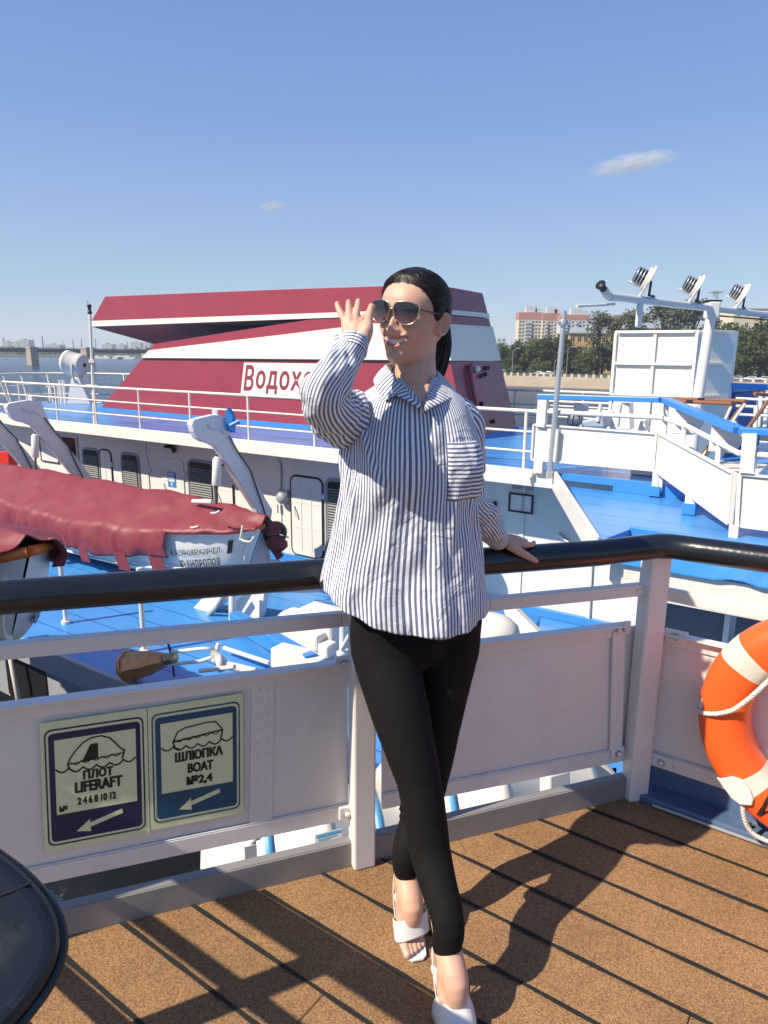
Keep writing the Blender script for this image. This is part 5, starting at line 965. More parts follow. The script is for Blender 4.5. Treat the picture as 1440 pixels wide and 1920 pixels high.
# ---- signs on the left panel
M_LUMI = mat('luminous_yellow_plastic', (.72, .76, .46), .35, var=.04, vscale=9); M_NAVY = mat('sign_navy', (.012, .018, .075), .4); M_TEAL = mat('sign_teal', (.008, .078, .145), .35)
def sign(tl, tr, br, bl, field, key):
    q = Quad(*(R1(*p, DP + .009) for p in (tl, tr, br, bl))); asp = np.linalg.norm(q.c[0] - q.c[3]) / np.linalg.norm(q.c[1] - q.c[0])
    s = thing('evacuation_sign', 'pale yellow sign with %s lettered %s and an arrow pointing left' % (('navy blue field', 'LIFERAFT') if key else ('teal field', 'BOAT')), 'sign', q.c[3], 'evacuation signs on the railing panel')
    q.n = N1; MB().prism([q.at(*p) for p in ((0, 0), (1, 0), (1, 1), (0, 1))], N1 * .003).build('plate', M_LUMI, s)
    g = MB(); g2 = MB(); o, i = q.rrect(.035, .05, .965, .945, .07, asp), q.rrect(.05, .062, .95, .932, .06, asp); q.ring(g, o, i, .0036)
    o2 = q.rrect(.07, .08, .93, .912, .045, asp); n = len(o2); g.add([q.at(x, y, .0036) for x, y in o2], [tuple(range(n))]); g.build('coloured_field', field, s)
    g = MB(); q.poly(g, [(.125, .29), (.885, .29), (.885, .86), (.125, .86)], .0042); a = [(.30, .135), (.43, .215), (.425, .185), (.735, .25), (.745, .215), (.43, .15), (.435, .115)]; q.poly(g, a, .0042); g.build('pale_field', M_LUMI, s)
    g = MB()
    if key:
        q.text(g, 'ПЛОТ', .38, .53, .66, .60, .005, .085); q.text(g, 'LIFERAFT', .30, .435, .745, .52, .005, .085); q.text(g, '№', .15, .31, .225, .355, .005, .075); q.text(g, '2 4 6 8 10 12', .32, .34, .68, .40, .005, .075)
    else:
        q.text(g, 'ШЛЮПКА', .27, .53, .775, .61, .005, .085); q.text(g, 'BOAT', .40, .425, .67, .505, .005, .085); q.text(g, '№2,4', .385, .315, .66, .40, .005, .085)
    g.build('lettering', M_INK, s); g = MB(); w = .016
    if key:
        dome = [(.24, .665), (.265, .71), (.32, .765), (.39, .815), (.47, .842), (.56, .845), (.635, .82), (.69, .775), (.73, .735), (.755, .715), (.775, .71), (.765, .675)]
        q.stroke(g, dome, w, .005, asp=asp); q.stroke(g, [(.24, .665), (.255, .63), (.29, .61)], w, .005, asp=asp); q.stroke(g, [(.765, .675), (.75, .65)], w, .005, asp=asp); q.stroke(g, [(.25, .665), (.765, .69)], w * .8, .005, asp=asp)
        q.poly(g, [(.37, .668), (.525, .68), (.525, .795), (.455, .795)], .005); yw, x0, x1 = .61, .13, .88
    else:
        q.stroke(g, [(.25, .70), (.30, .775), (.38, .80), (.60, .815), (.70, .81), (.775, .74)], w, .005, asp=asp); q.stroke(g, [(.25, .70), (.775, .735), (.755, .665)], w * 1.2, .005, asp=asp); q.stroke(g, [(.25, .70), (.27, .65), (.31, .635)], w, .005, asp=asp); yw, x0, x1 = .635, .13, .885
    for kx in range(6):
        a0 = x0 + (x1 - x0) * kx / 6; a1 = x0 + (x1 - x0) * (kx + 1) / 6; q.stroke(g, [(a0 + (a1 - a0) * f, yw + .02 - .028 * math.sin(math.pi * f) + (.01 if kx in (0, 5) else 0)) for f in np.linspace(0, 1, 8)], w, .005, asp=asp)
    for kx in range(5):
        a0 = .27 + .095 * kx; q.stroke(g, [(a0 + .095 * f, (.678 if key else .715) - .022 * math.sin(math.pi * f) + .004 * kx) for f in np.linspace(0, 1, 6)], w * .6, .005, asp=asp)
    g.build('pictogram', M_INK, s)
sign((74, 1356), (275, 1327), (281, 1562), (84, 1600), M_NAVY, True); sign((276.5, 1327), (455, 1299), (456, 1523), (282.5, 1556), M_TEAL, False)
# ---- lifebuoy on the right panel
RL2 = lambda x, y: R2(x, y, DP + .07); orig = RL2(1310, 1320)
def pl(x, y): d = RL2(x, y) - orig; return np.array([d @ D2, d[2]])
outl = np.array([pl(*p) for p in ((1310, 1320), (1316, 1290), (1338, 1245), (1365, 1208), (1400, 1178), (1322, 1385), (1340, 1435), (1362, 1475), (1398, 1512), (1440, 1538))])
Am = np.c_[2 * outl, np.ones(len(outl))]; sol = np.linalg.lstsq(Am, (outl ** 2).sum(1), rcond=None)[0]; lc = sol[:2]; Ro = math.sqrt(sol[2] + lc @ lc)
inn = np.linalg.norm(pl(1412, 1325) - lc); rt_ = (Ro - inn) / 2; Rm = Ro - rt_
print('lifebuoy', lc, Ro, inn)
lcw = orig + D2 * lc[0] + Z * lc[1]
LB = lambda a, r, d: lcw + (D2 * math.cos(a) + Z * math.sin(a)) * r + N2 * d
lb = thing('lifebuoy', 'bright orange lifebuoy with pale reflective bands hung on the right rail panel', 'lifebuoy', lcw - Z * Ro)
def torus_arc(a0, a1, n, k=1.0, nm='ring', m=None, m2=24):
    g = MB(); vs = []
    for i in range(n + 1):
        a = a0 + (a1 - a0) * i / n
        for j in range(m2):
            b_ = 2 * math.pi * j / m2; sx, sy = math.cos(b_), math.sin(b_); ex = math.copysign(abs(sx) ** .8, sx); ey = math.copysign(abs(sy) ** .8, sy); vs.append(LB(a, Rm + rt_ * k * ex, rt_ * .92 * k * ey))
    return g.add(vs, [(i * m2 + j, i * m2 + (j + 1) % m2, (i + 1) * m2 + (j + 1) % m2, (i + 1) * m2 + j) for i in range(n) for j in range(m2)], 0, True).build(nm, m, lb)
torus_arc(0, 2 * math.pi, 96, 1, 'ring', M_ORANGE)
def ang(x, y): d = pl(x, y) - lc; return math.atan2(d[1], d[0])
aT, aB = ang(1395, 1225), ang(1400, 1463)
for a in (aT, aB, math.pi - aT, -math.pi - aB): torus_arc(a - .10, a + .10, 10, 1.012, 'reflective_band', M_TAPE)
a_k = ang(1316, 1312); kn = MB()
kp = LB(a_k, Ro - .015, rt_ * .55); kn.ball(kp, .012, 10).ball(kp + Z * -.016 + D2 * .004, .013, 10).ball(kp + Z * .016, .010, 10); kn.build('rope_knot', M_ROPE, lb)
def rope(path, r=.0075, nm='grab_rope'):
    P = np.array(path); d = np.r_[0, np.cumsum(np.linalg.norm(np.diff(P, axis=0), axis=1))]; n = int(d[-1] / .006); s = np.linspace(0, d[-1], n); Q = np.c_[[np.interp(s, d, P[:, k]) for k in range(3)]].T
    for _ in range(6): Q[1:-1] = (Q[:-2] + Q[2:] + 2 * Q[1:-1]) / 4
    g = MB()
    for ph in (0, 2.09, 4.19):
        tt = np.gradient(Q, axis=0); tt /= np.linalg.norm(tt, axis=1)[:, None]; x = np.cross(tt, N2); x /= np.linalg.norm(x, axis=1)[:, None]; y = np.cross(tt, x); a = s / .03 * 6.28 + ph
        g.tube(list(Q + (x * np.cos(a)[:, None] + y * np.sin(a)[:, None]) * r * .5), r * .62, 6)
    return g.build(nm, M_ROPE, lb)
rp = lambda x, y, d: R2(x, y, DP + .07 + rt_ * d)
rope([rp(1317, 1318, .6), rp(1306, 1316, .3), rp(1306, 1330, .5), rp(1320, 1338, .9), rp(1345, 1339, 1.1), rp(1375, 1332, 1.15), rp(1405, 1310, 1.1), rp(1440, 1278, 1.0), rp(1500, 1200, 1.0), rp(1550, 1150, .8)])
rope([rp(1392, 1505, .8), rp(1393, 1525, .8), rp(1400, 1550, .7), rp(1415, 1567, .6), rp(1445, 1580, .5), rp(1500, 1585, .5)], nm='hanging_rope')
g = MB(); v, f = glyphs('Л Е Н И Н', .02, 0, 1.0)
v, f = glyphs('АН', .03)
g.add([LB(ang(1447, 1515) - .16 + .32 * x, Rm + (.5 - y) * -.075, rt_ * .97 * math.sqrt(max(0, 1 - ((.5 - y) * .075 / rt_) ** 2)) ** .8 + .003) for x, y in v], f); g.build('lettering', M_INK, lb, fixn=False)
cpp = R2(1385, 1478, DP + .07 + rt_ * 1.05); g = MB(); pts = [R2(x, y, DP + .07 + rt_ * .9) for x, y in ((1344, 1455), (1352, 1458), (1375, 1454), (1396, 1462), (1408, 1480), (1414, 1497), (1411, 1508), (1388, 1506), (1372, 1494))]
g.prism(pts, N2 * .012); ho = g.build('lifebuoy_holder', M_DOORW, bevel=.005, segs=3); tag(ho, 'white curved plastic holder tongue clipped under the lifebuoy', 'holder')
kl = onz(1404, 1568, .0); tag(MB().tube([kl, kl + Z * .05], .006, 6).tube([kl + D2 * .0 + N2 * .01, kl + N2 * .02 + D2 * .02 + Z * .012, kl + D2 * .035 + Z * .006], .006, 6).ball(kl + Z * .008, .014, 8).build('deck_eyebolt', M_CABLE), 'rusty dark eyebolt on the deck below the lifebuoy', 'eyebolt')
# ---- liferaft canisters below the panel gap
for i, (x, y, Y) in enumerate(((600, 1590, 3.3), (910, 1500, 3.6))):
    c = ony(x, y, Y); t = thing('liferaft_canister', ['white liferaft canister with blue label, seen through the gap under the sign panel', 'white liferaft canister seen through the gap right of the woman\'s legs'][i], 'liferaft', c - Z * .4, 'liferaft canisters below the railing'); ax = D1 * .9 + N1 * .1; ax /= np.linalg.norm(ax)
    MB().lathe([(0, -.62), (.25, -.6), (.30, -.54), (.30, -.04), (.325, -.03), (.325, .03), (.30, .04), (.30, .54), (.25, .6), (0, .62)], c, ax, 24).build('shell', M_CREAM, t)
    for s in (-.28, .28): MB().lathe([(.302, -.02), (.308, -.02), (.308, .02), (.302, .02)], c + ax * s, ax, 24).build('strap', M_SKYB, t)
    q = Quad(*(ony(*p, Y - .24) for p in ((590, 1565), (640, 1552), (640, 1590), (590, 1605)))) if i == 0 else None
    if q: q.n = N1; g = MB(); q.poly(g, [(0, .1), (1, .1), (1, 1), (0, 1)], .0); g.build('label', M_DOORW, t); g = MB(); q.poly(g, [(.05, .82), (.95, .82), (.95, .95), (.05, .95)], .003); [q.poly(g, [(.1, .2 + .1 * k), (.1 + .25 * (k % 3 + 1), .2 + .1 * k), (.1 + .25 * (k % 3 + 1), .24 + .1 * k), (.1, .24 + .1 * k)], .003) for k in range(6)]; g.build('label_print', M_SKYB, t)
    MB().box(c - Z * .42, (1.2, .5, .06), (ax, N1, Z)).build('cradle', M_WHITE, t, bevel=.01)
a = ony(468, 1570, 2.55); tag(MB().tube([a - Z * .6, a - Z * .02, a + D1 * .03, a + D1 * .35 - N1 * .25 - Z * .02], .02, 8).box(a - Z * .3, (.05, .04, .55), (D1, N1, Z)).build('pipe_bracket', M_WHITE), 'white bent pipe bracket seen in the gap below the signs', 'bracket')
tag(MB().prism([ony(x, y, 4.2) for x, y in ((870, 1478), (1160, 1435), (1160, 1480), (890, 1510))], -Z * .2).build('white_step', M_WHITE, bevel=.02), 'white step platform seen under the panel right of the woman', 'step')
lf = thing('ladder_frame', 'white ladder frame seen through the gap near the corner post', 'ladder', ony(1100, 1500, 3.6)); MB().bar(ony(1040, 1440, 3.2), ony(1040, 1530, 3.2), .12, .1, up=N1).build('upright', M_WHITE, lf, bevel=.01); MB().bar(ony(1060, 1440, 3.6), ony(1170, 1500, 3.6), .06, .06).build('brace', M_WHITE, lf, bevel=.01); MB().bar(ony(1110, 1420, 4), ony(1150, 1470, 4), .1, .1).build('step', M_WHITE, lf, bevel=.01)
# ============================================================ the woman
def rot_axes(yaw, pitch=0.0, roll=0.0):                # face direction: yaw from straight at the camera, toward the left of the picture
    f = np.array([-math.sin(yaw), -math.cos(yaw), 0.0]); l = np.array([math.cos(yaw), -math.sin(yaw), 0.0]); u = np.array([0, 0, 1.0])
    f2 = f * math.cos(pitch) + u * math.sin(pitch); u2 = u * math.cos(pitch) - f * math.sin(pitch)
    l3 = l * math.cos(roll) + u2 * math.sin(roll); u3 = u2 * math.cos(roll) - l * math.sin(roll)
    return l3, f2, u3
def gs(x, s): return math.exp(-(x / s) ** 2)
def interp(z, tab): a = np.array(tab); return np.interp(z, a[:, 0], a[:, 1])
def spl(tab):                                            # smooth interpolation of a profile
    a = np.array(tab, float); xs = np.linspace(a[0, 0], a[-1, 0], 240); ys = np.interp(xs, a[:, 0], a[:, 1])
    for _ in range(24): ys[1:-1] = (ys[:-2] + 2 * ys[1:-1] + ys[2:]) / 4
    return lambda v: float(np.interp(v, xs, ys))
HC = ony(776, 593, 1.79)                                 # centre of the head, eye level between the ears
HL, HF, HU = rot_axes(math.radians(33), math.radians(2), math.radians(-5))
ZK = .945
hd = lambda x, y, z: HC + HL * x + HF * y + HU * (z * ZK - .002)
def hloc(p): d = np.asarray(p) - HC; return float(d @ HL), float(d @ HF), float(d @ HU)
hw = spl([(-.122, .016), (-.115, .026), (-.105, .036), (-.09, .046), (-.07, .0555), (-.05, .0625), (-.03, .068), (0, .0715), (.03, .0735), (.05, .072), (.07, .065), (.085, .054), (.098, .038), (.108, .012)])
hf = spl([(-.122, .066), (-.115, .078), (-.105, .084), (-.09, .082), (-.07, .083), (-.05, .086), (-.03, .086), (0, .085), (.02, .090), (.04, .090), (.06, .083), (.075, .073), (.09, .055), (.10, .036), (.108, .012)])
hb = spl([(-.122, -.03), (-.115, -.022), (-.105, -.005), (-.09, .02), (-.07, .05), (-.05, .07), (-.03, .083), (0, .094), (.03, .098), (.05, .095), (.07, .085), (.085, .070), (.098, .048), (.108, .014)])
mz = lambda x: -.0660 + .0135 * (x / .033) ** 2              # smiling mouth line
def head_pt(a, z, feat=True, off=0.0):
    """a: angle from the face front toward her left"""
    w, f, b = hw(z) + off, hf(z) + off, hb(z) + off; s, c = math.sin(a), math.cos(a); n = 2.25 - .25 * min(1, max(0, (z - .01) / .08))
    r = 1.0
    if c >= 0: x = w * math.copysign(abs(s) ** (2 / n), s); y = f * abs(c) ** (2 / n)
    else: x = w * math.copysign(abs(s) ** (2 / 2.0), s); y = -b * abs(c)
    if feat and c > 0:
        d = 0.0; ax = abs(x)
        if z < .03:
            tp = np.interp(z, [-.056, -.047, -.039, -.030, -.012, .004, .022], [0, .009, .0245, .0215, .0128, .0065, .0]); sg = np.interp(z, [-.05, -.039, -.02, .01], [.0135, .0115, .0085, .008]); d += tp * gs(x, sg)
            d += .009 * gs(ax - .0125, .0062) * gs(z + .0425, .0075)                 # nostril wings
            d -= .004 * gs(ax - .008, .004) * gs(z + .0475, .003)
        d += .0035 * gs(ax - .028, .016) * gs(z - .021, .008) - .011 * gs(ax - .031, .014) * gs(z + .000, .011)
        d += .0095 * gs(ax - .042, .015) * gs(z + .032, .015) + .003 * gs(ax - .05, .014) * gs(z + .012, .012)
        m = mz(x); k = max(0.0, 1 - (x / .0355) ** 2) if ax < .0355 else 0.0; dz = z - m; half = .0070 * k ** .6
        d += .0060 * gs(dz - half - .0042, .0042) * k ** .35 + .0072 * gs(dz + half + .0052, .0050) * k ** .35 - .0135 * (gs(dz, max(.0012, half * .95)) if k > 0 else 0)
        d -= .003 * gs(ax - .038, .004) * gs(dz, .007) - .002 * gs(ax - .036, .008) * gs(dz - .002, .01)
        fx = np.interp(z, [-.075, -.04], [.036, .0185]); d -= .0024 * gs(ax - fx, .0040) * (1 if -.078 < z < -.038 else 0)
        d += .0065 * gs(x, .017) * gs(z + .103, .013) - .003 * gs(x, .02) * gs(z + .088, .006)
        d -= .0015 * gs(x, .0035) * gs(z + .052, .004)
        y += d * c ** .5
    return x, y, z
BODY = MB()
na, nz = 220, 200
zs = np.linspace(-.1215, .1079, nz); hv = [hd(*head_pt(-math.pi + 2 * math.pi * j / na, z)) for z in zs for j in range(na)]
hfc = [(i * na + j, i * na + (j + 1) % na, (i + 1) * na + (j + 1) % na, (i + 1) * na + j) for i in range(nz - 1) for j in range(na)] + [tuple(range(na))[::-1], tuple(range((nz - 1) * na, nz * na))]
BODY.add(hv, hfc, 0, True)
def ear(sd):
    pts = []
    for i in range(10):
        pass
    n, k = 20, 12; vs = []; fs = []
    for i in range(k):                                       # an ear: thick rim, hollow bowl, lobe
        t = math.pi * i / (k - 1)
        for j in range(n):
            p = 2 * math.pi * j / n; ex, ey = math.sin(t) * math.cos(p), math.sin(t) * math.sin(p)
            wy = .0185 if ey > 0 else .0135; yy = -.008 + ex * .0165 * (1 if ey > -.2 else .85) - ey * .006; zz = -.012 + (ey * .033 if ey > 0 else ey * .031)
            rim = .0065 * gs(math.hypot(ex, ey) - .86, .22) - .0050 * gs(ex - .12, .38) * gs(ey - .05, .45)
            xx = .0715 + .011 * max(0, -ex) + (.0055 + rim) * math.copysign(1, math.cos(t)) * abs(math.cos(t)) ** .5 + rim * .6
            vs.append(hd(sd * xx, yy, zz))
    for i in range(k - 1):
        for j in range(n): fs.append((i * n + j, (i + 1) * n + j, (i + 1) * n + (j + 1) % n, i * n + (j + 1) % n))
    BODY.add(vs, fs, 0, True)
ear(1); ear(-1)
def chain(mb, pts, rs, n=26, flat=1.0, up=None):             # tapered limb with round ends
    P = [np.array(p, float) for p in pts]; mm = 4; Q = []; R = []
    for i in range(len(P) - 1):
        for k in range(mm):
            f = k / mm; f2 = f; p0 = P[max(0, i - 1)]; p3 = P[min(len(P) - 1, i + 2)]; a, b = P[i], P[i + 1]
            Q.append(.5 * ((2 * a) + (-p0 + b) * f + (2 * p0 - 5 * a + 4 * b - p3) * f * f + (-p0 + 3 * a - 3 * b + p3) * f ** 3)); R.append(rs[i] * (1 - f) + rs[i + 1] * f)
    Q.append(P[-1]); R.append(rs[-1])
    t0 = Q[0] - Q[1]; t0 /= np.linalg.norm(t0); t1 = Q[-1] - Q[-2]; t1 /= np.linalg.norm(t1)
    A = [Q[0] + t0 * R[0] * math.sin(a) for a in (1.45, 1.1, .7, .35)]; AR = [R[0] * math.cos(a) for a in (1.45, 1.1, .7, .35)]
    Bb = [Q[-1] + t1 * R[-1] * math.sin(a) for a in (.35, .7, 1.1, 1.45)]; BR = [R[-1] * math.cos(a) for a in (.35, .7, 1.1, 1.45)]
    mb.tube(A + Q + Bb, AR + R + BR, n, flat=flat, up=up)
# neck, hidden torso and limbs
nk = ony(779, 735, 1.80)
chain(BODY, [hd(.0, -.022, -.05), hd(.0, -.028, -.10), nk + [0, .0, .02], nk + [0, 0, -.05]], [.052, .050, .053, .075], 24)
for sx in (-1, 1):                                           # collar muscles and clavicles
    chain(BODY, [hd(sx * .055, -.03, -.035), hd(sx * .035, .0, -.10), nk + np.array([sx * .012, -.052, -.015])], [.012, .012, .011])
CH = ony(775, 830, 1.765)
def ell(mb, c, a, b, h, n=48): mb.ball(c, 1.0, n, 0, (a, b, h))
ell(BODY, CH + [0, .0, .0], .135, .092, .15); ell(BODY, ony(772, 765, 1.775), .105, .072, .07); ell(BODY, ony(768, 960, 1.76), .115, .085, .16); ell(BODY, ony(772, 1110, 1.755), .135, .095, .14)
SHR, ELR, WRR = ony(706, 806, 1.80), ony(610, 744, 1.545), ony(664, 648, 1.615)
SHL, ELL, WRL = ony(858, 785, 1.82), ony(880, 938, 1.84), None
srail = lambda s, n, z: P1 + D1 * s + N1 * n + Z * z             # rail frame: along, toward us, up
raz = (R1(900, 1053)[2] + R1(1120, 1037)[2]) / 2
q_ = R1(936, 1026); s0 = float((q_ - P1) @ D1)
WRL = srail(s0 - .012, .012, raz + .072)
chain(BODY, [SHR, (SHR + ELR) / 2, ELR, (ELR + WRR) / 2, WRR], [.030, .028, .026, .024, .0215]); chain(BODY, [SHL, (SHL + ELL) / 2, ELL, (ELL + WRL) / 2, WRL], [.045, .040, .035, .032, .0235])
# raised right hand, palm toward us
h_ = lambda x, y, Y: ony(x, y, Y)
chain(BODY, [WRR, h_(667, 632, 1.64), h_(667, 618, 1.652)], [.0215, .022, .020])
for b0, b1, r0, r1 in (((655, 633), (648, 604), .0135, .0105), ((662, 632), (655, 598), .0135, .011), ((670, 632), (666, 600), .0135, .0115), ((677, 632), (676, 604), .0135, .0115)):
    chain(BODY, [h_(*b0, 1.638), h_((b0[0] + b1[0]) / 2, (b0[1] + b1[1]) / 2, 1.652), h_(*b1, 1.662)], [r0, r0, r1])
FING = [([(648, 603, 1.662), (639.5, 588, 1.672), (634.5, 577, 1.684), (632, 569.5, 1.690)], [.0088, .0076, .0068, .0058]),
        ([(655, 598, 1.665), (654.3, 583, 1.680), (653.8, 573, 1.694), (653.6, 566, 1.700)], [.0092, .0080, .0072, .0062]),
        ([(666, 600, 1.665), (669.3, 583, 1.682), (671, 572, 1.696), (672, 564.5, 1.702)], [.0096, .0082, .0075, .0064]),
        ([(676, 604, 1.664), (687, 592, 1.690), (695, 582, 1.700), (700, 575, 1.700)], [.0092, .0080, .0070, .0060]),
        ([(681, 637, 1.625), (688, 619, 1.622), (690, 600, 1.640), (693.5, 586, 1.660), (696.5, 574, 1.676)], [.0160, .0145, .0100, .0088, .0068])]
for p, r in FING: chain(BODY, [h_(*q) for q in p], r)
chain(BODY, [h_(676, 645, 1.618), h_(684, 628, 1.622), h_(682, 612, 1.640)], [.0165, .0165, .011])
# left hand over the black handrail
hr = .041
chain(BODY, [WRL, srail(s0 + .03, .012, raz + .064), srail(s0 + .06, .010, raz + .058)], [.0215, .021, .017])
for k, n0 in enumerate((.030, .012, -.006, -.022)):
    chain(BODY, [srail(s0 + .005, .012 + n0 * .3, raz + .066), srail(s0 + .035, n0 * .8, raz + .060), srail(s0 + .068 - .004 * k, n0, raz + .0545 - .006 * k * (k > 1))], [.0125, .0125, .0105])
LF = [[(.068, .030, .0545), (.093, .024, .0500), (.108, .012, .0490), (.118, .000, .0490)], [(.066, .012, .056), (.092, -.010, .0535), (.106, -.026, .043), (.112, -.040, .030)], [(.062, -.006, .054), (.085, -.028, .046), (.096, -.044, .028), (.099, -.049, .010)], [(.058, -.022, .050), (.074, -.040, .034), (.082, -.048, .016), (.084, -.050, .000)]]
for p in LF: chain(BODY, [srail(s0 + a, n, raz + z) for a, n, z in p], [.0095, .0082, .0074, .0062])
chain(BODY, [srail(s0 + .018, .030, raz + .056), srail(s0 + .048, .046, raz + .036), srail(s0 + .075, .0505, raz + .020), srail(s0 + .096, .0515, raz + .008)], [.0150, .0125, .0095, .0072])
# legs inside the trousers and the feet
HPR, KNR = ony(722, 1190, 1.712), ony(786, 1480, 1.585); ANR = onz(838, 1772, .165)
HPL, KNL = ony(838, 1190, 1.775), ony(806, 1455, 1.735); ANL = onz(762, 1640, .165)
chain(BODY, [HPR, KNR, ANR], [.06, .036, .026]); chain(BODY, [HPL, KNL, ANL], [.06, .036, .026])
def foot(an, ball, mb, kn):
    ld = (kn - an) / np.linalg.norm(kn - an)
    f = (ball - an) * [1, 1, 0]; f /= np.linalg.norm(f); s = np.array([-f[1], f[0], 0]); heel = an - f * .035 + Z * -.065
    chain(mb, [an + ld * .09, an + ld * .03, an + f * .010 - Z * .012, an + f * .034 - Z * .034], [.0285, .0295, .032, .031], 30)
    chain(mb, [an + f * .005 - Z * .01, an + f * .06 - Z * .052, ball - f * .01 + Z * .012], [.034, .031, .022], 30)
    for e in (-1, 1): chain(mb, [an + f * .03 + s * e * .012 - Z * .035, ball * .5 + an * .5 + s * e * .018 - Z * .015, ball + s * e * .020 + Z * .006], [.024, .020, .0165], 28)
    chain(mb, [an - Z * .015, heel, heel + f * .01 - Z * .0], [.030, .026, .024], 16)
    return f, s, heel
BAR, BAL = onz(856, 1905, .030), onz(772, 1752, .030)
fR, sRt, heR = foot(ANR, BAR, BODY, KNR); fL, sLt, heL = foot(ANL, BAL, BODY, KNL)
for ball, f, s, big in ((BAR, fR, sRt, 1), (BAL, fL, sLt, -1)):
    for k in range(5):
        o = (.026 - .0125 * k) * big; ln = (.048, .046, .040, .033, .026)[k]; r = (.0115, .0082, .0078, .0072, .0065)[k]
        chain(BODY, [ball + s * o * .8 + Z * .002, ball + f * ln * .55 + s * o * 1.0 - Z * .006, ball + f * ln + s * o * .98 - Z * .013], [r * 1.1, r, r * .92], 12)
def voxel(mb, size, smooth=2):
    me = bpy.data.meshes.new('t'); me.from_pydata(mb.v, [], mb.f); o = bpy.data.objects.new('t', me); COL.objects.link(o)
    bm = bmesh.new(); bm.from_mesh(me); bmesh.ops.recalc_face_normals(bm, faces=bm.faces); bm.to_mesh(me); bm.free()
    m = o.modifiers.new('r', 'REMESH'); m.mode = 'VOXEL'; m.voxel_size = size; m.use_smooth_shade = True
    if smooth: s = o.modifiers.new('s', 'SMOOTH'); s.iterations = smooth; s.factor = .5
    dg = bpy.context.evaluated_depsgraph_get(); dg.update(); r = bpy.data.meshes.new_from_object(o.evaluated_get(dg)); bpy.data.objects.remove(o); bpy.data.meshes.remove(me)
    return r
def finish(me, name, mats, parent, base):
    n = len(me.vertices); co = np.empty(n * 3); me.vertices.foreach_get('co', co); co = co.reshape(-1, 3); me.vertices.foreach_set('co', (co - base).ravel())
    me.name = name; me.materials.clear()
    for m in mats: me.materials.append(m)
    me.polygons.foreach_set('use_smooth', [True] * len(me.polygons)); me.update()
    o = bpy.data.objects.new(name, me); COL.objects.link(o); o['part'] = name
    if parent: o.parent = parent
    else: o.location = base
    WORLDLOC[o.name] = base
    return o, co
M_SKIN = mat('skin', (0.64, 0.37, 0.26), 0.48, var=.13, vscale=38, bump=.12, bscale=520, spec=.4, sss=.08, detail=8)
M_LIP = mat('lip_rose', (0.55, 0.22, 0.18), 0.34); M_NAIL = mat('pale_pink_nail', (.72, .42, .36), .22); M_TEETH = mat('teeth_enamel', (.80, .77, .70), .18)
M_MOUTH = mat('mouth_inside', (.16, .03, .03), .5)
PB = np.array([(ANR[0] + ANL[0]) / 2, (ANR[1] + ANL[1]) / 2, 0.0])
bme = voxel(BODY, .0021, 2)
bm = bmesh.new(); bm.from_mesh(bme); low = [v for v in bm.verts if .045 < v.co.z < .30]
for _ in range(26): bmesh.ops.smooth_vert(bm, verts=low, factor=.5, use_axis_x=True, use_axis_y=True, use_axis_z=True)
bm.to_mesh(bme); bm.free()
wom, co = finish(bme, 'person', [M_SKIN, M_LIP, M_NAIL, M_MOUTH], None, PB); del wom['part']
tag(wom, 'smiling woman in striped shirt and black trousers leaning on the handrail, hand at her sunglasses', 'person')
nf = len(bme.polygons); cen = np.empty(nf * 3); bme.polygons.foreach_get('center', cen); cen = cen.reshape(-1, 3) + PB
d = cen - HC; lx, ly, lz = d @ HL, d @ HF, (d @ HU + .002) / ZK; mi = np.zeros(nf, int)
k = np.clip(1 - (lx / .0355) ** 2, 0, 1); half = .0070 * k ** .6; dz = lz - (-.0660 + .0135 * (lx / .033) ** 2)
near = np.linalg.norm(d, axis=1) < .135; lip = near & (ly > .05) & (k > .02) & (dz < half + .0062 * k ** .5) & (dz > -half - .0085 * k ** .5); mi[lip] = 1
mi[lip & (np.abs(dz) < half * .8) & (k > .05)] = 3
def nails(tips, r=.0052):
    for p in tips:
        mi[np.linalg.norm(cen - p, axis=1) < r] = 2
nails([BAL + fL * ln + sLt * (.026 - .0125 * q) * -1 - Z * .006 for q, ln in enumerate((.050, .047, .041))], .0062)
th = srail(s0 + .100, .0555, raz + .012); nails([th])
bme.polygons.foreach_set('material_index', mi)
# teeth: an arc of separate crowns just behind the lips
g = MB()
for k in range(-6, 7):
    x = k * .0052; w = .00515; y0 = hf(-.065) - .0052 - 6.5 * x * x; zc = mz(x) + .0006; hh = (.0074 if abs(k) < 2 else .0068) * (1 - (x / .043) ** 2); t_ = -13 * x
    vs = []
    for i in range(5):
        for j in range(5):
            a, c = i / 2 - 1, j / 2 - 1; vs.append(hd(x + a * w / 2, y0 - 13 * x * a * w / 2 - .0005 * abs(a) ** 3 - .0005 * c * c, zc + c * hh))
    g.add(vs, [(i * 5 + j, (i + 1) * 5 + j, (i + 1) * 5 + j + 1, i * 5 + j + 1) for i in range(4) for j in range(4)], 0, True)
g.build('teeth', M_TEETH, wom)
g = MB()
for s in (-1, 1): g.ball(hd(s * .031, hf(0) - .020, .0), .0118, 14)
g.build('eyes', M_TEETH, wom)
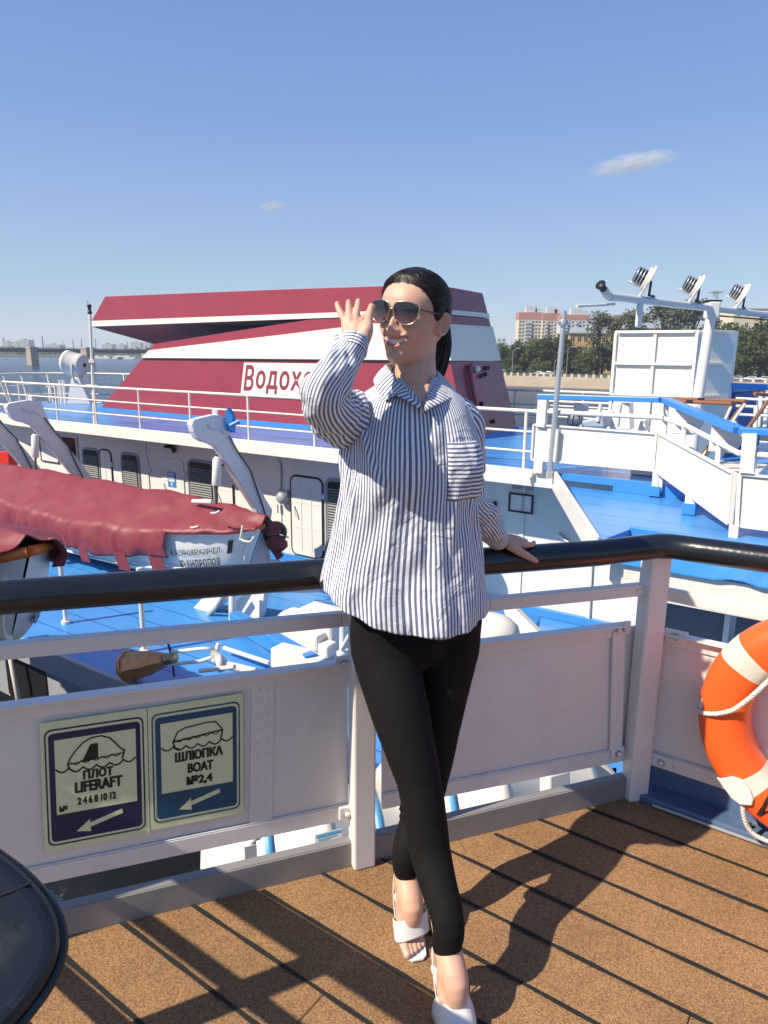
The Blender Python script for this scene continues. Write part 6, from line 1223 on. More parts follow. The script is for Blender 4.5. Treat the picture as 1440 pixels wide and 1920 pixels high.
# hair, combed back into a low ponytail
def hair_mat():
    m = bpy.data.materials.new('dark_brown_hair'); m.use_nodes = True; t = m.node_tree; b = t.nodes['Principled BSDF']; L = t.links
    b.inputs['Roughness'].default_value = .48; b.inputs['Specular IOR Level'].default_value = .3
    uv = t.nodes.new('ShaderNodeUVMap'); mp = t.nodes.new('ShaderNodeMapping'); mp.inputs['Scale'].default_value = (260, 3, 1); n = t.nodes.new('ShaderNodeTexNoise'); n.inputs['Scale'].default_value = 1; n.inputs['Detail'].default_value = 5
    L.new(uv.outputs[0], mp.inputs[0]); L.new(mp.outputs[0], n.inputs['Vector'])
    r = t.nodes.new('ShaderNodeValToRGB'); r.color_ramp.elements[0].position = .3; r.color_ramp.elements[0].color = (.004, .003, .003, 1); r.color_ramp.elements[1].position = .75; r.color_ramp.elements[1].color = (.016, .010, .008, 1)
    L.new(n.outputs['Fac'], r.inputs[0]); L.new(r.outputs[0], b.inputs['Base Color']); bp = t.nodes.new('ShaderNodeBump'); bp.inputs['Strength'].default_value = .25; bp.inputs['Distance'].default_value = .001; L.new(n.outputs['Fac'], bp.inputs['Height']); L.new(bp.outputs[0], b.inputs['Normal'])
    return m
M_HAIR = hair_mat()
def uvmesh(name, vs, fs, uvs, m, parent, thick=0.0, mi=None, sub=0):
    """mesh with a UV per vertex"""
    base = WORLDLOC[parent.name]; me = bpy.data.meshes.new(name); me.from_pydata([tuple(np.array(p) - base) for p in vs], [], fs)
    for x in (m if isinstance(m, (list, tuple)) else [m]): me.materials.append(x)
    l = me.uv_layers.new(name='UVMap'); idx = np.empty(len(me.loops), int); me.loops.foreach_get('vertex_index', idx); l.data.foreach_set('uv', np.array(uvs)[idx].ravel())
    me.polygons.foreach_set('use_smooth', [True] * len(me.polygons))
    if mi is not None: me.polygons.foreach_set('material_index', mi)
    me.update(); o = bpy.data.objects.new(name, me); COL.objects.link(o); o.parent = parent; WORLDLOC[o.name] = base
    if thick: s = o.modifiers.new('thick', 'SOLIDIFY'); s.thickness = thick; s.offset = -1
    if sub: s = o.modifiers.new('sub', 'SUBSURF'); s.levels = sub; s.render_levels = sub
    return o
PONY = np.array([0, -.104, .012])
def hairness(x, y, z):
    ax = abs(x); front = y > 0
    hl = np.interp(y, [-.11, -.06, -.03, -.012, .004, .022, .036, .052, .066, .078, .09], [-.075, -.060, -.045, .012, -.022, -.012, .020, .046, .062, .071, .076])   # hairline height against depth
    return z - hl
na2, nz2 = 200, 150; vs = []; uvs = []
for z in np.linspace(-.095, .1079, nz2):
    for j in range(na2 + 1):
        a = -math.pi + 2 * math.pi * j / na2; x, y, zz = head_pt(a, z, False); h = hairness(x, y, z)
        v = np.array([x, y, zz]) - PONY; ang = math.atan2(v[0], v[2] + .0); rr = np.linalg.norm(v)
        st = .00010 * math.sin(ang * 47 + 1.5 * math.sin(rr * 60)) + .0001 * math.sin(ang * 83 + 2 * math.sin(rr * 40))
        k = float(np.clip(h / .040, -.3, 1)); k = k * k * (3 - 2 * k) if k > 0 else k; off = -.003 + .0135 * k + (st if k > .05 else 0) + .004 * max(0, (z - .05) / .06) ** 2 * max(0, k)
        nrm = np.array([x, y * .8, (z - .01) * (.9 if z > .03 else .3)]); nrm /= np.linalg.norm(nrm) + 1e-9
        p = np.array([x, y, zz]) + nrm * off; vs.append(hd(*p)); uvs.append((ang / 6.28, rr * 4))
fs = [(i * (na2 + 1) + j, i * (na2 + 1) + j + 1, (i + 1) * (na2 + 1) + j + 1, (i + 1) * (na2 + 1) + j) for i in range(nz2 - 1) for j in range(na2)]
fs.append(tuple((nz2 - 1) * (na2 + 1) + j for j in range(na2)))
hair = uvmesh('hair', vs, fs, uvs, M_HAIR, wom)
pp_ = [hd(0, -.085, .012), hd(0, -.112, .012), hd(.002, -.132, -.012), hd(.004, -.136, -.06), hd(.002, -.128, -.12), hd(-.002, -.115, -.18), hd(-.006, -.105, -.23)]
pr = [.022, .017, .027, .034, .034, .027, .010]
Q = np.array(pp_); tq = np.linspace(0, 1, len(Q)); tt = np.linspace(0, 1, 60); Q2 = np.c_[[np.interp(tt, tq, Q[:, k]) for k in range(3)]].T; R2_ = np.interp(tt, tq, pr)
for _ in range(10): Q2[1:-1] = (Q2[:-2] + 2 * Q2[1:-1] + Q2[2:]) / 4; R2_[1:-1] = (R2_[:-2] + 2 * R2_[1:-1] + R2_[2:]) / 4
vs = []; uvs = []; n = 72
for i in range(60):
    t = Q2[min(59, i + 1)] - Q2[max(0, i - 1)]; t /= np.linalg.norm(t); x = HL - t * (HL @ t); x /= np.linalg.norm(x); y = np.cross(t, x)
    for j in range(n + 1):
        a = 2 * math.pi * j / n; r = R2_[i] * (1 + .06 * math.sin(a * 9 + i * .08) + .04 * math.sin(a * 17 - i * .05)); vs.append(Q2[i] + x * r * math.cos(a) + y * r * .8 * math.sin(a)); uvs.append((j / n, i / 60 * 2))
uvmesh('ponytail', vs, [(i * (n + 1) + j, i * (n + 1) + j + 1, (i + 1) * (n + 1) + j + 1, (i + 1) * (n + 1) + j) for i in range(59) for j in range(n)], uvs, M_HAIR, hair)
MB().lathe([(.019, -.006), (.023, 0), (.019, .006)], hd(0, -.114, .010), HF, 20).build('hair_tie', M_BLACK, hair)
g = MB(); r = np.random.default_rng(12)
for k in range(420):                                         # combed strands lying on the cap, from the hairline back to the tie
    a = r.uniform(-2.2, 2.2); z = r.uniform(-.01, .104); x, y, z = head_pt(a, z, False); hh_ = hairness(x, y, z)
    if hh_ < .004 or y < -.06: continue
    pts = []
    for f in np.linspace(0, r.uniform(.35, .8), 7):
        q = np.array([x, y, z]) * (1 - f) + PONY * f; aq = math.atan2(q[0] / (hw(q[2]) + 1e-6), q[1] / ((hf(q[2]) if q[1] > 0 else hb(q[2])) + 1e-6)); u_ = head_pt(aq, q[2], False); k2 = float(np.clip(hairness(*u_) / .04, 0, 1)); k2 = k2 * k2 * (3 - 2 * k2); o_ = np.array([u_[0], u_[1] * .8, (u_[2] - .01) * (.9 if u_[2] > .03 else .3)]); o_ /= np.linalg.norm(o_)
        pts.append(hd(*(np.array(u_) + o_ * (-.003 + .0135 * k2 + .0012 + .004 * max(0, (u_[2] - .05) / .06) ** 2 * k2))))
    g.tube(pts, r.uniform(.0004, .0008), 4)
g.build('combed_strands', mat('hair_strand_brown', (.020, .012, .009), .42), hair)
g = MB(); r = np.random.default_rng(4)
for k in range(60):
    a = r.uniform(-1.2, 1.2); z = r.uniform(.07, .10); x, y, z = head_pt(a + (math.pi if k % 2 else 0) * r.uniform(.4, .9), z, False, .009); p = np.array([x, y, z]); d = PONY - p
    if hairness(x, y, z) < .03: continue
    d /= 1; d /= np.linalg.norm(d); o = p / np.linalg.norm(p)
    L_ = r.uniform(.03, .06); g.tube([hd(*(p + d * L_ * f + o * (.002 + .010 * math.sin(f * 2.6) * r.uniform(.3, 1)))) for f in (0, .33, .66, 1)], .00022, 3)
g.build('loose_strands', M_HAIR, hair)
# sunglasses
def lens_mat():
    m = bpy.data.materials.new('gradient_sunglass_lens'); m.use_nodes = True; t = m.node_tree; b = t.nodes['Principled BSDF']; L = t.links
    b.inputs['Roughness'].default_value = .03; b.inputs['Specular IOR Level'].default_value = .5; b.inputs['IOR'].default_value = 1.5; b.inputs['Coat Weight'].default_value = .25; b.inputs['Coat Roughness'].default_value = .02
    uv = t.nodes.new('ShaderNodeUVMap'); s = t.nodes.new('ShaderNodeSeparateXYZ'); L.new(uv.outputs[0], s.inputs[0]); r = t.nodes.new('ShaderNodeValToRGB'); r.color_ramp.elements[0].color = (.16, .085, .10, 1); r.color_ramp.elements[1].position = .6; r.color_ramp.elements[1].color = (.012, .012, .022, 1); L.new(s.outputs[1], r.inputs[0]); L.new(r.outputs[0], b.inputs['Base Color'])
    return m
M_GOLD = mat('pale_gold_wire', (.80, .58, .36), .22, metal=1.0); M_LENS = lens_mat(); M_TORT = mat('dark_tortoise_plastic', (.05, .03, .02), .25)
gl = thing('sunglasses', 'pale gold rimmed butterfly sunglasses with dark gradient lenses on the woman\'s face', 'sunglasses', hd(0, .11, -.03))
out = [(-.0265, .017), (-.018, .0245), (-.004, .0265), (.012, .0255), (.0245, .0215), (.0295, .014), (.029, .002), (.0255, -.011), (.018, -.0215), (.006, -.0265), (-.007, -.0255), (-.0175, -.0195), (-.0245, -.009), (-.0275, .005)]
def smooth_loop(p, n=48):
    p = np.array(p); m = len(p); o = []
    for k in range(n):
        t = k / n * m; i = int(t); f = t - i; a, b, c, d = p[(i - 1) % m], p[i], p[(i + 1) % m], p[(i + 2) % m]
        o.append(.5 * (2 * b + (c - a) * f + (2 * a - 5 * b + 4 * c - d) * f * f + (-a + 3 * b - 3 * c + d) * f ** 3))
    return np.array(o)
lo_ = smooth_loop(out) * [1.06, 1.0]
for s in (-1, 1):
    cx, cz = .0345, .004; gy = lambda x, z: .1025 - 3.4 * x * x + .08 * (z) - 1.2 * (z - cz) ** 2
    rim = [hd(s * (cx + x), gy(cx + x, cz + z), cz + z) for x, z in lo_]
    vs = []; uvs = []
    for kk in range(9):
        for x, z in lo_: f = kk / 8; xx, zz = x * f, z * f; vs.append(hd(s * (cx + xx), gy(cx + xx, cz + zz) + .0008, cz + zz)); uvs.append((.5 + xx * 16, .5 + zz * 17))
    nn_ = len(lo_); fs = [(i * nn_ + j, i * nn_ + (j + 1) % nn_, (i + 1) * nn_ + (j + 1) % nn_, (i + 1) * nn_ + j) for i in range(8) for j in range(nn_)]
    if s < 0: fs = [f[::-1] for f in fs]
    uvmesh('lens', vs, fs, uvs, M_LENS, gl)
    MB().tube(rim, .0013, 8, closed=True).build('rim', M_GOLD, gl)
    e0 = hd(s * (cx + .0285), gy(.062, .012), .0155); e1 = hd(s * .0735, .066, .014); MB().tube([e0, hd(s * .068, .083, .0155), e1], .0015, 8).tube([e1, hd(s * .0765, .03, .012), hd(s * .0775, .0, .011)], [.0019, .0022, .0022], 8).tube([hd(s * .0775, .0, .011), hd(s * .077, -.02, .006), hd(s * .076, -.032, -.012)], .0021, 8).build('temple_arm', M_TORT, gl)
    MB().tube([hd(s * (cx - .0245), gy(.009, -.012), -.014), hd(s * .0085, .094, -.018)], .0007, 5).ball(hd(s * .0082, .0915, -.018), .0035, 8, 0, (.5, 1, 1.5)).build('nose_pad', M_GOLD, gl)
MB().tube([hd(-.0075, .1025, .0095), hd(-.004, .1045, .0125), hd(.004, .1045, .0125), hd(.0075, .1025, .0095)], .0012, 8).build('bridge', M_GOLD, gl)
# ---- her clothes
def stripe_mat(name, n, axis=0, wob=.0):
    m = bpy.data.materials.new(name); m.use_nodes = True; t = m.node_tree; b = t.nodes['Principled BSDF']; L = t.links
    b.inputs['Roughness'].default_value = .75; b.inputs['Specular IOR Level'].default_value = .2; b.inputs['Sheen Weight'].default_value = .1
    uv = t.nodes.new('ShaderNodeUVMap'); s = t.nodes.new('ShaderNodeSeparateXYZ'); L.new(uv.outputs[0], s.inputs[0])
    nz_ = t.nodes.new('ShaderNodeTexNoise'); nz_.inputs['Scale'].default_value = 7; L.new(uv.outputs[0], nz_.inputs['Vector'])
    w = t.nodes.new('ShaderNodeMath'); w.operation = 'MULTIPLY_ADD'; w.inputs[1].default_value = wob; L.new(nz_.outputs['Fac'], w.inputs[0]); L.new(s.outputs[axis], w.inputs[2])
    f = t.nodes.new('ShaderNodeMath'); f.operation = 'MULTIPLY'; f.inputs[1].default_value = n; L.new(w.outputs[0], f.inputs[0])
    p = t.nodes.new('ShaderNodeMath'); p.operation = 'PINGPONG'; p.inputs[1].default_value = .5; L.new(f.outputs[0], p.inputs[0])
    r = t.nodes.new('ShaderNodeMapRange'); r.inputs[1].default_value = .215; r.inputs[2].default_value = .265; L.new(p.outputs[0], r.inputs[0])
    mx = t.nodes.new('ShaderNodeMix'); mx.data_type = 'RGBA'; mx.inputs[6].default_value = (.135, .150, .235, 1); mx.inputs[7].default_value = (.78, .78, .80, 1); L.new(r.outputs[0], mx.inputs[0]); L.new(mx.outputs[2], b.inputs['Base Color'])
    tc = t.nodes.new('ShaderNodeTexCoord'); n2 = t.nodes.new('ShaderNodeTexNoise'); n2.inputs['Scale'].default_value = 9; n2.inputs['Detail'].default_value = 3; n2.inputs['Distortion'].default_value = 1.1; L.new(tc.outputs['Object'], n2.inputs['Vector'])
    bp = t.nodes.new('ShaderNodeBump'); bp.inputs['Strength'].default_value = .55; bp.inputs['Distance'].default_value = .028; L.new(n2.outputs['Fac'], bp.inputs['Height']); L.new(bp.outputs[0], b.inputs['Normal'])
    return m
NS_ = 116
M_ST = stripe_mat('blue_white_stripe_cotton', NS_, 0, .006); M_STV = stripe_mat('cross_stripe_cotton', 74, 1, .003); M_STS = stripe_mat('sleeve_stripe_cotton', 34, 0, .012)
# torso: rows given as picture height, left and right silhouettes, depth of the centre, half depth
rows = [(690, 748, 806, 1.802, .046), (702, 741, 813, 1.802, .051), (714, 722, 828, 1.799, .060), (726, 700, 845, 1.795, .072), (738, 681, 858, 1.789, .084), (750, 668, 869, 1.784, .094), (765, 659, 878, 1.780, .102), (785, 652, 885, 1.776, .112), (815, 646, 891, 1.770, .124), (850, 643, 894, 1.764, .132), (890, 641, 894, 1.760, .132), (930, 637, 893, 1.757, .128), (970, 629, 895, 1.755, .126), (1010, 621, 899, 1.752, .127), (1050, 612, 904, 1.750, .130), (1095, 604, 908, 1.745, .142), (1135, 606, 909, 1.742, .150), (1165, 612, 909, 1.742, .152), (1195, 622, 907, 1.742, .152)]
RW = np.array(rows, float); NR, NC = 170, 264
ry = np.linspace(690, 1195, NR)
def rowv(y, c):
    v = np.interp(y, RW[:, 0], RW[:, c]); a, b = np.interp(y - 9, RW[:, 0], RW[:, c]), np.interp(y + 9, RW[:, 0], RW[:, c]); return (2 * v + a + b) / 4
PHF = -math.pi / 2 + math.radians(19)                        # placket direction, front of the body turned toward the right
def torso(y, ph, lift=0.0, raw=False):
    Yc = rowv(y, 3); a = ony(rowv(y, 1), y, Yc); b = ony(rowv(y, 2), y, Yc); c = (a + b) / 2; hw_ = (b - a)[0] / 2; hd_ = rowv(y, 4); cs, sn = math.cos(ph), math.sin(ph); n = 2.3
    x = hw_ * math.copysign(abs(cs) ** (2 / n), cs); dd = hd_ * math.copysign(abs(sn) ** (2 / n), sn); p = c + np.array([x, dd, 0]); nr = np.array([cs / hw_, sn / hd_, 0]); nr /= np.linalg.norm(nr)
    k = 0.0; dp = (ph - PHF + math.pi) % (2 * math.pi) - math.pi; z = p[2]; f = np.clip((y - 760) / 120, 0, 1); lo = np.clip((y - 900) / 250, 0, 1)
    for s in (-1, 1): k += .020 * gs(dp - s * .62, .40) * gs(y - 862, 58)                          # bust
    k -= .008 * gs(dp, .3) * gs(y - 870, 70)
    # soft hanging folds, deeper toward the hem, plus drag lines from bust and armpit
    k += lo * (.0065 * math.sin(dp * 5.3 + .6 + .9 * math.sin(y * .011)) + .0040 * math.sin(dp * 11.7 + y * .006 + 1.2) + .0022 * math.sin(dp * 23 - y * .012))
    k += f * (1 - lo * .6) * (.0038 * math.sin(dp * 4 + (y - 800) * .045) * gs(dp + 1.0, .8) + .0026 * math.sin(dp * 9 - (y - 760) * .035) + .0020 * math.sin(dp * 17 + y * .05))
    for (d0, y0, sl, w, am) in ((-1.05, 800, .0042, .07, .0075), (-.75, 850, .0046, .055, -.006), (-1.35, 880, .0016, .07, -.009), (-1.6, 900, .001, .08, .010), (-1.15, 930, .0010, .05, .006), (-.35, 880, .0020, .05, .004), (.25, 960, -.0008, .06, .005), (.55, 900, .0012, .05, -.005), (.85, 980, -.0012, .07, .006), (-.55, 1040, -.0006, .06, .005), (-.1, 1060, .0006, .05, -.005), (-1.9, 1000, 0, .08, -.01), (.95, 790, -.003, .06, .005)):
        k += am * gs(dp - d0 - sl * (y - y0), w) * gs(y - y0, 95)
    k *= np.clip((y - 712) / 50, 0, 1)
    if abs(dp) < .1 and y > 765: k += .0025 * gs(dp, .075)
    return p + nr * (k + lift)
phs = [PHF - math.pi + 2 * math.pi * j / NC for j in range(NC + 1)]
def hem(ph):                                                  # picture height of the hem: long tails front and back, cut up at the side seams
    dp = abs((ph - PHF + math.pi) % (2 * math.pi) - math.pi); s = math.sin(ph); c = math.cos(ph)
    if s < 0.05: return float(np.interp(c, [-1, -.97, -.85, -.6, -.3, 0, .3, .6, .9, 1], [1090, 1095, 1104, 1119, 1139, 1151, 1156, 1153, 1146, 1142]))
    return float(np.interp(c, [-1, -.97, -.85, -.6, 0, .6, 1], [1092, 1116, 1150, 1176, 1184, 1176, 1142]))
def proj(p):
    d = np.asarray(p) - EYE; fw = d[1] * cp - d[2] * sp; b2 = -(d[2] * cp + d[1] * sp) / fw; a2 = d[0] / fw
    return 720 + (a2 * cR - b2 * math.sin(RL)) * F, 960 + (a2 * math.sin(RL) + b2 * cR) * F
vs = []; uvs = []; cut = []
for y in ry:
    for j, ph in enumerate(phs):
        yy = 690 + (hem(ph) - 690) * (y - 690) / (1195 - 690); p = torso(yy, ph); vs.append(p); uvs.append((j / NC, yy / 1195 * 1.0)); 
        q = proj(p); cut.append(yy < 708 or math.sin(ph) < -.1 and q[1] < 768 and (q[0] - 795) * 1.0 > (q[1] - 768) * .72 and (q[0] - 797) < -(q[1] - 768) * .22)
fs = []
for i in range(NR - 1):
    for j in range(NC):
        f = (i * (NC + 1) + j, i * (NC + 1) + j + 1, (i + 1) * (NC + 1) + j + 1, (i + 1) * (NC + 1) + j)
        if not all(cut[k] for k in f): fs.append(f)
shirt = uvmesh('shirt', vs, fs, uvs, M_ST, wom, .0016)
# placket strip, pocket, hem roll, buttons
def patch(y0, y1, d0, d1, lift, n1, n2, m, name, cross=False, thick=.0012, hemmed=False):
    vs = []; uvs = []
    for i in range(n1 + 1):
        for j in range(n2 + 1):
            ph = PHF + d0 + (d1 - d0) * j / n2; yb = min(y1, hem(ph) - 1) if hemmed else y1; y = y0 + (yb - y0) * i / n1; e = min(i, n1 - i, j, n2 - j); p = torso(y, ph, lift if e > 0 else lift * .35); vs.append(p); uvs.append((((ph - PHF + math.pi) / (2 * math.pi)), y / 1195))
    return uvmesh(name, vs, [(i * (n2 + 1) + j, i * (n2 + 1) + j + 1, (i + 1) * (n2 + 1) + j + 1, (i + 1) * (n2 + 1) + j) for i in range(n1) for j in range(n2)], uvs, m, shirt, thick)
patch(770, 1200, -.10, .10, .0035, 90, 8, M_ST, 'placket', hemmed=True)
M_STP = stripe_mat('pocket_stripe_cotton', 160, 1, .0)
patch(819, 921, .15, .82, .0060, 24, 20, M_STP, 'pocket')
g = MB(); rim = [torso(hem(ph) - 3, ph, .0012) for ph in phs[::2]]; 
# collar: fold line near the neck, outer edge lying on the shirt
def ribbon(A, B, m, name, n=40, k=8, bulge=.004, ustep=1.0):
    A = np.array([ony(*p) for p in A]); B = np.array([ony(*p) for p in B]); t = np.linspace(0, 1, n + 1)
    def rs(P): d = np.r_[0, np.cumsum(np.linalg.norm(np.diff(P, axis=0), axis=1))]; s = t * d[-1]; q = np.c_[[np.interp(s, d, P[:, c]) for c in range(3)]].T; return q, d[-1]
    (a, La), (b, Lb) = rs(A), rs(B); vs = []; uvs = []
    for i in range(n + 1):
        for j in range(k + 1):
            f = j / k; p = a[i] * (1 - f) + b[i] * f; c = p - nk; c[2] = 0; c /= np.linalg.norm(c) + 1e-9; vs.append(p + c * bulge * math.sin(math.pi * f)); uvs.append((t[i] * Lb * ustep, f * .06))
    return uvmesh(name, vs, [(i * (k + 1) + j, i * (k + 1) + j + 1, (i + 1) * (k + 1) + j + 1, (i + 1) * (k + 1) + j) for i in range(n) for j in range(k)], uvs, m, shirt, .0022)
M_STC = stripe_mat('collar_stripe_cotton', 74, 0, .002)
AL = [(775, 688, 1.875), (745, 683, 1.862), (727, 681, 1.835), (722, 684, 1.80), (730, 696, 1.755), (748, 717, 1.712), (770, 742, 1.683), (792, 764, 1.662)]
BL_ = [(775, 715, 1.895), (735, 712, 1.88), (708, 709, 1.845), (699, 713, 1.80), (705, 730, 1.745), (722, 752, 1.690), (752, 722, 1.690), (788, 768, 1.655)]
ribbon(AL, BL_[:6] + [(740, 740, 1.682), (766, 752, 1.668), (790, 770, 1.656)], M_STC, 'collar_leaf')
AR_ = [(775, 686, 1.878), (803, 689, 1.872), (818, 694, 1.845), (819, 704, 1.79), (813, 721, 1.742), (804, 742, 1.700), (796, 764, 1.658)]
BR_ = [(775, 715, 1.90), (824, 716, 1.885), (850, 727, 1.85), (854, 738, 1.785), (847, 748, 1.725), (831, 756, 1.690), (813, 763, 1.668), (797, 771, 1.648)]
ribbon(AR_, BR_, M_STC, 'collar_leaf')
ribbon([(p[0], p[1] - 0, p[2] + .002) for p in AL[2:]], [(p[0] + 6, p[1] + 12, p[2] + .006) for p in AL[2:]], M_STC, 'collar_stand', bulge=0); ribbon([(p[0], p[1], p[2] + .002) for p in AR_[2:]], [(p[0] - 5, p[1] + 10, p[2] + .006) for p in AR_[2:]], M_STC, 'collar_stand', bulge=0)
for y in (855, 945, 1035, 1120): MB().lathe([(0, 0), (.0040, 0), (.0040, .0015), (0, .0015)], torso(y, PHF, .0045), np.array([.4, -.9, 0]), 12).build('button', M_DOORW, shirt)
# sleeves: lofted along the arm with bunching folds
def sleeve(pts, rad, nseg, nring, m, name, folds, seed, flat=None):
    P = np.array([np.array(p) for p in pts]); k = len(P); out = []; R = []
    for i in range(k - 1):
        mm = nseg // (k - 1)
        for q in range(mm):
            f = q / mm; p0, a, b, p3 = P[max(0, i - 1)], P[i], P[i + 1], P[min(k - 1, i + 2)]
            out.append(.5 * ((2 * a) + (-p0 + b) * f + (2 * p0 - 5 * a + 4 * b - p3) * f * f + (-p0 + 3 * a - 3 * b + p3) * f ** 3)); R.append(rad[i] * (1 - f) + rad[i + 1] * f)
    out.append(P[-1]); R.append(rad[-1]); Q = np.array(out); R = np.array(R)
    for _ in range(3): R[1:-1] = (R[:-2] + 2 * R[1:-1] + R[2:]) / 4
    r = np.random.default_rng(seed); ph = r.uniform(0, 6.28, 10); L = np.r_[0, np.cumsum(np.linalg.norm(np.diff(Q, axis=0), axis=1))]; vs = []; uvs = []; x = None
    for i in range(len(Q)):
        t = Q[min(len(Q) - 1, i + 1)] - Q[max(0, i - 1)]; t /= np.linalg.norm(t)
        x = (np.array([0, -1.0, .2]) if x is None else x); x = x - t * (x @ t); x /= np.linalg.norm(x); y = np.cross(t, x); s = L[i] / L[-1]
        for j in range(nring + 1):
            a = 2 * math.pi * j / nring; w = 0
            for (s0, a0, ws, wa, am, sk) in folds: da = (a - a0 + math.pi) % (2 * math.pi) - math.pi; w += am * gs(s - s0 - sk * da, ws) * gs(da, wa)
            w += .0026 * math.sin(a * 3 + s * 17 + ph[0]) + .0020 * math.sin(a * 5 - s * 31 + ph[1]) + .0014 * math.sin(a * 8 + s * 47 + ph[2])
            edge_ = min(1, (1 - s) * 12); vs.append(Q[i] + (x * math.cos(a) + y * math.sin(a)) * (R[i] + w * edge_)); uvs.append((j / nring, L[i]))
    n = nring
    return uvmesh(name, vs, [(i * (n + 1) + j, i * (n + 1) + j + 1, (i + 1) * (n + 1) + j + 1, (i + 1) * (n + 1) + j) for i in range(len(Q) - 1) for j in range(n)], uvs, m, shirt, .0016), Q
W2 = h_(662, 651, 1.610); W3 = h_(668, 634, 1.622)
rs = np.random.default_rng(8)
FR_ = [(.46, a, .018, .5, am, .03) for a, am in ((0.2, -.009), (1.0, -.010), (2.2, -.008), (5.4, -.010))] + [(.56, 1.2, .02, .9, -.010, .02), (.40, .7, .02, .8, -.010, -.02), (.64, .8, .025, .7, -.008, .03), (.30, 1.0, .025, .8, -.010, .0), (.72, 4.5, .02, .9, -.006, .03), (.80, 2.2, .02, .8, -.006, -.03), (.22, 2.0, .02, .9, -.009, .02)]
sl1, _ = sleeve([h_(708, 800, 1.835), h_(676, 794, 1.79), h_(652, 786, 1.74), h_(633, 776, 1.672), h_(615, 757, 1.59), h_(607, 736, 1.545), h_(624, 706, 1.555), h_(643, 678, 1.59), W2], [.066, .072, .073, .068, .057, .050, .044, .038, .0335], 126, 96, M_STS, 'sleeve', FR_, 3)
def cuff(p, q, r0, r1, name, m):
    p, q = np.array(p), np.array(q); t = q - p; L = np.linalg.norm(t); t /= L; x = np.array([0, -1.0, .2]); x -= t * (x @ t); x /= np.linalg.norm(x); y = np.cross(t, x); vs = []; uvs = []; n = 64
    for i in range(9):
        f = i / 8
        for j in range(n + 1): a = 2 * math.pi * j / n; r = (r0 * (1 - f) + r1 * f) * (1 + .03 * math.sin(3 * a + 1)); vs.append(p + t * L * f + r * (x * math.cos(a) + y * math.sin(a))); uvs.append((j / n, L * f))
    return uvmesh(name, vs, [(i * (n + 1) + j, i * (n + 1) + j + 1, (i + 1) * (n + 1) + j + 1, (i + 1) * (n + 1) + j) for i in range(8) for j in range(n)], uvs, m, shirt, .0025)
M_STK = stripe_mat('cuff_stripe_cotton', 120, 1, .0)
cuff(W2 - (W3 - W2) * .35, W3, .0345, .031, 'cuff', M_STK)
vs = []; tb = [(640, 650, 1.605), (632, 661, 1.60), (621, 673, 1.59), (611, 685, 1.58)]; 
for i, p in enumerate([(633, 622, 1.64), (635, 634, 1.63)] + tb):
    q = h_(*p); vs += [q, q + np.array([-.006, -.002, -.010]) * (1 + .3 * math.sin(i * 2))]
uvmesh('cuff_tab', vs, [(2 * i, 2 * i + 1, 2 * i + 3, 2 * i + 2) for i in range(5)], [(.1 * (k % 2), .018 * k) for k in range(12)], stripe_mat('tab_stripe_cotton', 60, 1), shirt, .002)
WL0 = ELL + (WRL - ELL) * .80; WL1 = ELL + (WRL - ELL) * 1.02
FL_ = [(.45, 0.5, .025, .8, -.008, .03), (.55, 1.0, .025, .8, -.008, -.02), (.38, 5.8, .03, .8, -.007, .03), (.68, .4, .025, .9, -.007, .03), (.78, 5.5, .02, .9, -.006, .0)]
sleeve([h_(832, 800, 1.80), h_(856, 806, 1.815), h_(868, 850, 1.83), h_(869, 900, 1.84), ELL + np.array([-.006, 0, 0]), ELL * .6 + WRL * .4 + Z * .004, WL0], [.085, .072, .060, .052, .050, .046, .039], 120, 84, M_STS, 'sleeve', FL_, 6)
cuff(WL0 - (WL1 - WL0) * .1, WL1, .038, .0325, 'cuff', M_STK)
# ---- trousers, one continuous garment
M_TROU = mat('black_stretch_twill', (.0062, .0058, .0058), .82, spec=.22, bump=.08, bscale=900)
TR = MB()
def leg(pts, rs): chain(TR, pts, rs, 30)
kd = (ANR - KNR) / np.linalg.norm(ANR - KNR); hemR = onz(838, 1800, .155)
leg([HPR + Z * .05 + np.array([.0, .01, 0]), HPR - Z * .04, HPR * .5 + KNR * .5 + np.array([-.004, -.012, 0]), KNR + np.array([0, -.004, .02]), KNR + kd * .10 + np.array([0, .012, 0]), KNR * .5 + ANR * .5 + np.array([.0, .012, 0]), ANR + Z * .07, ANR + Z * .005], [.088, .089, .074, .0555, .0540, .0500, .0390, .0370])
leg([HPL + Z * .05, HPL - Z * .04, HPL * .5 + KNL * .5, KNL, KNL * .6 + ANL * .4 + np.array([0, .014, 0]), ANL + Z * .08, ANL + Z * .02], [.092, .087, .072, .052, .050, .039, .0365])
ell(TR, ony(776, 1140, 1.748), .156, .105, .13, 48); ell(TR, ony(790, 1175, 1.79), .116, .090, .10, 40); ell(TR, ony(760, 1195, 1.725), .12, .088, .09, 40)
for c, r in ((ANR + Z * .060, .0375), (ANR + Z * .028, .0378), (ANL + Z * .05, .0365), (KNR - Z * .028, .0552), (KNR - Z * .052, .0545), (KNR + Z * .012, .0548)):
    tt_ = kd; TR.lathe([(0, -.010), (r * .8, -.010), (r, -.004), (r + .0025, 0), (r, .004), (r * .8, .010), (0, .010)], c + np.array([.0, -.001, 0]), kd + np.array([.22, 0, .12]), 40)
tme = voxel(TR, .0042, 7); trou, tco = finish(tme, 'trousers', [M_TROU], wom, PB)
cl = bpy.data.textures.new('cloth_creases', 'CLOUDS'); cl.noise_scale = .05; dm = trou.modifiers.new('creases', 'DISPLACE'); dm.texture = cl; dm.strength = .0018; dm.texture_coords = 'LOCAL'; dm.mid_level = .5
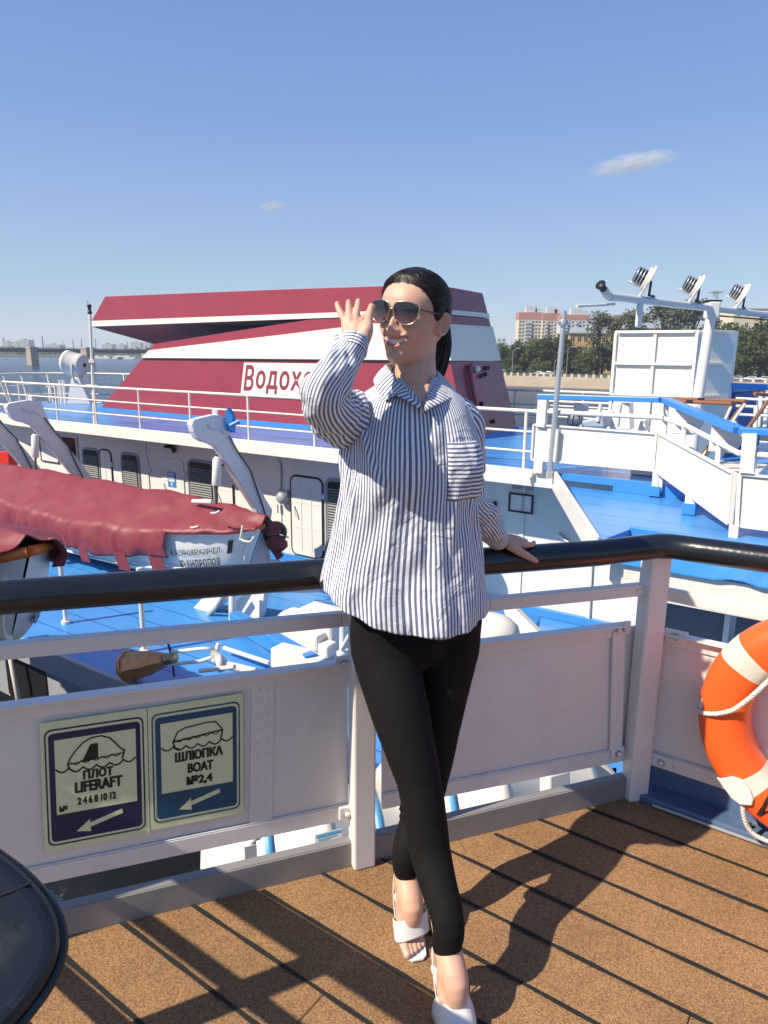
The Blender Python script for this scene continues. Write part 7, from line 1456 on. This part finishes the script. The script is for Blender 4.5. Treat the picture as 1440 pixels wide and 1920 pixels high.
# ---- shoes
M_SHOE = mat('white_shoe_leather', (.74, .72, .68), .32, bump=.05, bscale=200); M_SOLE = mat('nude_shoe_insole', (.55, .38, .29), .5)
def shoe(an, ball, f, s, heel, closed, nm):
    top = []; hb = heel * [1, 1, 0] + Z * (heel[2] - .026)
    def sole(t): return (heel * (1 - t) + ball * t) * [1, 1, 0] + Z * 0
    toe = ball + f * .062; cen_ = [hb - f * .012, hb * .62 + ball * [.38, .38, 0] + Z * (-.0), ball * [1, 1, 0] + Z * .013, toe * [1, 1, 0] + Z * .010]; wd = [.024, .021, .037, .020 if closed else .024]
    g = MB(); n = 26; vs = []
    zc = np.linspace(0, 1, n); C = np.array(cen_); tq = np.array([0, .36, .74, 1.0]); c3 = np.c_[[np.interp(zc, tq, C[:, k]) for k in range(3)]].T; w3 = np.interp(zc, tq, wd)
    for _ in range(4): c3[1:-1] = (c3[:-2] + 2 * c3[1:-1] + c3[2:]) / 4; w3[1:-1] = (w3[:-2] + 2 * w3[1:-1] + w3[2:]) / 4
    w3[0] *= .7; w3[-1] *= .6
    for c, w in zip(c3, w3): vs += [c - s * w, c + s * w, c + s * w - Z * .007, c - s * w - Z * .007]
    g.add(vs, [(4 * i + k, 4 * i + (k + 1) % 4, 4 * i + 4 + (k + 1) % 4, 4 * i + 4 + k) for i in range(n - 1) for k in range(4)] + [(0, 1, 2, 3), tuple(4 * n - 4 + k for k in (3, 2, 1, 0))], 0, False)
    sh = g.build(nm, M_SHOE, wom, bevel=.002, label='white heeled sandal, %s' % ('closed toed, on the foot nearest the camera' if closed else 'open toed, on the foot behind'))
    MB().tube([hb - Z * .004, hb * .5 + (hb - f * .004) * [.5, .5, 0], (hb - f * .006) * [1, 1, 0] + Z * .001], [.014, .0075, .0055], 14).build('stiletto_heel', M_SHOE, sh)
    # strap round the heel and along both sides
    g = MB()
    for e in (-1, 1):
        a, b = an - f * .042 - Z * .010, ball * .55 + an * .45 + s * e * .036 - Z * .045; m_ = an + s * e * .036 - f * .005 - Z * .016
        P_ = [a, an - f * .030 + s * e * .024 - Z * .011, m_, m_ * .5 + b * .5 + s * e * .004, b, ball - f * .02 + s * e * .038 - Z * .006]; vs = []
        for p in P_: vs += [p + Z * .0055, p - Z * .0055]
        g.add(vs, [(2 * i, 2 * i + 1, 2 * i + 3, 2 * i + 2) for i in range(len(P_) - 1)], 0, True)
    o = g.build('heel_strap', M_SHOE, sh, fixn=False); m = o.modifiers.new('thick', 'SOLIDIFY'); m.thickness = .003; m.offset = 0; m2 = o.modifiers.new('sub', 'SUBSURF'); m2.levels = m2.render_levels = 2
    # band or closed toe cap over the front of the foot
    vs = []; n1, n2 = 14, 20; t0, t1 = (-.040, .070) if closed else (-.034, .012)
    ax_ = (ball + Z * .004 - an) / np.linalg.norm(ball + Z * .004 - an); ntop = Z - ax_ * ax_[2]; ntop /= np.linalg.norm(ntop)
    if closed:
        for i in range(n1 + 1):
            t = t0 + (t1 - t0) * i / n1; c = ball + f * t; q = np.interp(t, [-.04, -.01, .02, .045, .07], [.0445, .0455, .040, .030, .010] if closed else [.0435, .0455, .043, .04, .04]); hh = np.interp(t, [-.04, -.01, .02, .07], [.054, .041, .031, .012] if closed else [.072, .058, .047, .04])
            for j in range(n2 + 1):
                a = math.pi * j / n2; dip = (.022 * (math.sin(a) ** 2) * (1 - i / n1) if closed else -.008 * math.sin(a)); vs.append(c + f * dip + s * q * math.cos(a) + Z * (-.026 + (hh + .026) * math.sin(a) ** .6))
    else:
        for i in range(n1 + 1):
            t = -.050 + .052 * i / n1; c = ball + ax_ * t + Z * .002
            for j in range(n2 + 1):
                a = math.pi * (-.10 + 1.2 * j / n2); vs.append(c + s * .0445 * math.copysign(abs(math.cos(a)) ** .9, math.cos(a)) + ntop * (np.interp(t, [-.05, 0], [.0365, .030]) * math.copysign(abs(math.sin(a)) ** .75, math.sin(a))) + ax_ * .008 * math.cos(a) * -1)
    o = MB().add(vs, [(i * (n2 + 1) + j, i * (n2 + 1) + j + 1, (i + 1) * (n2 + 1) + j + 1, (i + 1) * (n2 + 1) + j) for i in range(n1) for j in range(n2)], 0, True).build('toe_cap' if closed else 'toe_band', M_SHOE, sh); m = o.modifiers.new('thick', 'SOLIDIFY'); m.thickness = .003; m.offset = 1
shoe(ANR, BAR, fR, sRt, heR, True, 'shoe'); shoe(ANL, BAL, fL, sLt, heL, False, 'shoe')
